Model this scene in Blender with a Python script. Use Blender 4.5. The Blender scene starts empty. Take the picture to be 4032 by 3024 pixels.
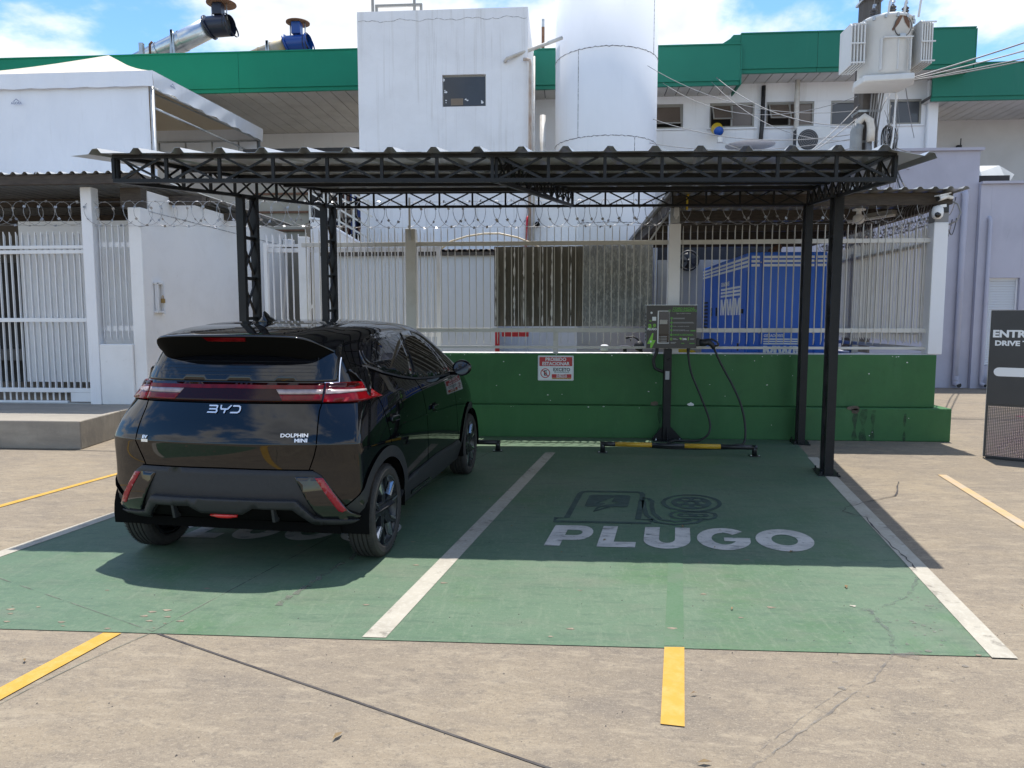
import bpy, bmesh, math, random
from mathutils import Vector, Matrix
from mathutils.bvhtree import BVHTree
from mathutils.geometry import delaunay_2d_cdt
random.seed(7)
R = math.radians
SC = bpy.context.scene
COL = SC.collection

# ------------------------------------------------------------------ camera
cam_data = bpy.data.cameras.new("camera")
cam_data.sensor_width = 36.0
cam_data.lens = 25.45
cam_data.clip_start = 0.05
cam_data.clip_end = 3000
cam = bpy.data.objects.new("camera", cam_data)
COL.objects.link(cam)
cam.location = (0, 0, 1.53)
cam.rotation_euler = (R(90 - 5.22), 0, R(4.2))
SC.camera = cam

# ------------------------------------------------------------------ light
SUN_EL, SUN_AZ = R(76.2), R(12.0)            # azimuth measured from +Y towards +X
world = bpy.data.worlds.new("World")
SC.world = world
world.use_nodes = True
wn, wl = world.node_tree.nodes, world.node_tree.links
wn.clear()
w_out = wn.new("ShaderNodeOutputWorld")
w_bg = wn.new("ShaderNodeBackground")
w_bg.inputs["Strength"].default_value = 0.14
sky = wn.new("ShaderNodeTexSky")
sky.sky_type = 'NISHITA'
sky.sun_disc = False
sky.sun_elevation = SUN_EL
sky.sun_rotation = SUN_AZ
sky.air_density = 1.0
sky.dust_density = 0.4
sky.ozone_density = 2.5
wl.new(w_bg.outputs[0], w_out.inputs[0])

def cloud_layer():
    """fair-weather cumulus: fractal noise on the view direction projected on a high plane, the same all round"""
    tc = wn.new("ShaderNodeTexCoord")
    sep = wn.new("ShaderNodeSeparateXYZ")
    wl.new(tc.outputs["Generated"], sep.inputs[0])
    zc = wn.new("ShaderNodeMath"); zc.operation = 'MAXIMUM'; zc.inputs[1].default_value = 0.02
    wl.new(sep.outputs[2], zc.inputs[0])
    za = wn.new("ShaderNodeMath"); za.operation = 'ADD'; za.inputs[1].default_value = 0.22
    wl.new(zc.outputs[0], za.inputs[0])
    dx = wn.new("ShaderNodeMath"); dx.operation = 'DIVIDE'
    dy = wn.new("ShaderNodeMath"); dy.operation = 'DIVIDE'
    wl.new(sep.outputs[0], dx.inputs[0]); wl.new(za.outputs[0], dx.inputs[1])
    wl.new(sep.outputs[1], dy.inputs[0]); wl.new(za.outputs[0], dy.inputs[1])
    cmb = wn.new("ShaderNodeCombineXYZ")
    wl.new(dx.outputs[0], cmb.inputs[0]); wl.new(dy.outputs[0], cmb.inputs[1])
    mp = wn.new("ShaderNodeMapping")
    mp.inputs["Location"].default_value = CLOUD_SHIFT
    wl.new(cmb.outputs[0], mp.inputs[0])
    n1 = wn.new("ShaderNodeTexNoise")
    n1.inputs["Scale"].default_value = 1.15
    n1.inputs["Detail"].default_value = 9
    n1.inputs["Roughness"].default_value = 0.56
    n1.inputs["Distortion"].default_value = 0.15
    wl.new(mp.outputs[0], n1.inputs["Vector"])
    # the car's paint mirrors a mostly clear sky to the rear: fewer clouds that way
    back = wn.new("ShaderNodeMapRange")
    back.inputs["From Min"].default_value = -0.7; back.inputs["From Max"].default_value = 0.3
    back.inputs["To Min"].default_value = -0.045; back.inputs["To Max"].default_value = 0.0
    wl.new(sep.outputs[1], back.inputs["Value"])
    thin = wn.new("ShaderNodeMath"); thin.operation = 'ADD'
    wl.new(n1.outputs[0], thin.inputs[0]); wl.new(back.outputs[0], thin.inputs[1])
    mask = wn.new("ShaderNodeMapRange")
    mask.inputs["From Min"].default_value = CLOUD_EDGE
    mask.inputs["From Max"].default_value = CLOUD_EDGE + 0.10
    mask.interpolation_type = 'SMOOTHSTEP'
    wl.new(thin.outputs[0], mask.inputs["Value"])
    # thick middles are greyer than the sunlit rims
    body = wn.new("ShaderNodeMapRange")
    body.inputs["From Min"].default_value = CLOUD_EDGE + 0.05
    body.inputs["From Max"].default_value = CLOUD_EDGE + 0.26
    wl.new(thin.outputs[0], body.inputs["Value"])
    n2 = wn.new("ShaderNodeTexNoise")
    n2.inputs["Scale"].default_value = 5.0
    n2.inputs["Detail"].default_value = 6
    wl.new(mp.outputs[0], n2.inputs["Vector"])
    n2r = wn.new("ShaderNodeMapRange")
    n2r.inputs["From Min"].default_value = 0.3; n2r.inputs["From Max"].default_value = 0.7
    n2r.inputs["To Min"].default_value = 0.88; n2r.inputs["To Max"].default_value = 1.08
    wl.new(n2.outputs[0], n2r.inputs["Value"])
    ccol = wn.new("ShaderNodeMix"); ccol.data_type = 'RGBA'
    ccol.inputs[6].default_value = (*CLOUD_LIT, 1)
    ccol.inputs[7].default_value = (*CLOUD_CORE, 1)
    wl.new(body.outputs[0], ccol.inputs[0])
    cmul = wn.new("ShaderNodeVectorMath"); cmul.operation = 'SCALE'
    wl.new(ccol.outputs[2], cmul.inputs[0]); wl.new(n2r.outputs[0], cmul.inputs["Scale"])
    mix = wn.new("ShaderNodeMix"); mix.data_type = 'RGBA'
    wl.new(mask.outputs[0], mix.inputs[0])
    hs = wn.new("ShaderNodeHueSaturation")
    hs.inputs["Saturation"].default_value = 1.22; hs.inputs["Value"].default_value = 0.86
    wl.new(sky.outputs[0], hs.inputs["Color"])
    wl.new(hs.outputs[0], mix.inputs[6])
    wl.new(cmul.outputs[0], mix.inputs[7])
    wl.new(mix.outputs[2], w_bg.inputs["Color"])

CLOUD_SHIFT = (1.6, 0.8, 0.0)
CLOUD_EDGE = 0.44
CLOUD_LIT = (4.3, 4.4, 4.55)
CLOUD_CORE = (2.2, 2.4, 2.75)
cloud_layer()

sun_data = bpy.data.lights.new("sun", 'SUN')
sun_data.energy = 2.95
sun_data.angle = R(0.55)
sun_data.color = (1.0, 0.955, 0.89)
sun = bpy.data.objects.new("sun", sun_data)
COL.objects.link(sun)
sun_dir = Vector((math.sin(SUN_AZ) * math.cos(SUN_EL), math.cos(SUN_AZ) * math.cos(SUN_EL), math.sin(SUN_EL)))
sun.rotation_euler = sun_dir.to_track_quat('Z', 'Y').to_euler()
sun.location = (0, 0, 40)

vs = SC.view_settings
vs.view_transform = 'Standard'
vs.look = 'None'
vs.gamma = 1.0
vs.use_curve_mapping = False
vs.exposure = 1.08
SC.cycles.max_bounces = 8
SC.cycles.diffuse_bounces = 4
SC.cycles.glossy_bounces = 4
SC.cycles.transmission_bounces = 6
SC.cycles.use_denoising = True

# ------------------------------------------------------------------ materials
def _nodes(name):
    m = bpy.data.materials.new(name)
    m.use_nodes = True
    nt = m.node_tree
    return m, nt, nt.nodes, nt.links, nt.nodes["Principled BSDF"]

def mat(name, c1, c2=None, scale=4.0, rough=0.6, metal=0.0, bump=0.0, bscale=60.0, stretch=(1, 1, 1),
        lo=0.35, hi=0.65, c3=None, scale3=1.0, lo3=0.5, hi3=0.7, coat=0.0, spec=0.5, rvar=0.0, detail=6, emit=None):
    m, nt, N, L, b = _nodes(name)
    b.inputs["Roughness"].default_value = rough
    b.inputs["Metallic"].default_value = metal
    b.inputs["Specular IOR Level"].default_value = spec
    if coat:
        b.inputs["Coat Weight"].default_value = coat
        b.inputs["Coat Roughness"].default_value = 0.02
    b.inputs["Base Color"].default_value = (*c1, 1)
    if emit:
        b.inputs["Emission Color"].default_value = (*emit[0], 1)
        b.inputs["Emission Strength"].default_value = emit[1]
    geo = N.new("ShaderNodeNewGeometry")
    mp = N.new("ShaderNodeMapping")
    mp.inputs["Scale"].default_value = stretch
    L.new(geo.outputs["Position"], mp.inputs[0])
    if c2:
        n = N.new("ShaderNodeTexNoise")
        n.inputs["Scale"].default_value = scale
        n.inputs["Detail"].default_value = detail
        n.inputs["Roughness"].default_value = 0.62
        L.new(mp.outputs[0], n.inputs["Vector"])
        mr = N.new("ShaderNodeMapRange")
        mr.inputs["From Min"].default_value = lo; mr.inputs["From Max"].default_value = hi
        L.new(n.outputs[0], mr.inputs["Value"])
        mx = N.new("ShaderNodeMix"); mx.data_type = 'RGBA'
        mx.inputs[6].default_value = (*c1, 1); mx.inputs[7].default_value = (*c2, 1)
        L.new(mr.outputs[0], mx.inputs[0])
        out = mx.outputs[2]
        if c3:
            n3 = N.new("ShaderNodeTexNoise")
            n3.inputs["Scale"].default_value = scale3
            n3.inputs["Detail"].default_value = 8
            n3.inputs["Roughness"].default_value = 0.7
            L.new(mp.outputs[0], n3.inputs["Vector"])
            m3 = N.new("ShaderNodeMapRange")
            m3.inputs["From Min"].default_value = lo3; m3.inputs["From Max"].default_value = hi3
            L.new(n3.outputs[0], m3.inputs["Value"])
            x3 = N.new("ShaderNodeMix"); x3.data_type = 'RGBA'
            L.new(out, x3.inputs[6]); x3.inputs[7].default_value = (*c3, 1)
            L.new(m3.outputs[0], x3.inputs[0])
            out = x3.outputs[2]
        L.new(out, b.inputs["Base Color"])
        if rvar:
            rr = N.new("ShaderNodeMapRange")
            rr.inputs["To Min"].default_value = rough - rvar; rr.inputs["To Max"].default_value = rough + rvar
            L.new(n.outputs[0], rr.inputs["Value"])
            L.new(rr.outputs[0], b.inputs["Roughness"])
    if bump:
        nb = N.new("ShaderNodeTexNoise")
        nb.inputs["Scale"].default_value = bscale
        nb.inputs["Detail"].default_value = 5
        L.new(geo.outputs["Position"], nb.inputs["Vector"])
        bp = N.new("ShaderNodeBump")
        bp.inputs["Strength"].default_value = bump
        bp.inputs["Distance"].default_value = 0.01
        L.new(nb.outputs[0], bp.inputs["Height"])
        L.new(bp.outputs[0], b.inputs["Normal"])
    return m

def layered(name, base, layers, rough=0.85, bump=0.15, bscale=120.0, spec=0.3):
    """base colour with any number of (colour, scale, low, high, stretch, weight) noise layers on top"""
    m, nt, N, L, b = _nodes(name)
    b.inputs["Roughness"].default_value = rough
    b.inputs["Specular IOR Level"].default_value = spec
    geo = N.new("ShaderNodeNewGeometry")
    rgb = N.new("ShaderNodeRGB"); rgb.outputs[0].default_value = (*base, 1)
    out = rgb.outputs[0]
    for i, (c, sc, lo, hi, st, wt) in enumerate(layers):
        mp = N.new("ShaderNodeMapping")
        mp.inputs["Scale"].default_value = st if len(st) == 3 else st[:3]
        if len(st) == 4:
            mp.inputs["Rotation"].default_value = (0, 0, st[3])
        mp.inputs["Location"].default_value = (i * 3.7, i * 1.9, i * 0.7)
        L.new(geo.outputs["Position"], mp.inputs[0])
        n = N.new("ShaderNodeTexNoise")
        n.inputs["Scale"].default_value = sc
        n.inputs["Detail"].default_value = 8
        n.inputs["Roughness"].default_value = 0.65
        n.inputs["Distortion"].default_value = 0.25
        L.new(mp.outputs[0], n.inputs["Vector"])
        mr = N.new("ShaderNodeMapRange")
        mr.inputs["From Min"].default_value = lo; mr.inputs["From Max"].default_value = hi
        mr.inputs["To Max"].default_value = wt
        L.new(n.outputs[0], mr.inputs["Value"])
        mx = N.new("ShaderNodeMix"); mx.data_type = 'RGBA'
        L.new(mr.outputs[0], mx.inputs[0])
        L.new(out, mx.inputs[6]); mx.inputs[7].default_value = (*c, 1)
        out = mx.outputs[2]
    L.new(out, b.inputs["Base Color"])
    if bump:
        nb = N.new("ShaderNodeTexNoise")
        nb.inputs["Scale"].default_value = bscale
        nb.inputs["Detail"].default_value = 6
        L.new(geo.outputs["Position"], nb.inputs["Vector"])
        bp = N.new("ShaderNodeBump")
        bp.inputs["Strength"].default_value = bump
        bp.inputs["Distance"].default_value = 0.006
        L.new(nb.outputs[0], bp.inputs["Height"])
        L.new(bp.outputs[0], b.inputs["Normal"])
    return m

M = {}
M['concrete'] = layered("concrete", (0.222, 0.182, 0.134), [
    ((0.165, 0.138, 0.108), 0.45, 0.40, 0.66, (1, 1, 1), 0.8),
    ((0.275, 0.222, 0.150), 0.8, 0.48, 0.70, (1, 1, 1), 0.75),
    ((0.150, 0.127, 0.104), 2.3, 0.48, 0.70, (1.0, 2.2, 1, 0.4), 0.65),
    ((0.305, 0.255, 0.185), 5.5, 0.50, 0.68, (1.0, 3.0, 1, -0.3), 0.7),
    ((0.120, 0.102, 0.085), 14.0, 0.53, 0.70, (1, 1.6, 1), 0.65),
    ((0.320, 0.270, 0.200), 32.0, 0.54, 0.68, (1, 2.0, 1, 0.6), 0.65),
    ((0.115, 0.100, 0.082), 70.0, 0.53, 0.68, (1, 1, 1), 0.65),
    ((0.350, 0.300, 0.225), 150.0, 0.52, 0.68, (1, 1, 1), 0.6),
    ((0.075, 0.067, 0.060), 8.0, 0.68, 0.76, (1, 1, 1), 0.65)], rough=0.88, bump=0.4, bscale=140)
M['green_floor'] = layered("green_floor_paint", (0.077, 0.136, 0.081), [
    ((0.122, 0.175, 0.114), 0.7, 0.38, 0.66, (1, 1, 1), 0.9),
    ((0.047, 0.125, 0.043), 1.2, 0.52, 0.72, (1, 1, 1), 0.7),
    ((0.122, 0.143, 0.103), 1.9, 0.48, 0.72, (1.0, 2.2, 1, 0.5), 0.7),
    ((0.054, 0.099, 0.065), 4.5, 0.50, 0.70, (1.0, 4.5, 1, -0.5), 0.65),
    ((0.156, 0.199, 0.135), 7.0, 0.54, 0.74, (4.0, 0.7, 1, 0.6), 0.5),
    ((0.161, 0.205, 0.137), 34.0, 0.52, 0.72, (1, 1, 1), 0.55),
    ((0.047, 0.084, 0.051), 130.0, 0.52, 0.72, (1, 1, 1), 0.6),
    ((0.218, 0.216, 0.139), 5.5, 0.735, 0.745, (1.0, 1.6, 1), 0.9)], rough=0.62, bump=0.15, bscale=150, spec=0.4)
M['ghost_green'] = layered("green_floor_paint_over_line", (0.065, 0.136, 0.068), [
    ((0.112, 0.172, 0.112), 0.9, 0.36, 0.64, (1, 1, 1), 0.9),
    ((0.123, 0.148, 0.112), 1.9, 0.48, 0.72, (1.0, 2.2, 1, 0.5), 0.6),
    ((0.042, 0.115, 0.045), 40.0, 0.5, 0.72, (1, 1, 1), 0.5)], rough=0.6, bump=0.12)
M['line_white'] = layered("worn_white_line_paint", (0.408, 0.378, 0.312), [
    ((0.310, 0.282, 0.231), 2.6, 0.42, 0.66, (1, 1, 1), 0.85),
    ((0.155, 0.137, 0.114), 9.0, 0.57, 0.68, (1, 1, 1), 0.75),
    ((0.507, 0.480, 0.417), 40.0, 0.5, 0.7, (1, 1, 1), 0.5)], rough=0.75, bump=0.15)
M['word_white'] = layered("worn_white_lettering_paint", (0.52, 0.49, 0.44), [
    ((0.36, 0.34, 0.31), 3.5, 0.42, 0.64, (1, 1, 1), 0.9),
    ((0.15, 0.15, 0.14), 7.0, 0.55, 0.68, (1.0, 2.5, 1, 0.4), 0.85),
    ((0.12, 0.18, 0.13), 24.0, 0.60, 0.68, (1, 1, 1), 0.8)], rough=0.75, bump=0.12)
M['line_yellow'] = layered("yellow_line_paint", (0.464, 0.275, 0.047), [
    ((0.509, 0.337, 0.108), 14.0, 0.45, 0.7, (1, 1, 1), 0.8),
    ((0.299, 0.206, 0.076), 90.0, 0.58, 0.75, (1, 1, 1), 0.6)], rough=0.8, bump=0.3)
M['line_orange'] = layered("faded_orange_line_paint", (0.47, 0.32, 0.16), [
    ((0.38, 0.33, 0.26), 6.0, 0.42, 0.62, (1, 1, 1), 0.85)], rough=0.8, bump=0.2)
M['icon_dark'] = mat("dark_icon_paint", (0.025, 0.045, 0.040), (0.05, 0.085, 0.07), scale=9, rough=0.7)
M['joint'] = mat("slab_joint_filler", (0.03, 0.026, 0.03), (0.09, 0.08, 0.07), scale=8, rough=0.9)
M['faint_joint'] = mat("painted_over_joint", (0.09, 0.10, 0.085), (0.16, 0.17, 0.13), scale=8, rough=0.9)
M['stain'] = mat("water_stain", (0.135, 0.125, 0.115), (0.22, 0.20, 0.175), scale=8, rough=0.8)
M['stain_g'] = mat("water_stain_on_paint", (0.10, 0.115, 0.105), (0.15, 0.19, 0.15), scale=8, rough=0.8)
def see_through(m, scale, lo, hi, most):
    """soft ragged edges: the stain lets the floor show through"""
    nt = m.node_tree; N, L = nt.nodes, nt.links
    b = N["Principled BSDF"]
    geo = N.new("ShaderNodeNewGeometry"); n = N.new("ShaderNodeTexNoise")
    n.inputs["Scale"].default_value = scale; n.inputs["Detail"].default_value = 6
    L.new(geo.outputs["Position"], n.inputs["Vector"])
    mr = N.new("ShaderNodeMapRange")
    mr.inputs["From Min"].default_value = lo; mr.inputs["From Max"].default_value = hi; mr.inputs["To Max"].default_value = most
    L.new(n.outputs[0], mr.inputs["Value"]); L.new(mr.outputs[0], b.inputs["Alpha"])
see_through(M['stain'], 14, .36, .60, .62)
see_through(M['stain_g'], 14, .38, .62, .60)
see_through(M['faint_joint'], 9, .34, .56, .75)
M['tyre_mark'] = mat('rubber_tyre_mark', (0.03, 0.03, 0.03), rough=.8)
see_through(M['tyre_mark'], 5, .40, .72, .34)
M['damp'] = mat('damp_wall_streak', (0.02, 0.045, 0.028), rough=.5)
see_through(M['damp'], 9, .36, .62, .55)
M['wall_green'] = layered("dark_green_wall_paint", (0.042, 0.144, 0.048), [
    ((0.035, 0.111, 0.041), 1.6, 0.45, 0.7, (1, 1, 1), 0.8),
    ((0.061, 0.166, 0.067), 2.0, 0.52, 0.75, (2.0, 2.0, 0.5), 0.6),
    ((0.029, 0.085, 0.036), 14.0, 0.6, 0.75, (1, 1, 1), 0.4)], rough=0.6, bump=0.2, bscale=60, spec=0.35)
M['white_wall'] = layered("white_rendered_wall", (0.81, 0.815, 0.83), [
    ((0.74, 0.745, 0.76), 0.8, 0.45, 0.7, (1, 1, 1), 0.7),
    ((0.58, 0.575, 0.56), 3.0, 0.56, 0.78, (2.5, 2.5, 0.16), 0.6),
    ((0.80, 0.80, 0.81), 30.0, 0.5, 0.7, (1, 1, 1), 0.4)], rough=0.85, bump=0.2, bscale=80)
M['stained_wall'] = layered("stained_white_wall", (0.82, 0.825, 0.84), [
    ((0.72, 0.72, 0.73), 1.2, 0.40, 0.7, (1, 1, 1), 0.8),
    ((0.50, 0.48, 0.44), 3.0, 0.54, 0.80, (3.0, 3.0, 0.10), 0.75),
    ((0.43, 0.41, 0.38), 7.0, 0.62, 0.80, (2.0, 2.0, 0.06), 0.55),
    ((0.82, 0.82, 0.82), 30.0, 0.5, 0.7, (1, 1, 1), 0.4)], rough=0.85, bump=0.25, bscale=60)
M['tank_white'] = layered("white_tank_paint", (0.80, 0.82, 0.85), [
    ((0.72, 0.745, 0.78), 0.7, 0.42, 0.7, (1, 1, 0.5), 0.8),
    ((0.68, 0.69, 0.70), 4.0, 0.58, 0.8, (2.0, 2.0, 0.1), 0.5)], rough=0.55, bump=0.05)
M['seam_dark'] = mat("weathered_seam", (0.13, 0.13, 0.14), (0.55, 0.56, 0.58), scale=22, rough=0.9, lo=0.42, hi=0.6)
M['grey_wall'] = layered("grey_white_wall", (0.56, 0.575, 0.58), [
    ((0.50, 0.515, 0.52), 0.9, 0.42, 0.7, (1, 1, 1), 0.8),
    ((0.62, 0.63, 0.635), 6.0, 0.52, 0.75, (1, 1, 1), 0.5)], rough=0.85, bump=0.15)
M['dirty_white'] = layered("dirty_white_plaster", (0.80, 0.795, 0.785), [
    ((0.71, 0.70, 0.685), 1.4, 0.45, 0.72, (1, 1, 1), 0.8),
    ((0.48, 0.46, 0.43), 9.0, 0.64, 0.78, (1, 1, 0.6), 0.5),
    ((0.78, 0.775, 0.76), 30.0, 0.5, 0.7, (1, 1, 1), 0.4)], rough=0.85, bump=0.3)
M['fascia'] = layered("green_fascia_panel", (0.003, 0.209, 0.119), [
    ((0.003, 0.177, 0.101), 0.7, 0.42, 0.7, (1, 1, 1), 0.7),
    ((0.014, 0.231, 0.145), 3.0, 0.58, 0.8, (2, 2, 0.3), 0.4)], rough=0.5, bump=0.0, spec=0.25)
M['fascia_faded'] = layered("faded_green_fascia_panel", (0.013, 0.170, 0.112), [
    ((0.011, 0.145, 0.098), 0.7, 0.42, 0.7, (1, 1, 1), 0.7),
    ((0.051, 0.202, 0.151), 3.0, 0.58, 0.8, (2, 2, 0.3), 0.35)], rough=0.5, bump=0.0)
M['soffit'] = layered("soffit_lining", (0.55, 0.53, 0.49), [
    ((0.40, 0.38, 0.345), 1.6, 0.45, 0.75, (1, 1, 1), 0.8),
    ((0.26, 0.24, 0.22), 4.0, 0.62, 0.8, (1, 1, 1), 0.5)], rough=0.7, bump=0.0)
M['purple'] = layered("grey_lilac_wall_paint", (0.45, 0.45, 0.525), [
    ((0.38, 0.38, 0.45), 0.8, 0.42, 0.7, (1, 1, 1), 0.8),
    ((0.50, 0.50, 0.57), 3.0, 0.55, 0.78, (1.5, 1.5, 0.4), 0.5),
    ((0.30, 0.30, 0.36), 8.0, 0.62, 0.8, (1, 1, 0.3), 0.4)], rough=0.85, bump=0.2)
M['white_steel'] = layered("white_gloss_steel_paint", (0.74, 0.745, 0.75), [
    ((0.64, 0.64, 0.635), 3.0, 0.45, 0.72, (1, 1, 1), 0.7),
    ((0.42, 0.34, 0.26), 18.0, 0.68, 0.78, (1, 1, 0.5), 0.5)], rough=0.4, bump=0.0, spec=0.5)
M['cream_steel'] = layered("aged_cream_steel_paint", (0.60, 0.585, 0.54), [
    ((0.50, 0.475, 0.42), 3.0, 0.45, 0.72, (1, 1, 1), 0.8),
    ((0.36, 0.29, 0.22), 14.0, 0.64, 0.78, (1, 1, 0.5), 0.6)], rough=0.5, bump=0.0, spec=0.45)
M['black_steel'] = mat("black_satin_steel_paint", (0.009, 0.010, 0.012), (0.014, 0.015, 0.017), scale=9, rough=0.42, bump=0.05, bscale=40, spec=0.28)
M['galv_sheet'] = mat("galvanised_roof_sheet", (0.56, 0.57, 0.58), (0.46, 0.47, 0.48), scale=2.0, rough=0.32, metal=0.65)
M['galv_spangle'] = None
M['steel_pipe'] = mat("galvanised_steel", (0.50, 0.52, 0.53), (0.38, 0.40, 0.41), scale=6, rough=0.35, metal=0.75)
M['wire'] = mat("razor_wire_steel", (0.42, 0.42, 0.43), (0.26, 0.26, 0.26), scale=30, rough=0.4, metal=0.7)
M['asbestos'] = layered("weathered_fibre_cement", (0.15, 0.137, 0.112), [
    ((0.105, 0.095, 0.08), 2.0, 0.42, 0.7, (1, 1, 1), 0.8),
    ((0.40, 0.39, 0.355), 4.5, 0.60, 0.66, (4.0, 4.0, 0.35), 0.8),
    ((0.17, 0.155, 0.13), 12.0, 0.52, 0.75, (1, 1, 0.5), 0.5)], rough=0.9, bump=0.2)
M['roof_tile'] = layered("old_clay_tile", (0.16, 0.115, 0.09), [
    ((0.09, 0.075, 0.065), 5.0, 0.45, 0.7, (1, 1, 1), 0.8)], rough=0.9, bump=0.2)
M['dark_wood'] = mat("dark_stained_timber", (0.045, 0.036, 0.030), (0.08, 0.065, 0.052), scale=8, rough=0.8, stretch=(1, 1, 6))
M['dim_grey'] = mat("dim_grey_wall", (0.15, 0.14, 0.135), (0.11, 0.105, 0.10), scale=2, rough=0.9)
M['interior'] = mat("interior_shade_colour", (0.022, 0.021, 0.022), (0.04, 0.038, 0.036), scale=2, rough=0.9)  # near-black base colour stands in for shade inside openings and recesses
M['tent_white'] = layered("white_tarpaulin", (0.74, 0.76, 0.80), [
    ((0.66, 0.68, 0.72), 1.2, 0.42, 0.7, (1, 1, 0.5), 0.7),
    ((0.58, 0.59, 0.60), 5.0, 0.58, 0.8, (3, 3, 0.3), 0.4)], rough=0.45, bump=0.0, spec=0.4)
M['tent_cream'] = mat("cream_tarpaulin", (0.602, 0.508, 0.370), (0.636, 0.558, 0.429), scale=1.5, rough=0.5)  # cream colour, used on the tent top only
M['print_blue'] = mat("faded_blue_print", (0.25, 0.28, 0.38), rough=0.6)
M['pale_pipe'] = mat("painted_pvc_pipe", (0.66, 0.64, 0.60), (0.50, 0.46, 0.40), scale=6, rough=0.5)
M['rust_pipe'] = mat("rust_stained_pipe", (0.34, 0.22, 0.16), (0.55, 0.50, 0.44), scale=7, rough=0.7, stretch=(1, 1, 0.4))
M['red_paint'] = mat("red_pipe_paint", (0.55, 0.012, 0.028), (0.42, 0.01, 0.02), scale=6, rough=0.4)
M['glass_dark'] = mat("dark_window_glass", (0.020, 0.025, 0.032), (0.03, 0.036, 0.045), scale=1.5, rough=0.08, spec=0.6)
M['glass_brown'] = mat("brown_tinted_glass", (0.10, 0.075, 0.058), (0.13, 0.10, 0.08), scale=1.5, rough=0.15, spec=0.6)
M['alu_frame'] = mat("bronze_grey_aluminium", (0.30, 0.285, 0.255), rough=0.45, metal=0.3)
M['paint_fleck'] = mat("white_paint_flecks", (0.72, 0.73, 0.74), rough=0.8)
M['carton'] = mat("cardboard_carton", (0.20, 0.16, 0.12), rough=0.9)
M['ac_white'] = mat("off_white_enamel", (0.66, 0.66, 0.63), (0.60, 0.60, 0.57), scale=3, rough=0.45)
M['ac_grille'] = mat("dark_fan_grille", (0.06, 0.06, 0.062), rough=0.6)
M['transformer'] = layered("transformer_enamel", (0.66, 0.67, 0.66), [
    ((0.56, 0.565, 0.56), 1.6, 0.42, 0.7, (1, 1, 0.6), 0.8),
    ((0.34, 0.30, 0.25), 8.0, 0.66, 0.78, (2, 2, 0.5), 0.5)], rough=0.45, bump=0.0)
M['ceramic'] = mat("brown_glazed_porcelain", (0.055, 0.05, 0.05), (0.09, 0.08, 0.075), scale=9, rough=0.25)
M['pole'] = layered("weathered_pole_concrete", (0.095, 0.085, 0.078), [
    ((0.16, 0.15, 0.14), 3.0, 0.45, 0.72, (2, 2, 0.4), 0.7),
    ((0.05, 0.045, 0.042), 8.0, 0.55, 0.75, (2, 2, 0.3), 0.6)], rough=0.9, bump=0.3)
M['cable'] = mat("black_cable_sheath", (0.022, 0.022, 0.024), rough=0.5)
M['cable_grey'] = mat("grey_cable_sheath", (0.24, 0.24, 0.245), rough=0.5)
M['conduit_grey'] = mat("grey_conduit", (0.26, 0.28, 0.29), (0.20, 0.21, 0.22), scale=5, rough=0.5)
M['copper_hose'] = mat("tan_hose", (0.62, 0.48, 0.29), (0.70, 0.60, 0.44), scale=6, rough=0.4)
M['gen_blue'] = layered("generator_blue_enamel", (0.008, 0.126, 0.624), [
    ((0.007, 0.106, 0.528), 1.2, 0.42, 0.7, (1, 1, 1), 0.7)], rough=0.35, bump=0.0, spec=0.5)
M['print_white'] = mat("white_vinyl_print", (0.78, 0.79, 0.80), rough=0.45)
M['cabinet'] = mat("charcoal_cabinet_vinyl", (0.035, 0.033, 0.034), (0.045, 0.042, 0.042), scale=4, rough=0.35)
M['cab_side'] = mat("grey_cabinet_enamel", (0.36, 0.37, 0.38), rough=0.45)
M['lime'] = mat("lime_green_vinyl", (0.22, 0.58, 0.05), rough=0.45)
M['lime_dim'] = mat("green_vinyl", (0.10, 0.33, 0.05), rough=0.45)
M['screen'] = mat("unlit_screen_glass", (0.008, 0.008, 0.009), rough=0.06, spec=0.6)
M['screen_strip'] = mat("grey_label", (0.40, 0.39, 0.36), rough=0.5)
M['grey_print'] = mat("grey_vinyl_print", (0.36, 0.36, 0.36), rough=0.5)
M['rubber'] = mat("black_rubber", (0.014, 0.014, 0.015), (0.02, 0.02, 0.021), scale=20, rough=0.55)
M['plastic_black'] = mat("black_moulded_plastic", (0.018, 0.018, 0.020), rough=0.45)
M['stop_black'] = mat("black_pipe_paint", (0.014, 0.015, 0.017), rough=0.35)
M['stop_yellow'] = mat("yellow_pipe_paint", (0.55, 0.33, 0.02), (0.48, 0.28, 0.018), scale=8, rough=0.4)
M['sign_white'] = mat("white_sign_enamel", (0.74, 0.77, 0.80), rough=0.35)
M['sign_red'] = mat("sign_red", (0.48, 0.032, 0.038), rough=0.4)
M['sign_black'] = mat("sign_black", (0.018, 0.018, 0.02), rough=0.4)
M['sign_yellow'] = mat("sign_yellow", (0.62, 0.36, 0.06), rough=0.4)
M['sign_teal'] = mat("sign_dark_teal", (0.06, 0.13, 0.16), rough=0.4)
M['totem'] = mat("totem_charcoal", (0.034, 0.035, 0.038), (0.040, 0.041, 0.044), scale=5, rough=0.4)
M['totem_glow'] = layered("violet_glow_panel", (0.46, 0.32, 0.52), [  # violet and pale patches stand in for light seen through the mesh
    ((0.78, 0.70, 0.80), 1.8, 0.45, 0.65, (1, 1, 1), 0.9)], rough=0.5, bump=0.0)
M['cam_white'] = mat("white_camera_shell", (0.78, 0.79, 0.80), rough=0.3)
M['lamp_white'] = mat("white_lamp_glass", (0.70, 0.68, 0.66), rough=0.35)
M['brass'] = mat("brass_padlock", (0.42, 0.28, 0.10), rough=0.4, metal=0.8)
M['louvre'] = mat("white_louvre_enamel", (0.74, 0.76, 0.79), rough=0.4)
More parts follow.
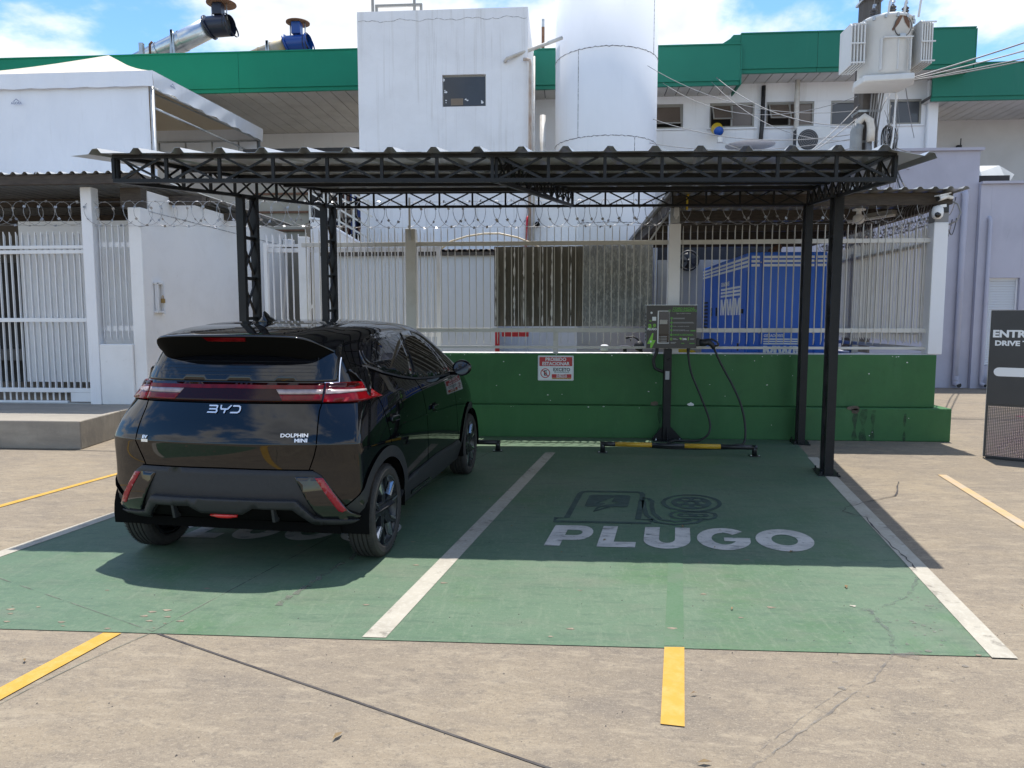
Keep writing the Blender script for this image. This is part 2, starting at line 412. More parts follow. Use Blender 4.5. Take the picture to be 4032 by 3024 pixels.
M['yellow_plastic'] = mat("yellow_plastic", (0.62, 0.42, 0.02), rough=0.4)
M['blue_plastic'] = mat("blue_plastic", (0.015, 0.09, 0.42), rough=0.4)
M['fan_navy'] = mat("navy_fan_enamel", (0.012, 0.016, 0.035), rough=0.35)
M['fan_blue'] = mat("blue_fan_enamel", (0.008, 0.055, 0.26), rough=0.3)
M['rust'] = mat("rusted_steel", (0.13, 0.065, 0.04), (0.20, 0.11, 0.07), scale=7, rough=0.85)
M['duct'] = mat("bright_galvanised_duct", (0.62, 0.66, 0.68), (0.50, 0.53, 0.55), scale=4, rough=0.28, metal=0.8)
M['duct_old'] = mat("stained_galvanised_duct", (0.36, 0.33, 0.28), (0.44, 0.36, 0.20), scale=4, rough=0.6, metal=0.3)
M['ground_red'] = mat("red_floor_grate", (0.42, 0.09, 0.13), rough=0.7)
M['cloth_red'] = mat("red_cloth", (0.36, 0.015, 0.03), rough=0.9)
M['cloth_brown'] = mat("brown_goods", (0.17, 0.075, 0.045), (0.10, 0.05, 0.035), scale=5, rough=0.9)
M['cloth_blue'] = mat("blue_goods", (0.03, 0.05, 0.16), rough=0.8)

# ------------------------------------------------------------------ object helpers
def tag(o, label=None, cat=None, group=None, kind=None):
    if label: o['label'] = label
    if cat: o['category'] = cat
    if group: o['group'] = group
    if kind: o['kind'] = kind
    return o

def thing(name, label, cat, loc=(0, 0, 0), rotz=0.0, group=None):
    o = bpy.data.objects.new(name, None)
    COL.objects.link(o)
    o.location = loc
    o.rotation_euler = (0, 0, rotz)
    o.empty_display_size = 0.1
    return tag(o, label, cat, group)

def origin(o):
    """world position of a part's root, for roots that are only translated"""
    p = Vector(o.location)
    while o.parent:
        o = o.parent
        p = p + Vector(o.location)
    return p

class MB:
    def __init__(self):
        self.v, self.f, self.s = [], [], []
    def add(self, vs_, fs_, smooth=False):
        n = len(self.v)
        self.v += [tuple(p) for p in vs_]
        for f in fs_:
            self.f.append(tuple(i + n for i in f)); self.s.append(smooth)
        return self
    def box(self, x0, x1, y0, y1, z0, z1):
        return self.add([(x0, y0, z0), (x1, y0, z0), (x1, y1, z0), (x0, y1, z0), (x0, y0, z1), (x1, y0, z1), (x1, y1, z1), (x0, y1, z1)],
                        [(0, 3, 2, 1), (4, 5, 6, 7), (0, 1, 5, 4), (1, 2, 6, 5), (2, 3, 7, 6), (3, 0, 4, 7)])
    def cbox(self, c, s):
        return self.box(c[0] - s[0] / 2, c[0] + s[0] / 2, c[1] - s[1] / 2, c[1] + s[1] / 2, c[2] - s[2] / 2, c[2] + s[2] / 2)
    def bar(self, p, q, w, h, up=(0, 0, 1)):
        p, q = Vector(p), Vector(q)
        d = (q - p).normalized()
        up = Vector(up)
        if abs(d.dot(up)) > 0.98: up = Vector((0, 1, 0))
        a = d.cross(up).normalized(); b = a.cross(d).normalized()
        a, b = a * w / 2, b * h / 2
        return self.add([p - a - b, p + a - b, p + a + b, p - a + b, q - a - b, q + a - b, q + a + b, q - a + b],
                        [(0, 1, 2, 3), (7, 6, 5, 4), (0, 4, 5, 1), (1, 5, 6, 2), (2, 6, 7, 3), (3, 7, 4, 0)])
    def tube(self, pts, r, n=8, caps=True, closed=False, smooth=True):
        pts = [Vector(p) for p in pts]
        rr = r if isinstance(r, (list, tuple)) else [r] * len(pts)
        base = len(self.v)
        m = len(pts)
        up = Vector((0, 0, 1))
        prev = None
        for i, p in enumerate(pts):
            if closed: d = pts[(i + 1) % m] - pts[i - 1]
            elif i == 0: d = pts[1] - p
            elif i == m - 1: d = p - pts[i - 1]
            else: d = pts[i + 1] - pts[i - 1]
            d.normalize()
            if prev is None:
                a = d.cross(up)
                if a.length < 0.05: a = d.cross(Vector((0, 1, 0)))
                a.normalize()
            else:
                a = prev - d * prev.dot(d)
                a.normalize()
            prev = a
            b = d.cross(a)
            for k in range(n):
                t = 2 * math.pi * k / n
                self.v.append(tuple(p + (a * math.cos(t) + b * math.sin(t)) * rr[i]))
        for i in range(m if closed else m - 1):
            j = (i + 1) % m
            for k in range(n):
                l = (k + 1) % n
                self.f.append((base + i * n + k, base + j * n + k, base + j * n + l, base + i * n + l)); self.s.append(smooth)
        if caps and not closed:
            self.f.append(tuple(base + k for k in range(n))); self.s.append(False)
            self.f.append(tuple(base + (m - 1) * n + k for k in reversed(range(n)))); self.s.append(False)
        return self
    def lathe(self, prof, n=24, axis='z', c=(0, 0, 0), smooth=True):
        """prof: (radius, height) pairs"""
        base = len(self.v)
        for r, h in prof:
            for k in range(n):
                t = 2 * math.pi * k / n
                a, b = r * math.cos(t), r * math.sin(t)
                p = {'z': (a, b, h), 'x': (h, a, b), 'y': (a, h, b)}[axis]
                self.v.append((p[0] + c[0], p[1] + c[1], p[2] + c[2]))
        for i in range(len(prof) - 1):
            for k in range(n):
                l = (k + 1) % n
                self.f.append((base + i * n + k, base + i * n + l, base + (i + 1) * n + l, base + (i + 1) * n + k)); self.s.append(smooth)
        return self
    def prism(self, poly, a0, a1, plane='xz'):
        """extrude a polygon given in a plane from a0 to a1 along the remaining axis"""
        def P(u, v, w):
            return {'xz': (u, w, v), 'yz': (w, u, v), 'xy': (u, v, w)}[plane]
        n = len(poly)
        vs_ = [P(u, v, a0) for u, v in poly] + [P(u, v, a1) for u, v in poly]
        fs_ = [tuple(range(n)), tuple(reversed(range(n, 2 * n)))] + [(i, i + n, (i + 1) % n + n, (i + 1) % n) for i in range(n)]
        return self.add(vs_, fs_)
    def quad(self, a, b, c, d):
        return self.add([a, b, c, d], [(0, 1, 2, 3)])
    def grid(self, rows, smooth=True, closed=False):
        base = len(self.v)
        n = len(rows[0])
        for r in rows:
            self.v += [tuple(p) for p in r]
        for i in range(len(rows) - 1):
            for k in range(n if closed else n - 1):
                l = (k + 1) % n
                self.f.append((base + i * n + k, base + i * n + l, base + (i + 1) * n + l, base + (i + 1) * n + k)); self.s.append(smooth)
        return self
    def build(self, name, m, parent=None, bevel=0.0, seg=2, fix=True, loc=None, local=False):
        me = bpy.data.meshes.new(name)
        off = Vector((0, 0, 0))
        if parent is not None and not local: off = origin(parent)
        me.from_pydata([Vector(p) - off for p in self.v], [], self.f)
        me.polygons.foreach_set("use_smooth", self.s)
        if fix:
            bm = bmesh.new(); bm.from_mesh(me)
            bmesh.ops.recalc_face_normals(bm, faces=bm.faces)
            bm.to_mesh(me); bm.free()
        me.materials.append(m)
        me.update()
        o = bpy.data.objects.new(name, me)
        COL.objects.link(o)
        if parent is not None: o.parent = parent
        if loc is not None: o.location = loc
        if bevel:
            md = o.modifiers.new("bevel", 'BEVEL')
            md.width = bevel; md.segments = seg; md.limit_method = 'ANGLE'; md.angle_limit = R(40)
            md.harden_normals = False
        return o

def kids(o):
    return [c for c in bpy.data.objects if c.parent == o]

def again(o, loc, parent=None, rot=None):
    """one more object that shares the mesh of o"""
    c = o.copy()
    COL.objects.link(c)
    c.location = loc
    if parent is not None: c.parent = parent
    if rot is not None: c.rotation_euler = rot
    return c

def arc(cx, cy, r, a0, a1, n=12, ry=None):
    ry = r if ry is None else ry
    return [(cx + r * math.cos(R(a0 + (a1 - a0) * i / n)), cy + ry * math.sin(R(a0 + (a1 - a0) * i / n))) for i in range(n + 1)]

def sag(p, q, drop, n=14):
    p, q = Vector(p), Vector(q)
    return [p.lerp(q, i / n) - Vector((0, 0, drop * 4 * (i / n) * (1 - i / n))) for i in range(n + 1)]

def lettering(body, size, m, parent, loc, rot=(R(90), 0, 0), bold=0.0, wide=1.0, align='CENTER', depth=0.001, name="lettering", spacing=1.0, shear=0.0):
    cu = bpy.data.curves.new(name, 'FONT')
    cu.body = body
    cu.size = size
    cu.offset = bold
    cu.extrude = depth
    cu.align_x = align
    cu.align_y = 'CENTER'
    cu.space_character = spacing
    cu.shear = shear
    cu.resolution_u = 3
    tmp = bpy.data.objects.new(name, cu)
    COL.objects.link(tmp)
    dg = bpy.context.evaluated_depsgraph_get()
    me = bpy.data.meshes.new_from_object(tmp.evaluated_get(dg))
    bpy.data.objects.remove(tmp)
    me.materials.clear(); me.materials.append(m)
    for v in me.vertices: v.co.x *= wide
    o = bpy.data.objects.new(name, me)
    COL.objects.link(o)
    o.parent = parent
    o.location = loc
    o.rotation_euler = rot
    return o

def flat(name, pts, z, m, kind='structure', parent=None):
    """a thin painted sheet on the ground: polygon outline at height z"""
    b = MB()
    b.add([(x, y, z) for x, y in pts], [tuple(range(len(pts)))])
    o = b.build(name, m, parent)
    if kind and parent is None: o['kind'] = kind
    return o

def ribbon(name, pts, w, z, m, jitter=0.0, parent=None, kind='structure'):
    """a ground line of width w along pts"""
    b = MB()
    n = len(pts)
    rows = []
    for i, p in enumerate(pts):
        p = Vector((p[0], p[1], 0))
        a = Vector((*pts[max(i - 1, 0)][:2], 0)); c = Vector((*pts[min(i + 1, n - 1)][:2], 0))
        d = (c - a).normalized(); s = Vector((-d.y, d.x, 0))
        ww = w * (1 + random.uniform(-jitter, jitter))
        rows.append([p + s * ww / 2 + Vector((0, 0, z)), p - s * ww / 2 + Vector((0, 0, z))])
    b.grid(rows, smooth=False)
    o = b.build(name, m, parent)
    if kind and parent is None: o['kind'] = kind
    return o
# ================================================================== SETTING: ground and painted markings
def stripe_x(x0, y):                # the stall lines lean 8.7 degrees to the right going away
    return x0 + 0.154 * (y - 3.28)

b = MB()
b.add([(-260, -220, 0), (260, -220, 0), (260, 320, 0), (-260, 320, 0)], [(0, 1, 2, 3)])
ground = b.build("ground", M['concrete']); ground['kind'] = 'structure'

flat("painted_bay", [(stripe_x(-3.86, 3.255), 3.235), (-2.6, 3.252), (-1.2, 3.262), (0.3, 3.278), (1.93, 3.30), (stripe_x(1.955, 9.4), 9.4), (stripe_x(-3.86, 9.4), 9.4)], 0.004, M['green_floor'])
flat("covered_line", [(0.472, 3.30), (0.562, 3.302), (0.562 + .154 * 4.2, 7.5), (0.472 + .154 * 4.2, 7.5)], 0.0055, M['ghost_green'])
for x0, w, y1 in ((-3.86, .11, 8.1), (-0.963, .115, 8.13), (1.926, .112, 8.07)):
    flat("bay_line", [(stripe_x(x0, 3.285), 3.285), (stripe_x(x0 + w, 3.285), 3.285), (stripe_x(x0 + w, y1), y1 + .008), (stripe_x(x0, y1), y1)], 0.0068, M['line_white'])
flat("stall_line", [(0.368, 2.638), (0.456, 2.626), (0.562, 3.292), (0.470, 3.288)], 0.005, M['line_yellow'])
flat("stall_line", [(-2.80, 0.05), (-2.70, 0.05), (-2.141, 3.245), (-2.232, 3.243)], 0.005, M['line_yellow'])
flat("stall_line", [(-5.00, 3.1), (-4.91, 3.1), (-4.298, 7.05), (-4.36, 7.05)], 0.005, M['line_yellow'])
flat("stall_line", [(2.93, 3.0), (3.02, 3.0), (3.72, 7.25), (3.64, 7.25)], 0.005, M['line_orange'])

ribbon("slab_joint", [(-1.999, 3.274), (-1.45, 3.01), (-0.9, 2.75), (-0.053, 2.344), (1.2, 1.74), (4, .4)], 0.011, 0.003, M['joint'])
ribbon("slab_joint", [(-9.2, 6.70), (-6.4, 5.37), (-5, 4.71), (-3.302, 3.901), (-2.6, 3.565), (-1.999, 3.274)], 0.010, 0.0058, M['faint_joint'], 0.3)
ribbon("slab_joint", [(-1.999, 3.274), (-1.6, 4.95), (-1.2, 6.65), (-0.945, 7.741), (-0.543, 9.2)], 0.008, 0.0058, M['faint_joint'], 0.3)
ribbon("slab_joint", [(-1.999, 3.274), (-2.13, 2.95), (-2.2, 2.72), (-2.40, 1.9)], 0.006, 0.003, M['faint_joint'], 0.4)
ribbon("slab_joint", [(-11, 8.0), (-5.66, 7.90), (-3.7, 7.75)], 0.012, 0.003, M['joint'], 0.3)

def wobble(pts, amp, step=5):
    out = []
    for i in range(len(pts) - 1):
        for k in range(step):
            t = k / step
            out.append((pts[i][0] * (1 - t) + pts[i + 1][0] * t + random.uniform(-amp, amp), pts[i][1] * (1 - t) + pts[i + 1][1] * t + random.uniform(-amp, amp)))
    out.append(pts[-1])
    return out

ribbon("ground_crack", wobble([(3.12, 6.9), (2.85, 6.35), (2.5, 6.1), (2.28, 5.92), (2.19, 5.78), (2.31, 5.62), (2.26, 5.33), (2.19, 4.9), (2.18, 4.68), (2.14, 4.47)], .008), 0.009, 0.0082, M['joint'], 0.6)
ribbon("water_trail", wobble([(2.14, 4.52), (2.10, 4.35), (2.02, 4.2), (1.86, 3.98), (1.68, 3.84)], .010), 0.016, 0.0062, M['stain_g'], 0.8)
ribbon("water_trail", wobble([(1.60, 3.78), (1.59, 3.73), (1.59, 3.55), (1.56, 3.44), (1.50, 3.30)], .008), 0.018, 0.0062, M['stain_g'], 0.7)
ribbon("water_trail", wobble([(1.50, 3.30), (1.46, 3.24), (1.31, 3.04), (1.18, 2.92), (0.94, 2.68), (0.76, 2.5), (0.65, 2.4), (.3, 2.05)], .006), 0.010, 0.003, M['stain'], 0.5)
ribbon("water_trail", wobble([(1.40, 3.20), (1.25, 3.03), (1.05, 2.86), (0.80, 2.60), (0.66, 2.46)], .006), 0.004, 0.003, M['stain'], 0.9)

def blot(cx, cy, r, z, m, sq=0.6, ang=0.0, n=14, name="water_stain"):
    pts = []
    ph = random.random() * 6
    for k in range(n):
        t = 2 * math.pi * k / n
        rr = r * (0.75 + 0.35 * math.sin(3 * t + ph) * random.uniform(.4, 1) + random.uniform(-.12, .12))
        x, y = rr * math.cos(t), rr * sq * math.sin(t)
        pts.append((cx + x * math.cos(ang) - y * math.sin(ang), cy + x * math.sin(ang) + y * math.cos(ang)))
    return flat(name, pts, z, m)
blot(1.57, 3.285, .085, .0042, M['stain'], .45)
blot(1.60, 3.66, .055, .0064, M['stain_g'], .7)
blot(1.585, 3.80, .06, .0064, M['stain_g'], .5)
blot(2.13, 4.50, .045, .0064, M['stain_g'], .8)
blot(1.155, 2.965, .020, .0032, M['stain'], .9)
blot(1.535, 3.845, .020, .0072, M['line_white'], .7, name="paint_chip")
b = MB()
for k in range(130):
    t = random.random()
    if k < 80: cx, cy = 1.95 - .95 * t + random.gauss(0, .06), 3.95 - 1.9 * t + random.gauss(0, .08)
    else: cx, cy = random.uniform(1.2, 2.6), random.uniform(2.1, 3.4)
    r = random.uniform(.003, .010)
    if k % 9 == 0: r *= 1.7
    z = .0066 if cy > 3.31 else .0036
    b.add([(cx + r * math.cos(a * .785), cy + r * .8 * math.sin(a * .785), z) for a in range(8)], [tuple(range(8))])
o = b.build("water_spots", M['stain']); o['kind'] = 'stuff'
b = MB()
for k in range(46):                 # flaked spots where concrete shows through the green coat
    cx, cy = (random.uniform(-3.4, 2.0), random.uniform(3.3, 5.2)) if k > 18 else (random.uniform(-3.2, -1.9), random.uniform(3.27, 3.55))
    if not (stripe_x(-3.7, cy) < cx < stripe_x(1.9, cy)): continue
    n = 9; r = random.uniform(.006, .022); ph = random.random() * 6
    b.add([(cx + r * (1 + .5 * math.sin(2 * a + ph)) * math.cos(a * .698), cy + r * .55 * math.sin(a * .698), .0060) for a in range(n)], [tuple(range(n))])
o = b.build("paint_flakes", M['concrete']); o['kind'] = 'stuff'
b = MB()
for k in range(9):
    cx = -1.52 + .17 * .154 * k * 1.2; cy = 3.62 + k * .15
    pts = wobble([(cx, cy), (cx + .02, cy + .15)], .02, 4)
    rows = [[(x - random.uniform(.008, .03), y, .0062), (x + random.uniform(.004, .02), y, .0062)] for x, y in pts]
    b.grid(rows, smooth=False)
o = b.build("flaked_joint", M['faint_joint']); o['kind'] = 'stuff'

# painted word and pictogram in each bay
SH = 0.152
def letter_shapes():
    """outlines (outer loop and holes) in a 0.49 m high, wide heavy face"""
    H = 0.485
    L = {}
    L['P'] = (0.0, [(0, 0), (.105, 0), (.105, .135)] + arc(.19, .31, .105, -90, 90, 10, .175)[0:] + [(0, .485)], [[(.105, .245), (.105, .375)] + arc(.175, .31, .045, 90, -90, 8, .065)])
    L['L'] = (.352, [(0, 0), (.255, 0), (.255, .115), (.105, .115), (.105, .485), (0, .485)], [])
    L['U'] = (.655, [(0, .485), (0, .19)] + arc(.16, .19, .16, 180, 360, 14, .20) + [(.32, .485), (.215, .485), (.215, .20)] + arc(.16, .20, .055, 0, -180, 8, .085) + [(.105, .485)], [])
    L['G'] = (1.02, arc(.185, .243, .185, 42, 340, 22, .253) + [(.365, .265), (.185, .265), (.185, .185), (.262, .185)] + arc(.185, .243, .085, -38, -318, 18, .135)[0:], [])
    L['O'] = (1.425, arc(.19, .243, .195, 0, 354, 30, .253), [arc(.19, .243, .088, 0, 348, 22, .125)])
    return L

def filled(loops, z, fn):
    """triangulated sheet from an outer loop and holes, mapped by fn"""
    vs_, es_ = [], []
    for lp in loops:
        n0 = len(vs_); n = len(lp)
        vs_ += [Vector(p) for p in lp]
        es_ += [(n0 + i, n0 + (i + 1) % n) for i in range(n)]
    v, e, f, *_ = delaunay_2d_cdt(vs_, es_, [], 2 if len(loops) > 1 else 1, 1e-5)
    def inside(p, lp):
        c = False
        for i in range(len(lp)):
            a, d = lp[i], lp[i - 1]
            if (a[1] > p[1]) != (d[1] > p[1]) and p[0] < (d[0] - a[0]) * (p[1] - a[1]) / (d[1] - a[1]) + a[0]: c = not c
        return c
    keep = []
    for t in f:
        c = sum((v[i] for i in t), Vector((0, 0))) / len(t)
        if inside(c, loops[0]) and not any(inside(c, h) for h in loops[1:]): keep.append(t)
    return [(*fn(p[0], p[1]), z) for p in v], keep

def painted_word(ox, oy, label):
    t = thing("ground_lettering", label, "lettering", (ox, oy, 0.0))
    for ch in "PLUGO":
        u0, outer, holes = letter_shapes()[ch]
        vs_, fs_ = filled([outer] + holes, 0.0070, lambda x, y: ((x + u0) * 1.0 + SH * y, y))
        b = MB(); b.add(vs_, fs_)
        b.build("painted_letter", M['word_white'], t, fix=False, local=True)
    return t
painted_word(-0.135, 4.752, "white painted word on the green floor of the empty bay")
painted_word(-3.03, 4.752, "white painted word on the green floor mostly hidden under the car")

def pictogram(ox, oy, label):
    t = thing("ground_pictogram", label, "pictogram", (ox, oy, 0))
    def stroke(name, pts, w, closed=False):
        b = MB(); rows = []
        n = len(pts)
        for i, p in enumerate(pts):
            a = pts[i - 1] if (i or closed) else p
            c = pts[(i + 1) % n] if (i < n - 1 or closed) else p
            d = Vector((c[0] - a[0], c[1] - a[1])).normalized(); s = Vector((-d.y, d.x)) * w / 2
            rows.append([(p[0] + s.x + SH * (p[1] + s.y), p[1] + s.y, .0074), (p[0] - s.x + SH * (p[1] - s.y), p[1] - s.y, .0074)])
        if closed: rows.append(rows[0])
        b.grid(rows, smooth=False)
        return b.build(name, M['icon_dark'], t, fix=False, local=True)
    def shape(name, loops):
        vs_, fs_ = filled(loops, .0072, lambda x, y: (x + SH * y, y))
        b = MB(); b.add(vs_, fs_)
        return b.build(name, M['icon_dark'], t, fix=False, local=True)
    stroke("pump_outline", [(0, 0), (.72, 0), (.72, .10), (.62, .10), (.62, .88), (.60, .95), (.56, .97), (.14, .97), (.10, .95), (.08, .88), (.08, .10), (0, .10)], .045, True)
    bolt = [(.37, .80), (.24, .56), (.31, .55), (.26, .30), (.44, .60), (.355, .61)]
    shape("pump_window", [[(.17, .47), (.19, .45), (.50, .45), (.52, .47), (.52, .81), (.50, .84), (.19, .84), (.17, .81)], [(.39, .79), (.27, .57), (.33, .56), (.29, .47), (.455, .60), (.375, .61)]])
    stroke("pump_bolt", [(.29, .45), (.26, .30), (.37, .45)], .03)
    h = [(.62, .76), (.67, .75), (.71, .66), (.71, .50), (.73, .28), (.79, .11), (.90, .05), (1.02, .10)]
    stroke("hose_outline", h, .035)
    stroke("hose_outline", [(.62, .68), (.64, .64), (.65, .45), (.68, .22), (.76, .03), (.90, -.03), (1.06, .04), (1.10, .12)], .035)
    stroke("plug_ring", arc(1.03, .63, .23, 0, 348, 30, .27), .035, True)
    holes = [arc(1.03 + x, .63 + y, .032, 0, 324, 9, .036) for x, y in ((0, 0), (-.09, 0), (.09, 0), (-.05, .11), (.05, .11), (-.05, -.11), (.05, -.11))]
    shape("plug_face", [arc(1.03, .63, .165, 0, 348, 28, .20)] + holes)
    stroke("plug_ring", [(.88, .17), (.86, .24), (.88, .31), (.92, .34), (1.16, .34), (1.20, .31), (1.21, .24), (1.19, .17), (1.15, .14), (.92, .14)], .03, True)
    shape("plug_face", [[(.93, .20), (1.14, .20), (1.16, .24), (1.14, .29), (.93, .29), (.91, .24)], arc(.98, .245, .026, 0, 324, 8, .03), arc(1.09, .245, .026, 0, 324, 8, .03)])
    return t
pictogram(-0.075, 5.34, "dark charging pump and plug pictogram painted above the word")

# ------------------------------------------------------------------ raised concrete platform at the gate (left)
b = MB()
b.prism([(-14, 7.96), (-5.62, 7.95), (-5.78, 9.3), (-5.80, 9.9), (-14, 9.9)], 0.0, 0.334, 'xy')
plat = b.build("entrance_platform", layered("grey_platform_concrete", (0.30, 0.27, 0.225), [
    ((0.20, 0.185, 0.165), 1.1, 0.42, 0.68, (0.6, 2.2, 2.2), 0.85),
    ((0.38, 0.35, 0.295), 4.0, 0.5, 0.72, (0.5, 2.5, 1), 0.6),
    ((0.16, 0.145, 0.13), 5.0, 0.58, 0.78, (2.5, 2.5, 0.5), 0.6),
    ((0.42, 0.38, 0.32), 70.0, 0.55, 0.75, (1, 1, 1), 0.4)], rough=0.9, bump=0.3), bevel=0.012)
plat['kind'] = 'structure'
# ------------------------------------------------------------------ green retaining wall
wall = thing("retaining_wall", "dark green painted low wall with a stepped footing behind the charging bays", "wall", (0.6, 9.3, 0))
b = MB(); b.box(-3.46, 4.755, 9.22, 9.95, 0, .415); b.build("wall_footing", M['wall_green'], wall, bevel=.012)
b = MB(); b.box(-3.46, 4.585, 9.305, 9.62, .417, 1.072); b.build("wall_upper", M['wall_green'], wall, bevel=.010)
b = MB(); b.box(-3.35, 4.575, 9.32, 9.61, 1.074, 1.079); b.build("wall_coping", M['dirty_white'], wall)
def chip(name, x, z, w, h_, y, m, seed):
    random.seed(seed)
    pts = []
    for k in range(12):
        t = 2 * math.pi * k / 12
        rr = random.uniform(.7, 1.1)
        pts.append((x + w * rr * math.cos(t), z + h_ * rr * math.sin(t)))
    b = MB(); b.prism(pts, y - .006, y + .01, 'xz')
    return b.build(name, m, wall)
bare = layered("bare_wall_mortar", (0.17, 0.14, 0.105), [((0.07, 0.058, 0.045), 9.0, .42, .62, (1, 1, 1), .9), ((.27, .235, .18), 30., .5, .7, (1, 1, 1), .6)], rough=.95, bump=.6)
chip("broken_patch", 3.585, .415, .085, .035, 9.22, bare, 4)
chip("broken_patch", 3.60, .375, .055, .03, 9.22, bare, 5)
chip("broken_patch", 1.14, .44, .05, .035, 9.305, bare, 6)
chip("broken_patch", 1.60, .43, .045, .03, 9.305, M['dirty_white'], 9)
random.seed(11)
# ------------------------------------------------------------------ spiked steel fence on the wall
def picket_mesh(z0, z1, w=.03, t=.006, both=True):
    """flat bar set edge-on to the street, both ends cut to a slanting point"""
    b = MB()
    prof = [(0, z0 + (.05 if both else 0)), (w, z0), (w, z1 - .055), (0, z1)]
    b.prism(prof, -t / 2, t / 2, 'yz')
    return b
fence = thing("spiked_fence", "cream steel fence of pointed pickets along the top of the green wall", "fence", (0.6, 9.4, 1.08))
FY = 9.385
first = None
def pickets(parent, xs, y, z0, z1, m, w=.03, t=.006, both=True, name="picket"):
    p0 = None
    o0 = origin(parent)
    for x in xs:
        if p0 is None:
            p0 = picket_mesh(z0 - o0.z, z1 - o0.z, w, t, both).build(name, m, parent, local=True, loc=(x - o0.x, y - o0.y, 0))
        else:
            again(p0, (x - o0.x, y - o0.y, random.uniform(-.006, .006)), rot=(random.uniform(-.003, .003), random.uniform(-.0035, .0035), random.uniform(-.06, .06)))
xs = [-3.40 + .0915 * i for i in range(15)] + [-1.885 + .0915 * i for i in range(35)] + [1.475 + .0915 * i for i in range(33)]
pickets(fence, xs, FY, 1.195, 2.685, M['cream_steel'], w=.032, t=.007)
for x0, x1 in ((-3.46, -2.065), (-1.935, 1.29), (1.435, 4.50)):
    for z in (2.485, 1.375):
        b = MB(); b.box(x0, x1, FY + .006, FY + .046, z - .03, z + .024); b.build("rail", M['cream_steel'], fence, bevel=.003)
    b = MB(); b.box(x0, x1, FY - .005, FY + .035, 1.135, 1.168); b.build("rail", M['cream_steel'], fence, bevel=.003)
b = MB(); b.box(-2.065, -1.935, FY - .06, FY + .07, 0, 2.672); b.build("fence_post", M['cream_steel'], fence, bevel=.005)
b = MB(); b.box(1.29, 1.435, FY - .06, FY + .08, 1.08, 2.705); b.build("fence_post", M['white_wall'], fence, bevel=.006)
b = MB(); b.box(4.475, 4.645, FY - .075, FY + .10, 1.08, 2.69); b.build("fence_post", M['white_wall'], fence, bevel=.008)
b = MB(); b.box(-.155, -.09, FY + .01, FY + .06, 1.08, 1.345); b.build("stub_post", M['cream_steel'], fence)
b = MB(); b.box(-2.012, -1.988, FY - .085, FY - .063, 2.55, 3.06); b.build("wire_arm", M['cream_steel'], fence)
b = MB(); b.box(-2.018, -1.982, FY - .092, FY - .0845, 2.52, 2.66); b.build("wire_bracket", M['steel_pipe'], fence)
# ------------------------------------------------------------------ right-hand return fence towards the back
rf = thing("return_fence", "cream spiked fence running back from the white corner post beside the generator", "fence", (4.52, 9.5, 1.0))
p0 = None
o0 = origin(rf)
for i in range(44):
    y = 9.60 + .0915 * i
    if p0 is None:
        b = MB(); b.prism([(0, 1.24), (.03, 1.2), (.03, 2.62), (0, 2.675)], -.004, .004, 'xz')
        b.v = [(x, yy, z - o0.z) for x, yy, z in b.v]
        p0 = b.build("picket", M['cream_steel'], rf, local=True, loc=(-.01, y - o0.y, 0))
    else: again(p0, (-.01, y - o0.y, random.uniform(-.006, .006)))
for z in (2.46, 1.34, 1.14):
    b = MB(); b.box(4.545, 4.585, 9.5, 13.6, z - .03, z + .02); b.build("rail", M['cream_steel'], rf)
for y in (11.85, 13.6):
    b = MB(); b.box(4.53, 4.63, y, y + .09, 0, 2.55); b.build("fence_post", M['alu_frame'], rf)
b = MB(); b.box(4.45, 4.75, 9.7, 14.2, 0, .98); b.build("return_wall", M['purple'], rf)

# ------------------------------------------------------------------ razor wire
def razor(name, label, a, c, r, pitch, group, seed, squash=1.0, upright=True):
    random.seed(seed)
    a, c = Vector(a), Vector(c)
    Lh = (c - a).length
    d = (c - a).normalized()
    side = Vector((-d.y, d.x, 0))
    n = int(Lh / pitch)
    t = thing(name, label, "razor wire", tuple(a), group=group)
    pts = []
    steps = 18
    jit = [random.uniform(-.28, .28) * pitch for _ in range(n + 2)]
    rad = [random.uniform(.92, 1.06) for _ in range(n + 2)]
    for i in range(n * steps + 1):
        k = i / steps; j = int(k); f = k - j
        th = 2 * math.pi * k
        off = jit[j] * (1 - f) + jit[j + 1] * f
        rr = r * (rad[j] * (1 - f) + rad[j + 1] * f)
        along = k * pitch + off + .55 * pitch * math.sin(th)
        pts.append(a + d * along + side * (rr * .5 * squash * math.sin(th)) + Vector((0, 0, -rr * math.cos(th))))
    b = MB(); b.tube(pts, .0035, 5, caps=False)
    b.build("coil", M['wire'], t, fix=False)
    bb = MB()
    for i in range(0, len(pts) - 1, 3):
        p = pts[i]; q = pts[i + 1]
        dd = (q - p).normalized(); s = dd.cross(Vector((random.uniform(-1, 1), random.uniform(-1, 1), random.uniform(-1, 1)))).normalized()
        w_ = .017
        bb.add([p - s * .002 - dd * .012, p + dd * .012 - s * .002, p + s * w_ + dd * .016, p + s * w_ - dd * .016], [(0, 1, 2, 3)])
        bb.add([p + s * .002 - dd * .012, p + dd * .012 + s * .002, p - s * w_ + dd * .016, p - s * w_ - dd * .016], [(0, 1, 2, 3)])
    o = bb.build("barbs", M['wire'], t, fix=False); o['kind'] = 'stuff'
    for dz in (-r, r * .96):
        b = MB(); b.tube([a + Vector((0, 0, dz)), c + Vector((0, 0, dz))], .0018, 4)
        b.build("line_wire", M['wire'], t, fix=False)
    return t
GW = "coils of razor wire on top of the fences"
razor("razor_wire", "razor wire coil above the middle of the fence between the two cream posts", (-2.0, 9.38, 2.855), (1.36, 9.38, 2.855), .165, .173, GW, 3)
razor("razor_wire", "razor wire coil in front of the generator shelter up to the corner post", (1.36, 9.38, 2.86), (4.60, 9.38, 2.86), .165, .24, GW, 5)
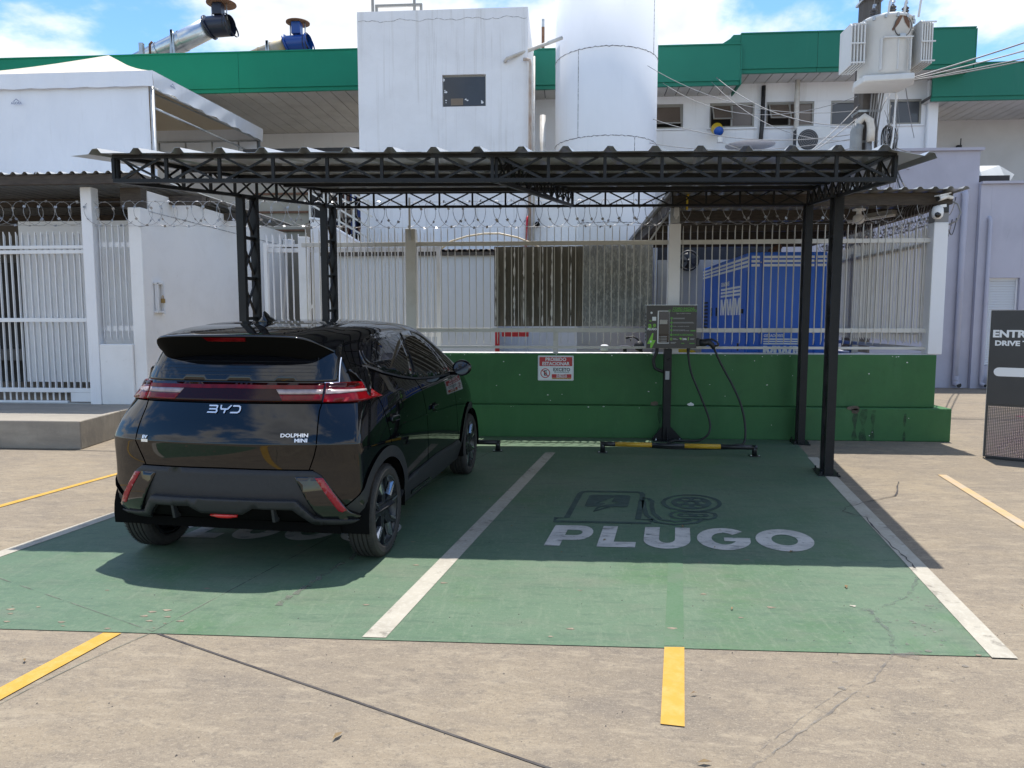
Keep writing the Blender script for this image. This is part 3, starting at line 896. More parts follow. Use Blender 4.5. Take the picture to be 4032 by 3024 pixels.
razor("razor_wire", "razor wire coil across the white side wall left of the lattice posts", (-5.95, 9.50, 2.93), (-2.0, 9.40, 2.86), .165, .19, GW, 8)
razor("razor_wire", "razor wire coil above the sliding gate at the left edge", (-9.2, 9.62, 2.99), (-5.95, 9.55, 2.93), .165, .205, GW, 9)
razor("razor_wire", "dense razor wire coil running back over the return fence", (4.60, 9.45, 2.86), (4.58, 13.6, 2.86), .165, .085, GW, 12)
random.seed(21)
# ------------------------------------------------------------------ left entrance: sliding gate, posts, side wall, carport roof
gate = thing("sliding_gate", "white sliding gate of vertical bars on the raised platform at the left edge", "gate", (-8.0, 9.66, .334))
pickets(gate, [-9.35 + .0915 * i for i in range(31)], 9.65, .50, 2.72, M['white_steel'], w=.035, t=.012, both=False, name="gate_bar")
for z, hh in ((2.50, .045), (2.435, .05), (1.50, .055), (.52, .06)):
    b = MB(); b.box(-9.5, -6.56, 9.60, 9.648, z - hh / 2, z + hh / 2); b.build("rail", M['white_steel'], gate, bevel=.003)
b = MB(); b.box(-9.5, -6.95, 9.60, 9.64, .345, .372); b.build("rail", M['white_steel'], gate)
b = MB(); b.box(-6.90, -6.565, 9.60, 9.645, .36, .488); b.build("wheel_cover", M['white_steel'], gate, bevel=.003)
pb = None
for i in range(26):
    b = MB(); b.box(-9.3 + .0915 * i, -9.275 + .0915 * i, 9.652, 9.662, .372, .49)
    if pb is None:
        pb = MB().box(-.0125, .0125, -.004, .004, 0, .118).build("lower_bar", M['white_steel'], gate, local=True, loc=(-1.3, 0, .04))
    else: again(pb, (-1.3 + .0915 * i, 0, .04))
b = MB(); b.box(-10, -6.5, 9.58, 9.70, .334, .343); o = b.build("gate_track", M['steel_pipe'], gate)
entry = thing("gate_post", "tall white square gate post between the sliding gate and the fixed bars", "post", (-6.49, 9.6, .334))
b = MB(); b.box(-6.555, -6.40, 9.52, 9.68, .334, 3.29); b.build("shaft", M['white_wall'], entry, bevel=.008)
lowwall = thing("low_wall", "short white rendered wall under the fixed bars beside the gate post", "wall", (-6.2, 9.6, .334))
b = MB(); b.box(-6.398, -5.92, 9.53, 9.70, .334, 1.17); b.build("wall_body", M['dirty_white'], lowwall, bevel=.01)
bars = thing("fixed_bars", "white pointed bars standing on the short wall beside the gate post", "fence", (-6.2, 9.62, 1.17))
pickets(bars, [-6.36 + .0875 * i for i in range(6)], 9.60, 1.21, 2.80, M['white_steel'], w=.032, t=.010)
for z in (2.53, 1.385):
    b = MB(); b.box(-6.398, -5.92, 9.634, 9.66, z - .035, z + .035); b.build("rail", M['white_steel'], bars)
side = thing("side_wall", "tall white boundary wall running back from the entrance with a bolted steel door latch", "wall", (-5.8, 9.6, 0))
b = MB(); b.box(-5.92, -5.74, 9.56, 9.76, 0, 3.02); b.build("end_pillar", M['dirty_white'], side, bevel=.01)
b = MB(); b.box(-5.92, -5.75, 9.765, 14.8, 0, 3.27); b.build("wall_body", M['dirty_white'], side)
b = MB(); b.box(-5.752, -5.745, 9.765, 14.8, 2.99, 3.0); b.build("wall_groove", M['seam_dark'], side)
# latch with padlock on the face turned towards the yard
lt = MB()
lt.box(-5.74, -5.70, 9.82, 9.86, 1.62, 2.02); lt.box(-5.745, -5.70, 9.80, 10.02, 2.0, 2.03); lt.box(-5.745, -5.70, 9.80, 10.02, 1.60, 1.63); lt.box(-5.73, -5.69, 9.97, 10.01, 1.58, 2.04)
lt.build("door_latch", M['white_steel'], side, bevel=.003)
pk = MB(); pk.box(-5.70, -5.675, 9.90, 9.97, 1.74, 1.80); pk.tube([(-5.69, 9.915, 1.80), (-5.69, 9.915, 1.83), (-5.69, 9.935, 1.845), (-5.69, 9.955, 1.83), (-5.69, 9.955, 1.80)], .005, 6)
pk.build("padlock", M['brass'], side)

def trapezoid_sheet(x0, x1, y0, y1, zf, pitch, hgt, top, base, skew=0.0, thick=.0012, phase=0.0):
    """ribbed metal sheet; ribs run along y, zf(x, y) gives the underside height, skew moves x along y"""
    prof = []
    x = x0
    k = math.floor((x0 - phase) / pitch)
    marks = [(x0, 0)]
    while True:
        c = phase + k * pitch
        if c - base / 2 > x1: break
        for dx, h_ in ((-base / 2, 0), (-top / 2, hgt), (top / 2, hgt), (base / 2, 0)):
            if x0 < c + dx < x1: marks.append((c + dx, h_))
        k += 1
    marks.append((x1, 0))
    b = MB()
    rows_t, rows_b = [], []
    ny = 4
    for j in range(ny + 1):
        y = y0 + (y1 - y0) * j / ny
        rows_b.append([(xx + skew * (y - y0), y, zf(xx, y) + h_) for xx, h_ in marks])
        rows_t.append([(xx + skew * (y - y0), y, zf(xx, y) + h_ + thick) for xx, h_ in marks])
    b.grid(rows_b, smooth=False)
    b.grid([list(reversed(r)) for r in rows_t], smooth=False)
    n = len(marks)
    for j, flip in ((0, 0), (ny, 1)):
        base_i = len(b.v)
        b.v += rows_b[j] + rows_t[j]
        for i in range(n - 1):
            b.f.append((base_i + i, base_i + i + 1, base_i + n + i + 1, base_i + n + i)); b.s.append(False)
    return b

cp = thing("carport_roof", "ribbed metal carport roof over the left entrance on dark timber beams", "roof", (-7.6, 9.4, 3.4))
for i, x in enumerate((-12.6, -11.2, -9.8, -8.4, -7.0)):
    trapezoid_sheet(x, x + 1.398, 9.30, 14.9, lambda xx, yy: 3.425 - .0 * (yy - 9.3), .165, .03, .03, .085, phase=-12.6).build("roof_sheet", M['galv_sheet'], cp, fix=False)
for y in (9.34, 11.2, 13.0):
    b = MB(); b.box(-12.6, -5.62, y, y + .09, 3.30, 3.42); b.build("roof_beam", M['dark_wood'], cp)
b = MB(); b.box(-6.05, -5.76, 9.62, 9.76, 3.02, 3.29); b.build("roof_beam", M['dark_wood'], cp)
for y in (10.3, 12.0):
    b = MB(); b.box(-5.745, -5.25, y, y + .12, 3.17, 3.29); b.build("roof_beam", M['dark_wood'], cp)
# dim interior seen through the bars
inn = thing("entrance_wall", "shaded wall and white door panel behind the sliding gate", "wall", (-8, 12, 0))
b = MB(); b.box(-14, -5.93, 13.2, 13.4, 0, 3.3); b.build("back_wall", M['dim_grey'], inn)
b = MB(); b.box(-8.27, -5.94, 10.55, 10.62, .55, 2.98); b.build("door_panel", M['white_wall'], inn)
b = MB(); b.box(-13.2, -8.0, 12.9, 13.1, .25, 2.55); b.build("opening_shade_slab", M['interior'], inn)  # near-black slab stands for the darkness inside the entrance
b = MB(); b.box(-13.2, -8.0, 12.6, 12.88, .75, .95); b.build("counter", M['dim_grey'], inn)
b = MB(); b.box(-14, -5.93, 9.95, 13.2, .30, .334); b.build("floor_slab", M['concrete'], inn)
lampb = thing("wall_speaker", "small dark box hung under the carport roof behind the razor wire", "box", (-7.1, 12.2, 2.9))
b = MB(); b.box(-7.75, -7.35, 12.7, 12.88, 2.68, 3.12); b.build("casing", M['plastic_black'], lampb, bevel=.01)
b = MB(); b.lathe([(.0, .0), (.10, .0), (.12, .02)], 16, 'y', (-7.55, 12.67, 2.88)); b.build("cone", M['interior'], lampb)

# damp run and small chips on the green wall
for x, w_, z1 in ((3.70, .05, .40), (3.60, .035, .36), (3.82, .03, .39), (1.20, .03, .41), (4.2, .02, .35)):
    b = MB(); rows = []
    for k in range(9):
        z = z1 * k / 8 + .002
        rows.append([(x - w_ * (.6 + .4 * math.sin(k * 1.3)), 9.2172, z), (x + w_ * (.7 + .3 * math.cos(k * .9)), 9.2172, z)])
    b.grid(rows, smooth=False); b.build("damp_streak", M['damp'], wall, fix=False)
b = MB()
random.seed(77)
for k in range(60):
    up_ = random.random() < .65
    x = random.uniform(-3.2, 4.5)
    z = random.choice([random.uniform(1.045, 1.07), random.uniform(.45, 1.0)]) if up_ else random.choice([random.uniform(.39, .412), random.uniform(.05, .38)])
    y = 9.3035 if up_ else 9.2185
    r = random.uniform(.003, .010)
    b.add([(x + r * random.uniform(.6, 1.4) * math.cos(a * .9), y, z + r * .8 * random.uniform(.5, 1.2) * math.sin(a * .9)) for a in range(7)], [tuple(range(7))])
o = b.build("paint_chips", M['dirty_white'], wall, fix=False); o['kind'] = 'stuff'
# loose grit on the floor
random.seed(78)
b = MB()
for k in range(420):
    y = 1.6 + 7.0 * random.random() ** 1.6; x = random.uniform(-3.5, 4.5) * (.35 + y / 9)
    r = random.uniform(.0015, .0048)
    z = .004 if (stripe_x(-3.86, y) < x < stripe_x(1.95, y) and y > 3.25) else 0
    b.add([(x + r, y, z), (x, y + r, z), (x - r, y, z), (x, y - r, z), (x + r * .2, y, z + r * 1.1)], [(0, 1, 4), (1, 2, 4), (2, 3, 4), (3, 0, 4)])
o = b.build("grit", M['stain'] if False else M['pole']); o['kind'] = 'stuff'
b = MB()
for k in range(26):
    y = random.uniform(2.0, 7.5); x = random.uniform(-2.6, 3.6); a = random.uniform(0, 6.28); L_ = random.uniform(.012, .03)
    ca, sa = math.cos(a) * L_, math.sin(a) * L_
    b.add([(x - ca, y - sa, .010), (x - sa * .35, y + ca * .35, .017), (x + ca, y + sa, .012), (x + sa * .35, y - ca * .35, .018)], [(0, 1, 2, 3)])
o = b.build("dry_leaves", mat("dry_leaf", (.16, .10, .05), (.24, .17, .08), scale=30, rough=.8), fix=False); o['kind'] = 'stuff'
random.seed(11)
# ================================================================== CANOPY over the charging bays
canopy = thing("parking_canopy", "black steel truss canopy with ribbed metal roof on four lattice posts over the bays", "canopy", (-.2, 7.0, 0))
F0, F1 = Vector((-3.28, 5.155, 2.522)), Vector((2.24, 5.233, 2.471))
B0, B1 = Vector((-2.75, 8.86, 2.880)), Vector((2.89, 9.083, 2.884))
def cs(s, t, dz=0.0):
    return F0.lerp(F1, s).lerp(B0.lerp(B1, s), t) + Vector((0, 0, dz))
TH = .172
def truss(a, c, n, name="truss", w=.034, cross=True, h_=TH):
    """flat truss from a to c (undersides); chords, uprights and crossed braces are parts of it"""
    a, c = Vector(a), Vector(c)
    up = Vector((0, 0, 1))
    b = MB(); b.bar(a, c, w, .028); tr = b.build(name, M['black_steel'], canopy)
    b = MB(); b.bar(a + up * h_, c + up * h_, w, .028); b.build("top_chord", M['black_steel'], tr)
    for i in range(n + 1):
        p = a.lerp(c, i / n)
        b = MB(); b.bar(p + up * .012, p + up * (h_ - .012), .022, .022, up=(0, 1, 0)); b.build("upright", M['black_steel'], tr)
    d = (c - a).normalized(); s = Vector((-d.y, d.x, 0)) * .006
    for i in range(n):
        p, q = a.lerp(c, (i + .12) / n), a.lerp(c, (i + .88) / n)
        b = MB(); b.bar(p + up * .012 + s, q + up * (h_ - .012) + s, .010, .016); b.build("brace", M['black_steel'], tr)
        if cross:
            b = MB(); b.bar(p + up * (h_ - .012) - s, q + up * .012 - s, .010, .016); b.build("brace", M['black_steel'], tr)
    return tr
truss(F0, F1, 14)
truss(B0, B1, 14)
for s in (0.0, .503, 1.0):
    n = 10
    truss(cs(s, .012), cs(s, .99), n, w=.04)
for t in (.215, .42, .64, .86):
    b = MB(); b.bar(cs(0, t, TH - .010), cs(1, t, TH - .010), .045, .042); b.build("purlin", M['black_steel'], canopy)
# ribbed sheets (five, each about 1.2 m wide), ribs run down the slope
def canopy_sheets():
    Ltot = 5.46
    pitch = .3005
    lo_, hi_ = -.225, Ltot + .235
    cuts = [lo_, 1.07, 2.27, 3.47, 4.67, hi_]
    for a, c in zip(cuts[:-1], cuts[1:]):
        marks = [(a, 0)]
        k = math.ceil((a - .1) / pitch) - 1
        while k * pitch < c + .1:
            for dx, h_ in ((-.046, 0), (-.018, .034), (.018, .034), (.046, 0)):
                x = k * pitch - .05 + dx
                if a < x < c: marks.append((x, h_))
            k += 1
        marks.append((c, 0))
        b = MB(); rb, rt = [], []
        ts = [-.03, .0, .25, .5, .75, 1.0, 1.085]
        for t in ts:
            row_b, row_t = [], []
            for x, h_ in marks:
                s = x / Ltot
                p = cs(s, t, TH + .014 + h_)
                edge = max(0, x - 5.42) * .20 + max(0, -.02 - x) * .10
                p.z -= edge + (random.uniform(0, .003) if t < 0 else 0)
                row_b.append(p); row_t.append(p + Vector((0, 0, .0016)))
            rb.append(row_b); rt.append(row_t)
        b.grid(rb, smooth=False); b.grid([list(reversed(r)) for r in rt], smooth=False)
        n = len(marks)
        for rr, tt in ((rb[0], rt[0]), (rb[-1], rt[-1])):
            bi = len(b.v); b.v += list(rr) + list(tt)
            for i in range(n - 1): b.f.append((bi + i, bi + i + 1, bi + n + i + 1, bi + n + i)); b.s.append(False)
        b.build("roof_sheet", M['galv_sheet'], canopy, fix=False)
canopy_sheets()
def lattice_post(p, direction, top, depth=.23, w=.075):
    p = Vector(p); d = Vector((*direction, 0)).normalized(); s = Vector((-d.y, d.x, 0))
    b = MB(); b.bar(p - d * depth / 2, p - d * depth / 2 + Vector((0, 0, top)), w, .045, up=tuple(d))
    post = b.build("lattice_post", M['black_steel'], canopy)
    b = MB(); b.bar(p + d * depth / 2, p + d * depth / 2 + Vector((0, 0, top)), w, .045, up=tuple(d)); b.build("rail", M['black_steel'], post)
    n = int(top / .36)
    for i in range(n):
        z0, z1 = top * i / n, top * (i + 1) / n
        a0, a1 = p - d * (depth / 2 - .02), p + d * (depth / 2 - .02)
        Z = lambda q, z: q + Vector((0, 0, z))
        b = MB(); b.bar(Z(a0, z0 + .03), Z(a1, z1 - .03), .02, .012); b.build("brace", M['black_steel'], post)
        b = MB(); b.bar(Z(a1, z0 + .03) + s * .012, Z(a0, z1 - .03) + s * .012, .02, .012); b.build("brace", M['black_steel'], post)
        b = MB(); b.bar(Z(a0, z1 - .01), Z(a1, z1 - .01), .03, .03); b.build("strut", M['black_steel'], post)
    b = MB(); b.bar(p - d * (depth / 2 + .06) + Vector((0, 0, .009)), p + d * (depth / 2 + .06) + Vector((0, 0, .009)), .20, .012)
    b.build("base_plate", M['black_steel'], post)
    for e in (-1, 1):
        for f_ in (-1, 1):
            q = p + d * e * (depth / 2 + .04) + s * f_ * .075
            b = MB(); b.lathe([(.0, .045), (.008, .045), (.008, .015)], 8, 'z', (q.x, q.y, 0)); b.build("anchor_bolt", M['black_steel'], post)
UL = (B0 - F0).to_2d(); UR = (B1 - F1).to_2d()
def zt(s, t): return cs(s, t).z
lattice_post(cs(0, .455, -cs(0, .455).z), UL, zt(0, .455))
lattice_post(cs(0, .905, -cs(0, .905).z), UL, zt(0, .905))
lattice_post(cs(1, .525, -cs(1, .525).z), UR, zt(1, .525), w=.08)
lattice_post(cs(1, .985, -cs(1, .985).z), UR, zt(1, .985), w=.08)

# ================================================================== CAR (local frame: x right, y forwards from the tail, z up)
M['car_paint'] = mat("black_car_paint", (0.0020, 0.0022, 0.0030), rough=0.03, spec=0.6)
M['car_glass'] = mat("tinted_car_glass", (0.004, 0.0045, 0.006), rough=0.02, spec=0.65)
M['car_clad'] = mat("matte_black_cladding", (0.020, 0.021, 0.024), (0.024, 0.025, 0.028), scale=40, rough=0.55, bump=0.1, bscale=400, spec=0.4)
M['car_under'] = mat("matte_black_underside", (0.0025, 0.0025, 0.0025), rough=0.85, spec=0.1)
M['car_piano'] = mat("piano_black_lamp_cover", (0.003, 0.003, 0.004), rough=0.03, spec=0.7)
M['lamp_red'] = mat("red_lamp_lens", (0.17, 0.002, 0.005), (0.09, 0.0015, 0.003), scale=16, rough=0.07, spec=0.35)
M['lamp_dark_red'] = mat("dark_red_lamp_lens", (0.018, 0.0012, 0.0016), rough=0.06, spec=0.3)
M['lamp_clear'] = mat("milky_lamp_lens", (0.40, 0.33, 0.32), (0.27, 0.21, 0.21), scale=24, rough=0.12)
M['lamp_pink'] = mat("red_reflector_lens", (0.26, 0.008, 0.020), rough=0.06)
M['chrome'] = mat("silver_badge", (0.78, 0.79, 0.81), rough=0.22, metal=0.55)
M['tyre'] = mat("tyre_rubber", (0.022, 0.021, 0.020), (0.034, 0.031, 0.029), scale=30, rough=0.75)
M['rim_dark'] = mat("dark_grey_rim_enamel", (0.016, 0.018, 0.021), rough=0.28, spec=0.5)
M['rim_cut'] = mat("machined_alloy", (0.40, 0.42, 0.45), rough=0.22, metal=0.9)
M['seam'] = mat("panel_gap", (0.001, 0.001, 0.001), rough=0.95, spec=0.0)

car = thing("parked_car", "glossy black electric hatchback parked nose-in in the left green bay", "car", (-2.02, 4.013, 0), -R(4.96))

def ring(z, yr, yc, xc, W, yf, dz=None, flatw=1.0):
    xs_ = [(0, yr), (.30, yr + .10 * (yc - yr)), (.54, yr + .34 * (yc - yr)), (.54 + .62 * (xc - .54) if xc > .56 else xc * .9, yr + .66 * (yc - yr)), (xc, yc),
           (xc + .55 * (W - xc), yc + .17)]
    yy = [1.0, 1.65, 2.30, 2.85]
    if yf < 3.3:
        k = (yf - .25 - 1.0) / 1.85
        yy = [1.0 + (q - 1.0) * k for q in yy]
    xs_ += [(W, yy[0]), (W, yy[1]), (W * .995, yy[2]), (W * .975, yy[3])]
    if yf > 3.3: xs_ += [(W * .93, yf - .36), (W * .76, yf - .12), (.36, yf - .02), (0, yf)]
    else: xs_ += [(W * .93, yf - .12), (W * .80, yf - .05), (.36, yf - .01), (0, yf)]
    out = []
    for i, (x, y) in enumerate(xs_):
        out.append((x, y, z + (dz(x, y) if dz else 0)))
    return out

def roof_drop(x, y):
    d = y - 1.45
    return -.052 * (d / 1.0) ** 2 * (1.0 if d < 0 else 1.15)
RINGS = [
    ring(.20, .20, .28, .72, .78, 3.55, lambda x, y: .115 * min(1, max(0, 1 - (y - .3) / .5))),
    ring(.30, .11, .25, .785, .820, 3.66, lambda x, y: .035 * min(1, max(0, 1 - (y - .3) / .5))),
    ring(.375, .07, .225, .815, .842, 3.74),
    ring(.46, .035, .205, .817, .850, 3.77),
    ring(.56, .045, .200, .806, .855, 3.78),
    ring(.66, .055, .200, .808, .858, 3.78),
    ring(.745, .035, .190, .806, .858, 3.76),
    ring(.795, .018, .185, .800, .857, 3.73),
    ring(.845, .032, .200, .792, .852, 3.68),
    ring(.93, .068, .250, .772, .842, 3.55),
    ring(1.03, .125, .330, .742, .822, 3.12),
    ring(1.055, .140, .345, .728, .812, 3.05),
    ring(1.15, .185, .385, .690, .772, 2.86),
    ring(1.26, .240, .415, .640, .715, 2.66),
    ring(1.36, .320, .470, .592, .655, 2.48),
    ring(1.440, .44, .54, .555, .605, 2.36, lambda x, y: .35 * roof_drop(x, y)),
    ring(1.490, .56, .62, .49, .540, 2.26, lambda x, y: .8 * roof_drop(x, y)),
    ring(1.516, .66, .70, .36, .400, 2.12, lambda x, y: roof_drop(x, y)),
    ring(1.525, .90, .92, .14, .160, 1.90, lambda x, y: roof_drop(x, y)),
]
def car_hull():
    rows = []
    for r in RINGS:
        full = r + [(-x, y, z) for x, y, z in reversed(r[1:-1])]
        rows.append(full)
    b = MB(); b.grid(rows, smooth=True, closed=True)
    n = len(rows[0])
    top = len(rows) - 1
    h_ = n // 2
    # close the roof with quads across, and the floor
    def cap(row, flip):
        base = row * n
        for i in range(h_):
            a_, b_ = base + i, base + i + 1
            c_, d_ = base + (n - i - 1) % n, base + (n - i) % n
            if i == 0: q = (a_, b_, c_)
            elif i == h_ - 1: q = (a_, b_, d_)
            else: q = (a_, b_, c_, d_)
            b.f.append(tuple(reversed(q)) if flip else q); b.s.append(True)
    cap(top, False); cap(0, True)
    me = bpy.data.meshes.new("hull_cage")
    me.from_pydata(b.v, [], b.f)
    bm = bmesh.new(); bm.from_mesh(me)
    bmesh.ops.recalc_face_normals(bm, faces=bm.faces)
    cl = bm.edges.layers.float.get("crease_edge") or bm.edges.layers.float.new("crease_edge")
    bm.verts.index_update()
    def on(e, rset=None, cset=None):
        i, j = e.verts[0].index, e.verts[1].index
        ri, rj, ci, cj = i // n, j // n, i % n, j % n
        if rset is not None and ri == rj == rset and all(min(c, n - c) in cset for c in (ci, cj)): return True
        return False
    for e in bm.edges:
        i, j = e.verts[0].index, e.verts[1].index
        ri, rj, ci, cj = i // n, j // n, min(i % n, n - i % n), min(j % n, n - j % n)
        if ri == rj == 7 and ci <= 5 and cj <= 5: e[cl] = .85
        if ri == rj and ri in (10, 11) and ci <= 5 and cj <= 5: e[cl] = .7
        if ci == cj == 4 and 2 <= min(ri, rj) and max(ri, rj) <= 11: e[cl] = .45
        if ri == rj == 0: e[cl] = .8
    bm.to_mesh(me); bm.free()
    o = bpy.data.objects.new("hull_cage", me); COL.objects.link(o)
    md = o.modifiers.new("s", 'SUBSURF'); md.levels = 3; md.render_levels = 3
    dg = bpy.context.evaluated_depsgraph_get()
    res = bpy.data.meshes.new_from_object(o.evaluated_get(dg))
    bpy.data.objects.remove(o)
    return res
hull = car_hull()
HV = [v.co.copy() for v in hull.vertices]
HF = [tuple(p.vertices) for p in hull.polygons]
BVH = BVHTree.FromPolygons(HV, HF)
HNV = [v.normal.copy() for v in hull.vertices]
def soft(loc, i):
    """hull normal blended between the corners of the face that was hit"""
    n_ = Vector((0, 0, 0))
    for k in HF[i]:
        n_ += HNV[k] / ((HV[k] - loc).length + 1e-4)
    return n_.normalized()
def hit_rear(x, z):
    loc, nor, i, d = BVH.ray_cast(Vector((x, -3, z)), Vector((0, 1, 0)))
    return (loc, soft(loc, i)) if loc else (None, None)
def hit_side(y, z, sgn=1):
    loc, nor, i, d = BVH.ray_cast(Vector((sgn * 3, y, z)), Vector((-sgn, 0, 0)))
    return (loc, soft(loc, i)) if loc else (None, None)

WHEEL_Y = (.565, 3.06)
WR = .298
def make_body():
    bm = bmesh.new(); bm.from_mesh(hull)
    kill = []
    for f in bm.faces:
        c = f.calc_center_median()
        if abs(c.x) > .45:
            for wy in WHEEL_Y:
                if (c.y - wy) ** 2 + (c.z - .30) ** 2 < .352 ** 2: kill.append(f); break
    bmesh.ops.delete(bm, geom=kill, context='FACES')
    me = bpy.data.meshes.new("body"); bm.to_mesh(me); bm.free()
    me.polygons.foreach_set("use_smooth", [True] * len(me.polygons))
    me.materials.append(M['car_paint'])
    o = bpy.data.objects.new("body", me); COL.objects.link(o); o.parent = car
    return o
body = make_body()

def patch(name, poly, m, off=.004, mode='rear', step=.03, parent=None, sgn=1, skirt=.006, rnd=0, smooth=True):
    """panel that follows the hull: poly in (x, z) seen from behind or (y, z) seen from the side, lifted by off, with a rim"""
    if rnd:
        out = []
        n = len(poly)
        for i in range(n):
            p, a, c = Vector(poly[i]), Vector(poly[i - 1]), Vector(poly[(i + 1) % n])
            r = min(rnd, (a - p).length * .45, (c - p).length * .45)
            p0, p2 = p + (a - p).normalized() * r, p + (c - p).normalized() * r
            for k in range(4):
                t = k / 3
                out.append(tuple(p0 * (1 - t) ** 2 + p * 2 * t * (1 - t) + p2 * t * t))
        poly = out
    # refine outline
    pts = []
    n = len(poly)
    for i in range(n):
        a, c = Vector(poly[i]), Vector(poly[(i + 1) % n])
        k = max(1, int((c - a).length / step))
        for j in range(k): pts.append(a.lerp(c, j / k))
    nb = len(pts)
    def inside(p):
        c = False
        for i in range(nb):
            a, d = pts[i], pts[i - 1]
            if (a[1] > p[1]) != (d[1] > p[1]) and p[0] < (d[0] - a[0]) * (p[1] - a[1]) / (d[1] - a[1]) + a[0]: c = not c
        return c
    xs_ = [p[0] for p in pts]; ys_ = [p[1] for p in pts]
    allp = list(pts)
    x = min(xs_) + step * .5
    while x < max(xs_):
        y = min(ys_) + step * .5
        while y < max(ys_):
            if inside((x, y)) and min((p - Vector((x, y))).length for p in pts) > step * .45: allp.append(Vector((x, y)))
            y += step
        x += step
    v, e, f, *_ = delaunay_2d_cdt(allp, [(i, (i + 1) % nb) for i in range(nb)], [], 0, 1e-6)
    keep = [t for t in f if inside(sum((v[i] for i in t), Vector((0, 0))) / len(t))]
    P, Nn = [], []
    for p in v:
        loc, nor = (hit_rear(p[0], p[1]) if mode == 'rear' else hit_side(p[0], p[1], sgn))
        if loc is None:
            P.append(None); Nn.append(None); continue
        P.append(loc); Nn.append(nor)
    keep = [t for t in keep if all(P[i] is not None for i in t)]
    used = sorted({i for t in keep for i in t})
    # smooth normals a little through the hull's own vertex normals is enough at this density
    b = MB(); idx = {}
    for i in used:
        oo = off(v[i][0], v[i][1]) if callable(off) else off
        idx[i] = len(b.v); b.v.append(tuple(P[i] + Nn[i] * oo))
    want = Vector((0, -1, 0)) if mode == 'rear' else Vector((sgn, 0, 0))
    for t in keep:
        q = [idx[i] for i in t]
        nn = (Vector(b.v[q[1]]) - Vector(b.v[q[0]])).cross(Vector(b.v[q[2]]) - Vector(b.v[q[0]]))
        if nn.dot(want) < 0: q.reverse()
        b.f.append(tuple(q)); b.s.append(smooth)
    # rim
    cnt = {}
    for t in b.f[:]:
        for k in range(len(t)):
            cnt.setdefault(frozenset((t[k], t[(k + 1) % len(t)])), []).append((t[k], t[(k + 1) % len(t)]))
    inner = {}
    rev = {j: i for i, j in idx.items()}
    for es in list(cnt.values()):
        if len(es) == 1:
            a, c = es[0]
            for q in (a, c):
                if q not in inner:
                    inner[q] = len(b.v)
                    b.v.append(tuple(Vector(b.v[q]) - Nn[rev[q]] * skirt))
            b.f.append((c, a, inner[a], inner[c])); b.s.append(False)
    o = b.build(name, m, parent or car, fix=False, local=True)
    return o

def strip(name, pts, w, m, off=.0025, mode='rear', sgn=1, parent=None, step=.02, h_=.002):
    """thin line laid on the hull"""
    dense = []
    for i in range(len(pts) - 1):
        a, c = Vector(pts[i]), Vector(pts[i + 1])
        k = max(1, int((c - a).length / step))
        for j in range(k): dense.append(a.lerp(c, j / k))
    dense.append(Vector(pts[-1]))
    rows = []
    for i, p in enumerate(dense):
        d = (dense[min(i + 1, len(dense) - 1)] - dense[max(i - 1, 0)]).normalized()
        s = Vector((-d.y, d.x)) * w / 2
        row = []
        for q in (p - s, p + s):
            loc, nor = hit_rear(*q) if mode == 'rear' else hit_side(q[0], q[1], sgn)
            if loc is None: row = None; break
            row.append(loc + nor * off)
        if row: rows.append(row)
    b = MB(); b.grid(rows, smooth=True)
    return b.build(name, m, parent or car, fix=False, local=True)

def mirror(poly): return [(-x, z) for x, z in reversed(poly)]
# ------------------------------------------------------------------ car panels and fittings
def both(fn):
    for sg in (1, -1): fn(sg)
def sx(poly, sg): return poly if sg > 0 else [(-x, z) for x, z in reversed(poly)]

# tail: glass, lamp bar, tailgate gap, bumper
GLASS = [(-.625, 1.146), (-.30, 1.149), (0, 1.150), (.30, 1.149), (.625, 1.146), (.607, 1.30), (.585, 1.37), (.2, 1.40), (-.2, 1.40), (-.585, 1.37), (-.607, 1.30)]
rear_glass = patch("rear_window", GLASS, M['car_glass'], off=.004, rnd=.02)
strip("heater_line", [(-.50, 1.30), (-.525, 1.20), (-.50, 1.182), (0, 1.186), (.50, 1.182), (.525, 1.20), (.50, 1.30)], .0016, M['ac_grille'], off=.0055, parent=rear_glass)
for z in (1.205, 1.225, 1.245, 1.265):
    strip("heater_line", [(-.50, z - .003), (0, z), (.50, z - .003)], .0010, M['car_clad'], off=.0055, parent=rear_glass)
bar = patch("lamp_bar", [(-.566, 1.030), (0, 1.032), (.566, 1.030), (.563, 1.136), (0, 1.139), (-.563, 1.136)], M['lamp_dark_red'], off=.016, skirt=.03)
strip("lamp_strip", [(-.56, 1.112), (0, 1.116), (.56, 1.112)], .022, M['lamp_red'], off=.0175, parent=bar)
def inner_lamps(sg):
    patch("lamp_segment", sx([(.345, 1.034), (.562, 1.034), (.560, 1.070), (.318, 1.071)], sg), M['lamp_red'], off=.0175, parent=bar, skirt=.003, step=.02)
    patch("clear_segment", sx([(.318, 1.073), (.560, 1.073), (.559, 1.099), (.296, 1.101)], sg), M['lamp_clear'], off=.0175, parent=bar, skirt=.003, step=.02)
both(inner_lamps)
def outer_lamp(sg):
    lm_ = patch("tail_lamp", sx([(.573, 1.028), (.745, 1.022), (.790, 1.028), (.718, 1.130), (.655, 1.136), (.570, 1.137)], sg), M['lamp_red'], off=.016, skirt=.03, step=.02)
    patch("clear_segment", sx([(.575, 1.073), (.745, 1.074), (.738, 1.087), (.574, 1.100)], sg), M['lamp_clear'], off=.018, parent=lm_, skirt=.003, step=.015)
    patch("dark_segment", sx([(.573, 1.115), (.70, 1.104), (.715, 1.112), (.705, 1.128), (.655, 1.134), (.572, 1.135)], sg), M['lamp_dark_red'], off=.018, parent=lm_, skirt=.003, step=.015)
both(outer_lamp)
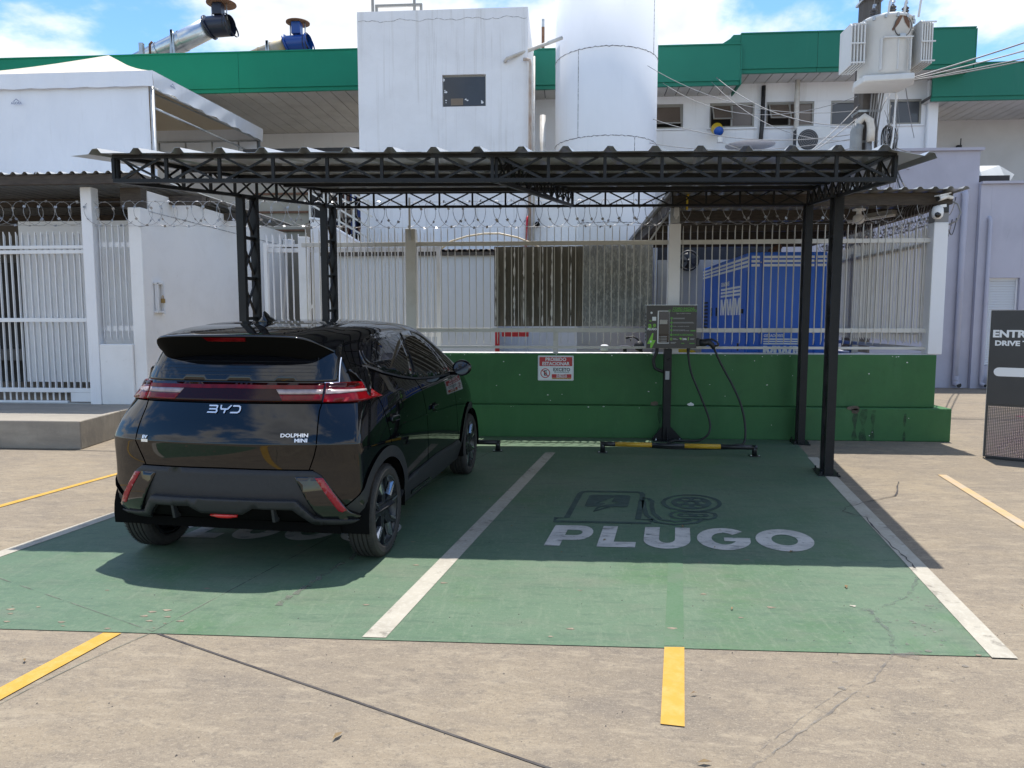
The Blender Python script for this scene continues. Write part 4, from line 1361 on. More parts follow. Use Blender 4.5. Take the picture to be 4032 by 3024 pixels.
def tail_gap(sg):
    strip("panel_gap", sx([(.568, 1.030), (.563, .985), (.576, .86), (.579, .79), (.560, .73), (.526, .645)], 1) if sg > 0 else [(-x, z) for x, z in [(.568, 1.030), (.563, .985), (.576, .86), (.579, .79), (.560, .73), (.526, .645)]], .0065, M['seam'], off=.0015)
both(tail_gap)
strip("panel_gap", [(-.74, 1.024), (-.4, 1.026), (0, 1.027), (.4, 1.026), (.74, 1.024)], .007, M['seam'], off=.0015)
strip("panel_gap", [(-.55, .642), (0, .648), (.55, .642)], .008, M['seam'], off=.0015)
strip("bright_line", [(.560, 1.1405), (.633, 1.1395)], .004, M['chrome'], off=.007)  # thin silver line along the right glass edge only
strip("bright_line", [(.632, 1.142), (.610, 1.285)], .004, M['chrome'], off=.007)

BUMP = [(-.545, .640), (0, .645), (.545, .640), (.592, .612), (.745, .378), (.815, .372), (.822, .330), (.70, .322), (0, .322), (-.70, .322), (-.822, .330), (-.815, .372), (-.745, .378), (-.592, .612)]
bump = patch("rear_bumper", BUMP, M['car_clad'], off=.008, skirt=.016)
SHELF = [(-.455, .472), (0, .475), (.455, .472), (.545, .372), (.80, .352), (.818, .335), (.76, .326), (.53, .338), (.43, .425), (.20, .430), (.13, .395), (-.13, .395), (-.20, .430), (-.43, .425), (-.53, .338), (-.76, .326), (-.818, .335), (-.80, .352), (-.545, .372)]
patch("bumper_shelf", SHELF, M['car_clad'], off=.040, skirt=.036, parent=bump, step=.025)
patch("diffuser", [(-.72, .322), (.72, .322), (.52, .336), (.425, .422), (-.425, .422), (-.52, .336)], M['car_under'], off=.012, skirt=.004, parent=bump)
for x in (-.32, .32):
    b = MB(); b.prism([(.035, .425), (.055, .335), (.11, .33), (.11, .425)], x - .008, x + .008, 'yz'); b.build("diffuser_fin", M['car_clad'], bump, local=True)
b = MB(); b.tube([(-.085, .062, .362), (-.03, .058, .362), (.03, .058, .362), (.085, .062, .362)], [.008, .016, .016, .008], 10)
b.build("fog_lamp", mat("fog_lamp_red", (.55, .004, .008), rough=.12, coat=1.0), bump, local=True)
def corner_lamp(sg):
    cl_ = patch("corner_lamp", sx([(.440, .606), (.602, .602), (.735, .400), (.792, .364), (.785, .349), (.590, .362), (.560, .385)], sg), M['car_piano'], off=lambda u, z: .010 + .024 * (.606 - z) / .25, skirt=.06, step=.02, rnd=.012)
    patch("reflector", sx([(.558, .599), (.602, .599), (.722, .412), (.700, .400), (.680, .408)], sg), M['lamp_pink'], off=lambda u, z: .013 + .024 * (.606 - z) / .25, skirt=.008, parent=cl_, step=.015)
both(corner_lamp)
b = MB(); b.cbox((.02, 1.2, .27), (1.30, 2.0, .06)); b.cbox((0, .62, .29), (1.42, .05, .05)); b.box(-.60, .60, .24, .60, .305, .33)
b.build("underbody", M['car_under'], car, local=True)
# spoiler
SPX = [0, .16, .30, .40, .46, .51, .55, .580]
def sp(x):
    i = max(j for j in range(len(SPX)) if SPX[j] <= x + 1e-6)
    tr = [(.118, 1.430), (.121, 1.430), (.132, 1.428), (.150, 1.424), (.172, 1.418), (.225, 1.396), (.295, 1.364), (.375, 1.330)]
    lw = [(.285, 1.292), (.285, 1.291), (.288, 1.285), (.290, 1.273), (.300, 1.262), (.325, 1.270), (.36, 1.295), (.40, 1.315)]
    return tr[i], lw[i]
rows_top, rows_un = [], []
for x in [-q for q in reversed(SPX)] + SPX[1:]:
    (ty, tz), (ly, lz) = sp(abs(x))
    fy = .72 - .10 * abs(x)
    fz = hull_z = None
    loc, nor, i_, d_ = BVH.ray_cast(Vector((x, fy, 3)), Vector((0, 0, -1)))
    fz = loc.z + .004 if loc else 1.3
    mid_y = (ty + fy) / 2
    top = []
    for k in range(7):
        t = k / 6
        y = fy + (ty - fy) * t
        z = fz * (1 - t) + tz * t + .012 * math.sin(math.pi * t)
        top.append((x, y, z))
    top.append((x, ty + .003, tz - .010))
    rows_top.append(top)
    un = [(x, ty + .003, tz - .010)]
    for k in range(1, 5):
        t = k / 4
        un.append((x, ty + .004 + (ly - ty) * t, (tz - .010) * (1 - t) + lz * t + .004 * math.sin(math.pi * t)))
    un.append((x, ly + .10, lz + .02))
    rows_un.append(un)
b = MB(); b.grid(rows_top)
spo = b.build("spoiler", M['car_paint'], car, local=True)
md = spo.modifiers.new("s", 'SUBSURF'); md.levels = 2; md.render_levels = 2
b = MB(); b.grid(rows_un); o = b.build("spoiler_underside", M['car_under'], spo, local=True)
md = o.modifiers.new("s", 'SUBSURF'); md.levels = 2; md.render_levels = 2
b = MB(); b.prism([(-.135, 1.414), (.135, 1.414), (.118, 1.390), (-.118, 1.390)], .124, .16, 'xz')
b.v = [(x, y + (1.414 - z) * 1.3, z) for x, y, z in b.v]
b.build("brake_lamp", M['lamp_red'], spo, local=True)
# roof aerial
loc, nor, i_, d_ = BVH.ray_cast(Vector((-.10, .93, 3)), Vector((0, 0, -1)))
zr = loc.z if loc else 1.49
b = MB()
prof = [(.84, .0, .018), (.85, .062, .004), (.875, .068, .005), (.93, .045, .012), (1.0, .018, .018), (1.05, 0, .012)]
rows = []
for y, h_, w_ in prof:
    rows.append([(-.13 - .032, y, zr - .006), (-.13 - w_ * .7, y, zr + h_ * .6), (-.13, y, zr + h_), (-.13 + w_ * .7, y, zr + h_ * .6), (-.13 + .032, y, zr - .006)])
b.grid(rows); b.add(rows[0], [(0, 1, 2, 3, 4)])
b.build("roof_aerial", M['car_piano'], car, local=True)
# side glass, gaps, handles, cladding
WIN = [(.612, 1.315), (.585, 1.262), (.600, 1.228), (.80, 1.172), (1.033, 1.128), (1.331, 1.090), (1.80, 1.062), (2.20, 1.046), (2.40, 1.050), (2.28, 1.19), (2.17, 1.30), (2.02, 1.375), (1.829, 1.425), (1.524, 1.437), (1.148, 1.427), (.90, 1.412), (.76, 1.385)]
def sides(sg):
    def SP(*a, **k): return patch(*a, mode='side', sgn=sg, **k)
    w_ = SP("window_surround", WIN, M['car_piano'], off=.003, rnd=.03)
    SP("rear_side_window", [(.640, 1.312), (.630, 1.262), (.655, 1.232), (.82, 1.186), (1.033, 1.143), (1.28, 1.110), (1.395, 1.25), (1.475, 1.418), (1.148, 1.408), (.90, 1.394), (.78, 1.37)], M['car_glass'], off=.0062, parent=w_, rnd=.03)
    SP("front_side_window", [(1.335, 1.105), (1.80, 1.077), (2.17, 1.062), (2.245, 1.066), (2.17, 1.19), (2.08, 1.30), (1.96, 1.365), (1.80, 1.408), (1.535, 1.418), (1.45, 1.25)], M['car_glass'], off=.0062, parent=w_, rnd=.03)
    strip("belt_trim", [(.545, 1.222), (.60, 1.218), (.80, 1.163), (1.033, 1.119), (1.331, 1.081), (1.80, 1.053), (2.38, 1.040)], .014, M['car_clad'], off=.010, mode='side', sgn=sg)
    strip("panel_gap", [(.565, 1.205), (.575, 1.142), (.555, 1.068), (.59, .97), (.63, .80), (.65, .72)], .006, M['seam'], off=.0012, mode='side', sgn=sg)
    strip("panel_gap", [(1.31, 1.085), (1.42, .984), (1.47, .675), (1.50, .42)], .006, M['seam'], off=.0012, mode='side', sgn=sg)
    strip("panel_gap", [(2.36, 1.03), (2.42, .80), (2.48, .60), (2.58, .42)], .006, M['seam'], off=.0012, mode='side', sgn=sg)
    strip("pillar_line", [(.47, 1.325), (.62, 1.322)], .010, M['car_piano'], off=.004, mode='side', sgn=sg)
    strip("pillar_line", [(.455, 1.255), (.53, 1.232), (.60, 1.222)], .006, M['car_piano'], off=.004, mode='side', sgn=sg)
    SP("shoulder_fin", [(.385, 1.205), (.43, 1.216), (.575, 1.214), (.585, 1.195), (.54, 1.11), (.455, 1.035), (.44, 1.05), (.455, 1.12), (.42, 1.18)], M['car_paint'], off=.016, rnd=.02, skirt=.03, step=.02)
    for y, z in ((.72, .872), (1.66, .835)):
        h_ = SP("door_handle", [(y - .085, z - .014), (y + .085, z - .018), (y + .08, z + .014), (y - .07, z + .018)], M['car_paint'], off=.022, rnd=.012, skirt=.012, step=.015)
        SP("handle_recess", [(y - .04, z - .034), (y + .06, z - .034), (y + .075, z + .03), (y - .055, z + .032)], M['car_under'], off=.001, rnd=.03, skirt=.002, parent=h_, step=.02)
    SP("sill_cladding", [(.93, .40), (1.10, .425), (1.75, .445), (2.55, .42), (2.70, .36), (2.70, .225), (.95, .225), (.90, .31)], M['car_clad'], off=.012, skirt=.02)
    SP("sill_trim", [(1.12, .300), (1.60, .290), (1.72, .262), (1.15, .262)], M['car_piano'], off=.020, skirt=.012, step=.02)
    for wy in WHEEL_Y:
        pts = [(wy + .378 * math.cos(R(a)), .30 + .378 * math.sin(R(a))) for a in range(-12, 194 if wy > 1 else 172, 5)]
        strip("wheel_arch", pts, .072, M['car_clad'], off=.013, mode='side', sgn=sg)
        b = MB(); rows = []
        for a in range(-10, 191, 10):
            y, z = wy + .352 * math.cos(R(a)), .30 + .352 * math.sin(R(a))
            rows.append([(sg * .50, y, z), (sg * .845, y, z)])
        b.grid(rows); b.box(sg * .46, sg * .50, wy - .33, wy + .33, .34, .66)
        b.build("wheel_housing", M['car_under'], car, fix=False, local=True)
    # mirror
    m_ = MB()
    mrows = []
    for yy, s_ in ((2.255, .80), (2.262, .97), (2.30, 1.0), (2.36, .86), (2.41, .45)):
        mrows.append([(sg * (.935 + .082 * s_ * math.cos(t) * (1 if math.cos(t) > 0 else 1.0)), yy, 1.098 + .072 * s_ * math.sin(t) * (1.0 if math.sin(t) > 0 else .95)) for t in [2 * math.pi * k / 24 for k in range(24)]])
    m_.grid(mrows, closed=True); m_.add(mrows[-1], [tuple(range(24))])
    mr_ = m_.build("wing_mirror", M['car_piano'], car, local=True)
    g_ = MB(); g_.add([(sg * (.935 + .070 * math.cos(t)), 2.258, 1.098 + .061 * math.sin(t)) for t in [2 * math.pi * k / 24 for k in range(24)]], [tuple(range(24))])
    g_.build("mirror_glass", mat("mirror_glass", (.10, .12, .16), rough=.02, metal=.9), mr_, local=True, fix=False)
    a_ = MB(); a_.bar((sg * .79, 2.36, 1.045), (sg * .90, 2.32, 1.05), .05, .028); a_.build("mirror_arm", M['car_piano'], mr_, local=True)
both(sides)
# badges
def badge_strokes():
    """three wide letters made of bars and arcs"""
    t = .0085
    def seg(pts):
        d = pts; b = MB()
        return b
    out = []
    def poly(pts): out.append(pts)
    # first letter: three bars joined at the right
    out.append([(0, .044), (.052, .044), (.058, .040), (.058, .026), (.054, .022), (.060, .017), (.060, .006), (.054, 0), (-.004, 0), (-.003, .008), (.048, .008), (.050, .010), (.050, .015), (.047, .0180), (.004, .0180), (.005, .026), (.046, .026), (.049, .028), (.049, .034), (.046, .036), (.001, .036)])
    out.append([(.072, .044), (.081, .044), (.082, .030), (.086, .026), (.118, .026), (.134, .044), (.145, .044), (.126, .021), (.119, .018), (.112, .018), (.108, 0), (.099, 0), (.102, .018), (.083, .018), (.075, .022), (.073, .030)])
    out.append([(.152, .044), (.186, .044), (.198, .038), (.202, .028), (.202, .016), (.197, .006), (.186, 0), (.140, 0), (.143, .008), (.184, .008), (.191, .012), (.193, .018), (.193, .027), (.190, .033), (.184, .036), (.150, .036)])
    return out
bd = None
def rear_letters(name, polys, x0, z0, sxy, m, off):
    for pl in polys:
        b = MB()
        vs_, fs_ = filled([pl], 0, lambda x, y: (x, y))
        P = []
        for x, y, _ in vs_:
            loc, nor = hit_rear(x0 + x * sxy, z0 + y * sxy)
            P.append((loc, nor))
        b.add([l + n_ * off for l, n_ in P], fs_)
        o = b.build(name, m, car, fix=False, local=True)
rear_letters("badge_letter", badge_strokes(), -.100, .967, 1.02, M['chrome'], .007)
def rear_text(body_, size, cx, cz, bold=.0, wide=1.3):
    loc, nor = hit_rear(cx, cz)
    rx_ = math.atan2(nor.z, -nor.y)
    o = lettering(body_, size, M['chrome'], car, loc + nor * .004, (R(90) - rx_, 0, math.atan2(nor.x, -nor.y)), bold=bold, wide=wide, depth=.002, name="badge_letters")
    return o
rear_text("DOLPHIN", .030, .452, .848, .0008, 1.25)
rear_text("MINI", .030, .492, .820, .0008, 1.25)
rear_text("EV", .026, -.505, .817, .0012, 1.3)
loc, nor = hit_rear(-.508, .797)
strip("badge_plate", [(-.532, .797), (-.482, .797)], .016, M['chrome'], off=.003)
# wheels
def wheel_parts():
    t = MB()
    w2, ro = .0875, WR
    prof = [(.205, -w2 + .012), (.225, -w2 + .002), (.262, -w2), (.284, -w2 + .010), (.294, -w2 + .024)]
    xs_ = [-.060, -.052, -.046, -.022, -.016, -.0095, .0095, .016, .022, .046, .052, .060]
    for i, x in enumerate(xs_):
        prof.append((ro if (i // 1) % 2 == 0 or True else ro, x))
    # circumferential grooves
    p2 = [(.222, -w2 + .012), (.236, -w2 + .002), (.266, -w2), (.284, -w2 + .010), (.294, -w2 + .024)]
    for g0 in (-.043, -.014, .014, .043):
        p2 += [(ro, g0 - .005), (ro - .008, g0 - .003), (ro - .008, g0 + .003), (ro, g0 + .005)]
    p2 += [(.294, w2 - .024), (.284, w2 - .010), (.266, w2), (.236, w2 - .002), (.222, w2 - .012)]
    t.lathe(p2, 56, 'x', smooth=False)
    return t
def make_wheel(x, y, sg):
    root = bpy.data.objects.new("wheel", None); COL.objects.link(root); root.parent = car
    root.location = (x, y, WR); root.rotation_euler = (random.uniform(0, 3), 0, 0 if sg > 0 else math.pi)
    return root
tyre = wheel_parts()
tr_ = MB()
for k in range(76):
    a = 2 * math.pi * k / 76
    for s_ in (-1, 1):
        ca, sa = math.cos(a), math.sin(a)
        def pt(r, x, da): return (x, r * math.cos(a + da), r * math.sin(a + da))
        tr_.add([pt(.2992, s_ * .050, -.020), pt(.2992, s_ * .050, .020), pt(.2992, s_ * .063, .026), pt(.2992, s_ * .063, -.014), pt(.2885, s_ * .082, .030), pt(.2885, s_ * .082, -.010)], [(0, 1, 2, 3), (3, 2, 4, 5)])
barrel = MB()
barrel.lathe([(.206, -.07), (.217, -.070), (.217, .060), (.225, .072), (.231, .075), (.225, .068), (.212, .060), (.202, .045), (.200, -.06)], 48, 'x')
barrel.lathe([(.0, .0), (.200, -.01), (.206, -.07)], 48, 'x')
star = MB(); cut = MB()
for k in range(5):
    a = 2 * math.pi * k / 5
    def q(r, t, x): return (x, r * math.cos(a) - t * math.sin(a), r * math.sin(a) + t * math.cos(a))
    # a broad spoke that forks at the rim; dark faces, bright machined flanks
    for s_ in (-1, 1):
        star.add([q(.035, 0, .062), q(.045, s_ * .036, .056), q(.120, s_ * .030, .064), q(.214, s_ * .072, .072), q(.216, s_ * .034, .074), q(.135, 0, .072),
                  q(.035, 0, .02), q(.045, s_ * .036, .02), q(.120, s_ * .030, .025), q(.214, s_ * .072, .035), q(.216, s_ * .034, .035), q(.135, 0, .03)],
                 [(0, 1, 2, 5), (5, 2, 3, 4), (1, 7, 8, 2), (2, 8, 9, 3), (4, 10, 11, 5), (5, 11, 6, 0), (3, 9, 10, 4)])
        cut.add([q(.112, s_ * .0305, .0655), q(.211, s_ * .0735, .0745), q(.213, s_ * .054, .0755), q(.122, s_ * .014, .0725), q(.116, s_ * .040, .040), q(.211, s_ * .086, .050)], [(0, 1, 2, 3), (0, 4, 5, 1)])
    cut.add([(.0765, .219 * math.cos(a + .62 + .09 * j), .219 * math.sin(a + .62 + .09 * j)) for j in range(-4, 5)] + [(.0772, .229 * math.cos(a + .62 - .09 * j), .229 * math.sin(a + .62 - .09 * j)) for j in range(-4, 5)], [tuple(range(18))])
star.lathe([(.0, .066), (.030, .066), (.036, .058), (.050, .056), (.055, .03)], 20, 'x')
nuts = MB()
for k in range(5):
    a = 2 * math.pi * (k + .5) / 5
    nuts.lathe([(.0, .054), (.009, .054), (.009, .04)], 8, 'x', (0, .042 * math.cos(a), .042 * math.sin(a)))
firstw = None
for sg in (1, -1):
    for wy in WHEEL_Y:
        r_ = make_wheel(sg * .757, wy, sg)
        if firstw is None:
            ty_ = tyre.build("tyre", M['tyre'], r_, local=True)
            td = tr_.build("tread", M['tyre'], r_, local=True, fix=False); td['kind'] = 'stuff'
            rm = barrel.build("rim", M['rim_dark'], r_, local=True)
            st = star.build("spokes", M['rim_dark'], r_, local=True)
            ct = cut.build("machined_faces", M['rim_cut'], r_, local=True); ct['kind'] = 'stuff'
            nt_ = nuts.build("wheel_nuts", M['chrome'], r_, local=True); nt_['kind'] = 'stuff'
            firstw = [ty_, td, rm, st, ct, nt_]
        else:
            for o in firstw:
                again(o, (0, 0, 0), r_)
b = MB(); b.tube([(.70, .90, .10), (.69, .90, .5)], .01, 6)
# front lamps and grille (face away from the camera)
def hit_front(x, z):
    loc, nor, i, d = BVH.ray_cast(Vector((x, 8, z)), Vector((0, -1, 0)))
    return loc, nor
def front_patch(name, pts, m, off):
    b = MB()
    P = [hit_front(*q) for q in pts]
    if all(p[0] is not None for p in P):
        b.add([l + n_ * off for l, n_ in P], [tuple(range(len(P)))]); b.build(name, m, car, local=True, fix=False)
for sg in (1, -1):
    front_patch("headlight", [(sg * .40, .74), (sg * .66, .78), (sg * .68, .70), (sg * .42, .67)], M['lamp_clear'], .02)
front_patch("front_grille", [(-.4, .40), (.4, .40), (.5, .27), (-.5, .27)], M['car_clad'], .02)
b = MB()
wr = []
for z, yf, w_ in ((1.10, 2.93, .66), (1.20, 2.75, .63), (1.30, 2.59, .59), (1.40, 2.42, .54)):
    wr.append([(x, 0, z) for x in (-w_, -w_ / 2, 0, w_ / 2, w_)])
rows = []
for r in wr:
    rr = []
    for x, _, z in r:
        loc, nor = hit_front(x, z)
        rr.append(loc + nor * .004 if loc else Vector((x, 2.5, z)))
    rows.append(rr)
b.grid(rows); b.build("windscreen", M['car_glass'], car, local=True, fix=False)
# ================================================================== YARD and BUILDINGS behind the fence
def box_part(parent, name, m, *a, bevel=0.0):
    b = MB(); b.box(*a)
    return b.build(name, m, parent, bevel=bevel)

# inner sliding gate right behind the fence
ig = thing("yard_gate", "white barred gate standing just behind the fence to the right of the lattice posts", "gate", (-2.9, 9.75, 0))
pickets(ig, [-4.07 + .0905 * i for i in range(26)], 9.72, .25, 2.66, M['white_steel'], w=.03, t=.010, both=False, name="gate_bar")
for z, hh in ((2.515, .035), (2.45, .055), (1.30, .05), (.30, .06)):
    box_part(ig, "rail", M['white_steel'], -4.12, -1.70, 9.765, 9.805, z - hh / 2, z + hh / 2)
for x in (-4.13, -1.74):
    box_part(ig, "stile", M['white_steel'], x, x + .05, 9.76, 9.81, .2, 2.55)
box_part(ig, "gate_leg", M['white_steel'], -3.60, -3.47, 9.66, 9.75, 0, 2.62, bevel=.005)
for p, q in (((-3.42, 9.9, 1.95), (-3.26, 9.9, 2.32)), ((-3.68, 9.9, 1.38), (-3.50, 9.9, 1.72))):
    b = MB(); b.bar(p, q, .018, .018); b.build("stay_bar", M['white_steel'], ig)

# corrugated panels fixed behind the fence
def corrugated(x0, x1, y, z0, z1, pitch, amp, n_per=8):
    n = int((x1 - x0) / pitch * n_per)
    fr, bk = [], []
    for zz in (z0, z1):
        fr.append([(x0 + (x1 - x0) * i / n, y - amp * math.cos(2 * math.pi * i / n_per), zz) for i in range(n + 1)])
        bk.append([(x0 + (x1 - x0) * i / n, y + .006 - amp * math.cos(2 * math.pi * i / n_per), zz) for i in range(n + 1)])
    b = MB(); b.grid(fr); b.grid([list(reversed(r)) for r in bk])
    m_ = len(fr[0])
    for k in (0, 1):
        bi = len(b.v); b.v += fr[k] + bk[k]
        for i in range(m_ - 1): b.f.append((bi + i, bi + i + 1, bi + m_ + i + 1, bi + m_ + i)); b.s.append(False)
    return b
M['galv_spangle'] = layered("spangled_zinc_sheet", (0.34, 0.355, 0.36), [
    ((0.23, 0.24, 0.24), 3.0, .40, .62, (1, 1, 1), .8),
    ((0.52, 0.53, 0.52), 30.0, .50, .60, (1, 1, .55), .85),
    ((0.20, 0.21, 0.21), 46.0, .55, .65, (1, 1, .7), .7),
    ((0.40, 0.36, 0.27), 2.0, .55, .75, (1, 1, 1), .4)], rough=.5, bump=0)
fp = thing("fibre_cement_sheet", "dark weathered corrugated sheet with pale streaks fixed behind the fence", "panel", (-.35, 9.5, 1.4))
corrugated(-.927, .222, 9.50, 1.42, 2.452, .122, .018).build("corrugated_sheet", M['asbestos'], fp, fix=False)
zp = thing("zinc_sheet", "shiny mottled zinc corrugated sheet to the right of the dark weathered one", "panel", (.66, 9.5, 1.4))
corrugated(.224, 1.115, 9.512, 1.42, 2.462, .0895, .018).build("corrugated_sheet", M['galv_spangle'], zp, fix=False)
random.seed(4)
for i in range(9):
    b = MB()
    x = -.905 + .122 * i
    rows = []
    for k in range(22):
        z = 1.43 + 1.01 * k / 21
        w_ = max(.002, .010 + random.uniform(-.008, .006)) * (1.3 if i in (2, 6) else .9)
        rows.append([(x - w_ + random.uniform(-.004, .004), 9.4795 + .0, z), (x + w_ * .4, 9.4795, z)])
    b.grid(rows, smooth=False)
    b.build("pale_streak", M['dirty_white'], fp, fix=False)
rs = thing("red_pipe_stand", "red painted pipe frame standing below the corrugated sheets", "frame", (-1.0, 10.6, 0))
box_part(rs, "upright", M['red_paint'], -1.03, -.965, 10.6, 10.66, 0, 1.335, bevel=.01)
box_part(rs, "crossbar", M['red_paint'], -.93, -.535, 10.6, 10.64, 1.255, 1.325, bevel=.008)

# low building with a clay tile verge
lb = thing("low_building", "low grey white building with a wavy clay tile edge inside the yard", "building", (-2.8, 13, 0))
box_part(lb, "wall", M['grey_wall'], -4.34, -1.235, 13.0, 14.6, 0, 2.665)
box_part(lb, "eave_board", M['dark_wood'], -4.42, -1.2, 12.93, 12.985, 2.64, 2.70)
tile0 = None
for i in range(34):
    x = -4.38 + .096 * i
    b = MB(); rows = []
    for yy in (0, 1.6):
        rows.append([(.052 * math.cos(R(a)), yy, .045 * math.sin(R(a)) + .16 * yy * .5) for a in range(180, -1, -30)])
    b.grid(rows)
    if tile0 is None: tile0 = b.build("roof_tile", M['roof_tile'], lb, local=True, loc=(x + 2.8, -.10, 2.70), fix=False)
    else: again(tile0, (x + 2.8, -.10 + random.uniform(-.015, .01), 2.70))
box_part(lb, "roof_deck", M['dark_wood'], -4.40, -1.22, 12.95, 14.6, 2.668, 2.695)
hz = thing("tan_hose", "thin tan hose arching over the fence rail in the yard", "hose", (-1.2, 10.5, 2.6))
b = MB(); b.tube([(-1.80, 10.5, 2.52), (-1.66, 10.5, 2.63), (-1.42, 10.5, 2.70), (-1.18, 10.5, 2.735), (-.95, 10.5, 2.735), (-.70, 10.5, 2.68), (-.50, 10.5, 2.60), (-.37, 10.5, 2.53), (-.2, 10.5, 2.35)], .013, 8)
b.build("hose_run", M['copper_hose'], hz)

# stair beside the block, seen under the canopy: sloping parapet, handrails, stored goods
stp = thing("yard_stair", "outdoor stair with a white sloping parapet and steel handrails left of the white block", "stairs", (-4.8, 14, 0))
b = MB(); b.prism([(-4.93, 0), (-4.93, 3.43), (-4.72, 3.40), (-4.44, 3.225), (-3.4, 2.62), (-3.4, 0)], 13.9, 14.05, 'xz'); b.build("parapet", M['dirty_white'], stp)
b = MB(); b.prism([(-4.95, 3.44), (-4.93, 3.47), (-4.70, 3.44), (-4.40, 3.245), (-3.38, 2.65), (-3.38, 2.62), (-4.44, 3.228), (-4.72, 3.402)], 13.88, 14.07, 'xz'); b.build("parapet_cap", M['white_wall'], stp)
for dz in (.28, .52, .76, 1.0):
    b = MB(); b.bar((-5.3, 14.6, 3.62 + dz), (-3.9, 14.6, 2.80 + dz), .035, .035); b.build("handrail", M['cream_steel'], stp)
for i in range(5):
    x = -5.2 + .30 * i
    b = MB(); b.box(x, x + .04, 14.58, 14.62, 3.56 - (x + 5.3) * .585, 4.66 - (x + 5.3) * .585); b.build("baluster", M['cream_steel'], stp)
for i in range(9):
    box_part(stp, "step", M['concrete'], -5.3 + .16 * i, -5.12 + .16 * i, 14.65, 15.6, 0, 3.45 - .17 * i)
bw = thing("shade_wall", "recess wall, partly painted dark as shade, between the left boundary wall and the white block", "wall", (-5, 17, 0))
box_part(bw, "wall", M['interior'], -5.62, -4.26, 15.75, 15.9, 2.2, 5.0)  # painted near-black to carry the shade of the recess
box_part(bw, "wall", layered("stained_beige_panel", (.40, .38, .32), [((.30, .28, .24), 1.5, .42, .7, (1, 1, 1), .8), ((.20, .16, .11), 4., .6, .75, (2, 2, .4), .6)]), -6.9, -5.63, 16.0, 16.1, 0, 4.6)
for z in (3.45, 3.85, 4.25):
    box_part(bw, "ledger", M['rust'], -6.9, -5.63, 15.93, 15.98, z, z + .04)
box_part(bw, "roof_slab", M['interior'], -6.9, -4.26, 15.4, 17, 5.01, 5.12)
gsf = thing("goods_rack", "steel rack packed with brown and blue goods beside the stair", "rack", (-4.6, 15.4, 3))
for x in (-5.1, -4.72, -4.34):
    box_part(gsf, "upright", M['cream_steel'], x, x + .03, 15.45, 15.49, 2.4, 4.4)
for z in (2.6, 2.95, 3.3, 3.65, 4.0):
    box_part(gsf, "shelf", M['dark_wood'], -5.1, -4.31, 15.45, 15.74, z, z + .02)
    for k in range(5):
        x = -5.06 + .15 * k
        hh = random.uniform(.12, .28)
        box_part(gsf, "goods", random.choice([M['cloth_brown'], M['cloth_brown'], M['cloth_blue'], M['carton']]), x, x + random.uniform(.08, .14), 15.5, 15.7, z + .022, z + .022 + hh)
dcam = thing("wall_camera", "small white dome camera under the left carport roof edge", "camera", (-5.6, 14.6, 3.0))
b = MB(); b.box(-5.73, -5.55, 14.5, 14.7, 3.0, 3.12); b.build("housing", M['cam_white'], dcam, bevel=.01)
b = MB(); b.lathe([(.0, 2.87), (.05, 2.88), (.07, 2.93), (.07, 3.0)], 14, 'z', (-5.62, 14.6, 0)); b.build("dome", M['plastic_black'], dcam)
clo = thing("red_cloth", "small red cloth hanging behind the left end of the canopy truss", "cloth", (-9.0, 15.3, 4.5))
b = MB(); rows = []
for k in range(9):
    z = 4.46 + .03 * k
    rows.append([(-9.10 + .04 * i, 15.3 + .02 * math.sin(i * 1.7), z) for i in range(8)])
b.grid(rows); b.build("fabric", M['cloth_red'], clo, fix=False)

# white block with a window
blk = thing("white_block", "tall white streaked block with one dark square window in the middle of the scene", "building", (-2.5, 16, 0))
BX0, BX1 = -4.25, -.785
b = MB()
for a in ((BX0, -2.517, 15, 19, 0, 7.68), (-1.632, BX1, 15, 19, 0, 7.68), (-2.517, -1.632, 15, 19, 0, 5.795), (-2.517, -1.632, 15, 19, 6.42, 7.68)):
    pass
b.box(BX0, BX1, 15.14, 19, 0, 7.68); b.build("wall", M['stained_wall'], blk)
for nm, a in (("wall_front", (BX0, -2.517, 15.0, 15.139, 0, 7.69)), ("wall_front", (-1.632, BX1, 15.0, 15.139, 0, 7.69)), ("wall_front", (-2.516, -1.633, 15.0, 15.139, 0, 5.795)), ("wall_front", (-2.516, -1.633, 15.0, 15.139, 6.42, 7.69))):
    box_part(blk, nm, M['stained_wall'], *a)
b = MB(); b.tube([(BX0 + .02 + (BX1 - BX0 - .04) * k / 60, 14.998, 7.50 + .018 * math.sin(k * .5) + .012 * math.sin(k * 1.35) + random.uniform(-.01, .01)) for k in range(61)], .004, 4)
b.build("plaster_crack", M['seam_dark'], blk, fix=False)
wnd = box_part(blk, "window", M['alu_frame'], -2.515, -1.634, 15.06, 15.09, 5.797, 6.418)
box_part(wnd, "pane", M['glass_dark'], -2.495, -1.65, 15.045, 15.058, 5.815, 6.385)
box_part(wnd, "carton", M['carton'], -2.35, -2.10, 15.038, 15.044, 5.83, 5.965)
b = MB()
random.seed(15)
for k in range(16):
    x, z = random.choice([(-2.47, 6.34), (-2.45, 6.12), (-1.68, 6.12), (-2.42, 5.87), (-2.44, 5.95), (-1.70, 5.88), (-2.02, 5.92), (-1.86, 6.22)])
    x += random.uniform(-.03, .03); z += random.uniform(-.03, .03); r = random.uniform(.008, .03)
    b.add([(x + r * math.cos(a) * random.uniform(.5, 1.2), 15.036 - k * .0002, z + r * .9 * math.sin(a) * random.uniform(.5, 1.2)) for a in [q * .9 for q in range(7)]], [tuple(range(7))])
o = b.build("paint_flecks", M['paint_fleck'], wnd, fix=False); o['kind'] = 'stuff'
an = thing("roof_frame", "grey steel tube frame on the roof edge of the white block", "frame", (-3.6, 15.5, 7.7))
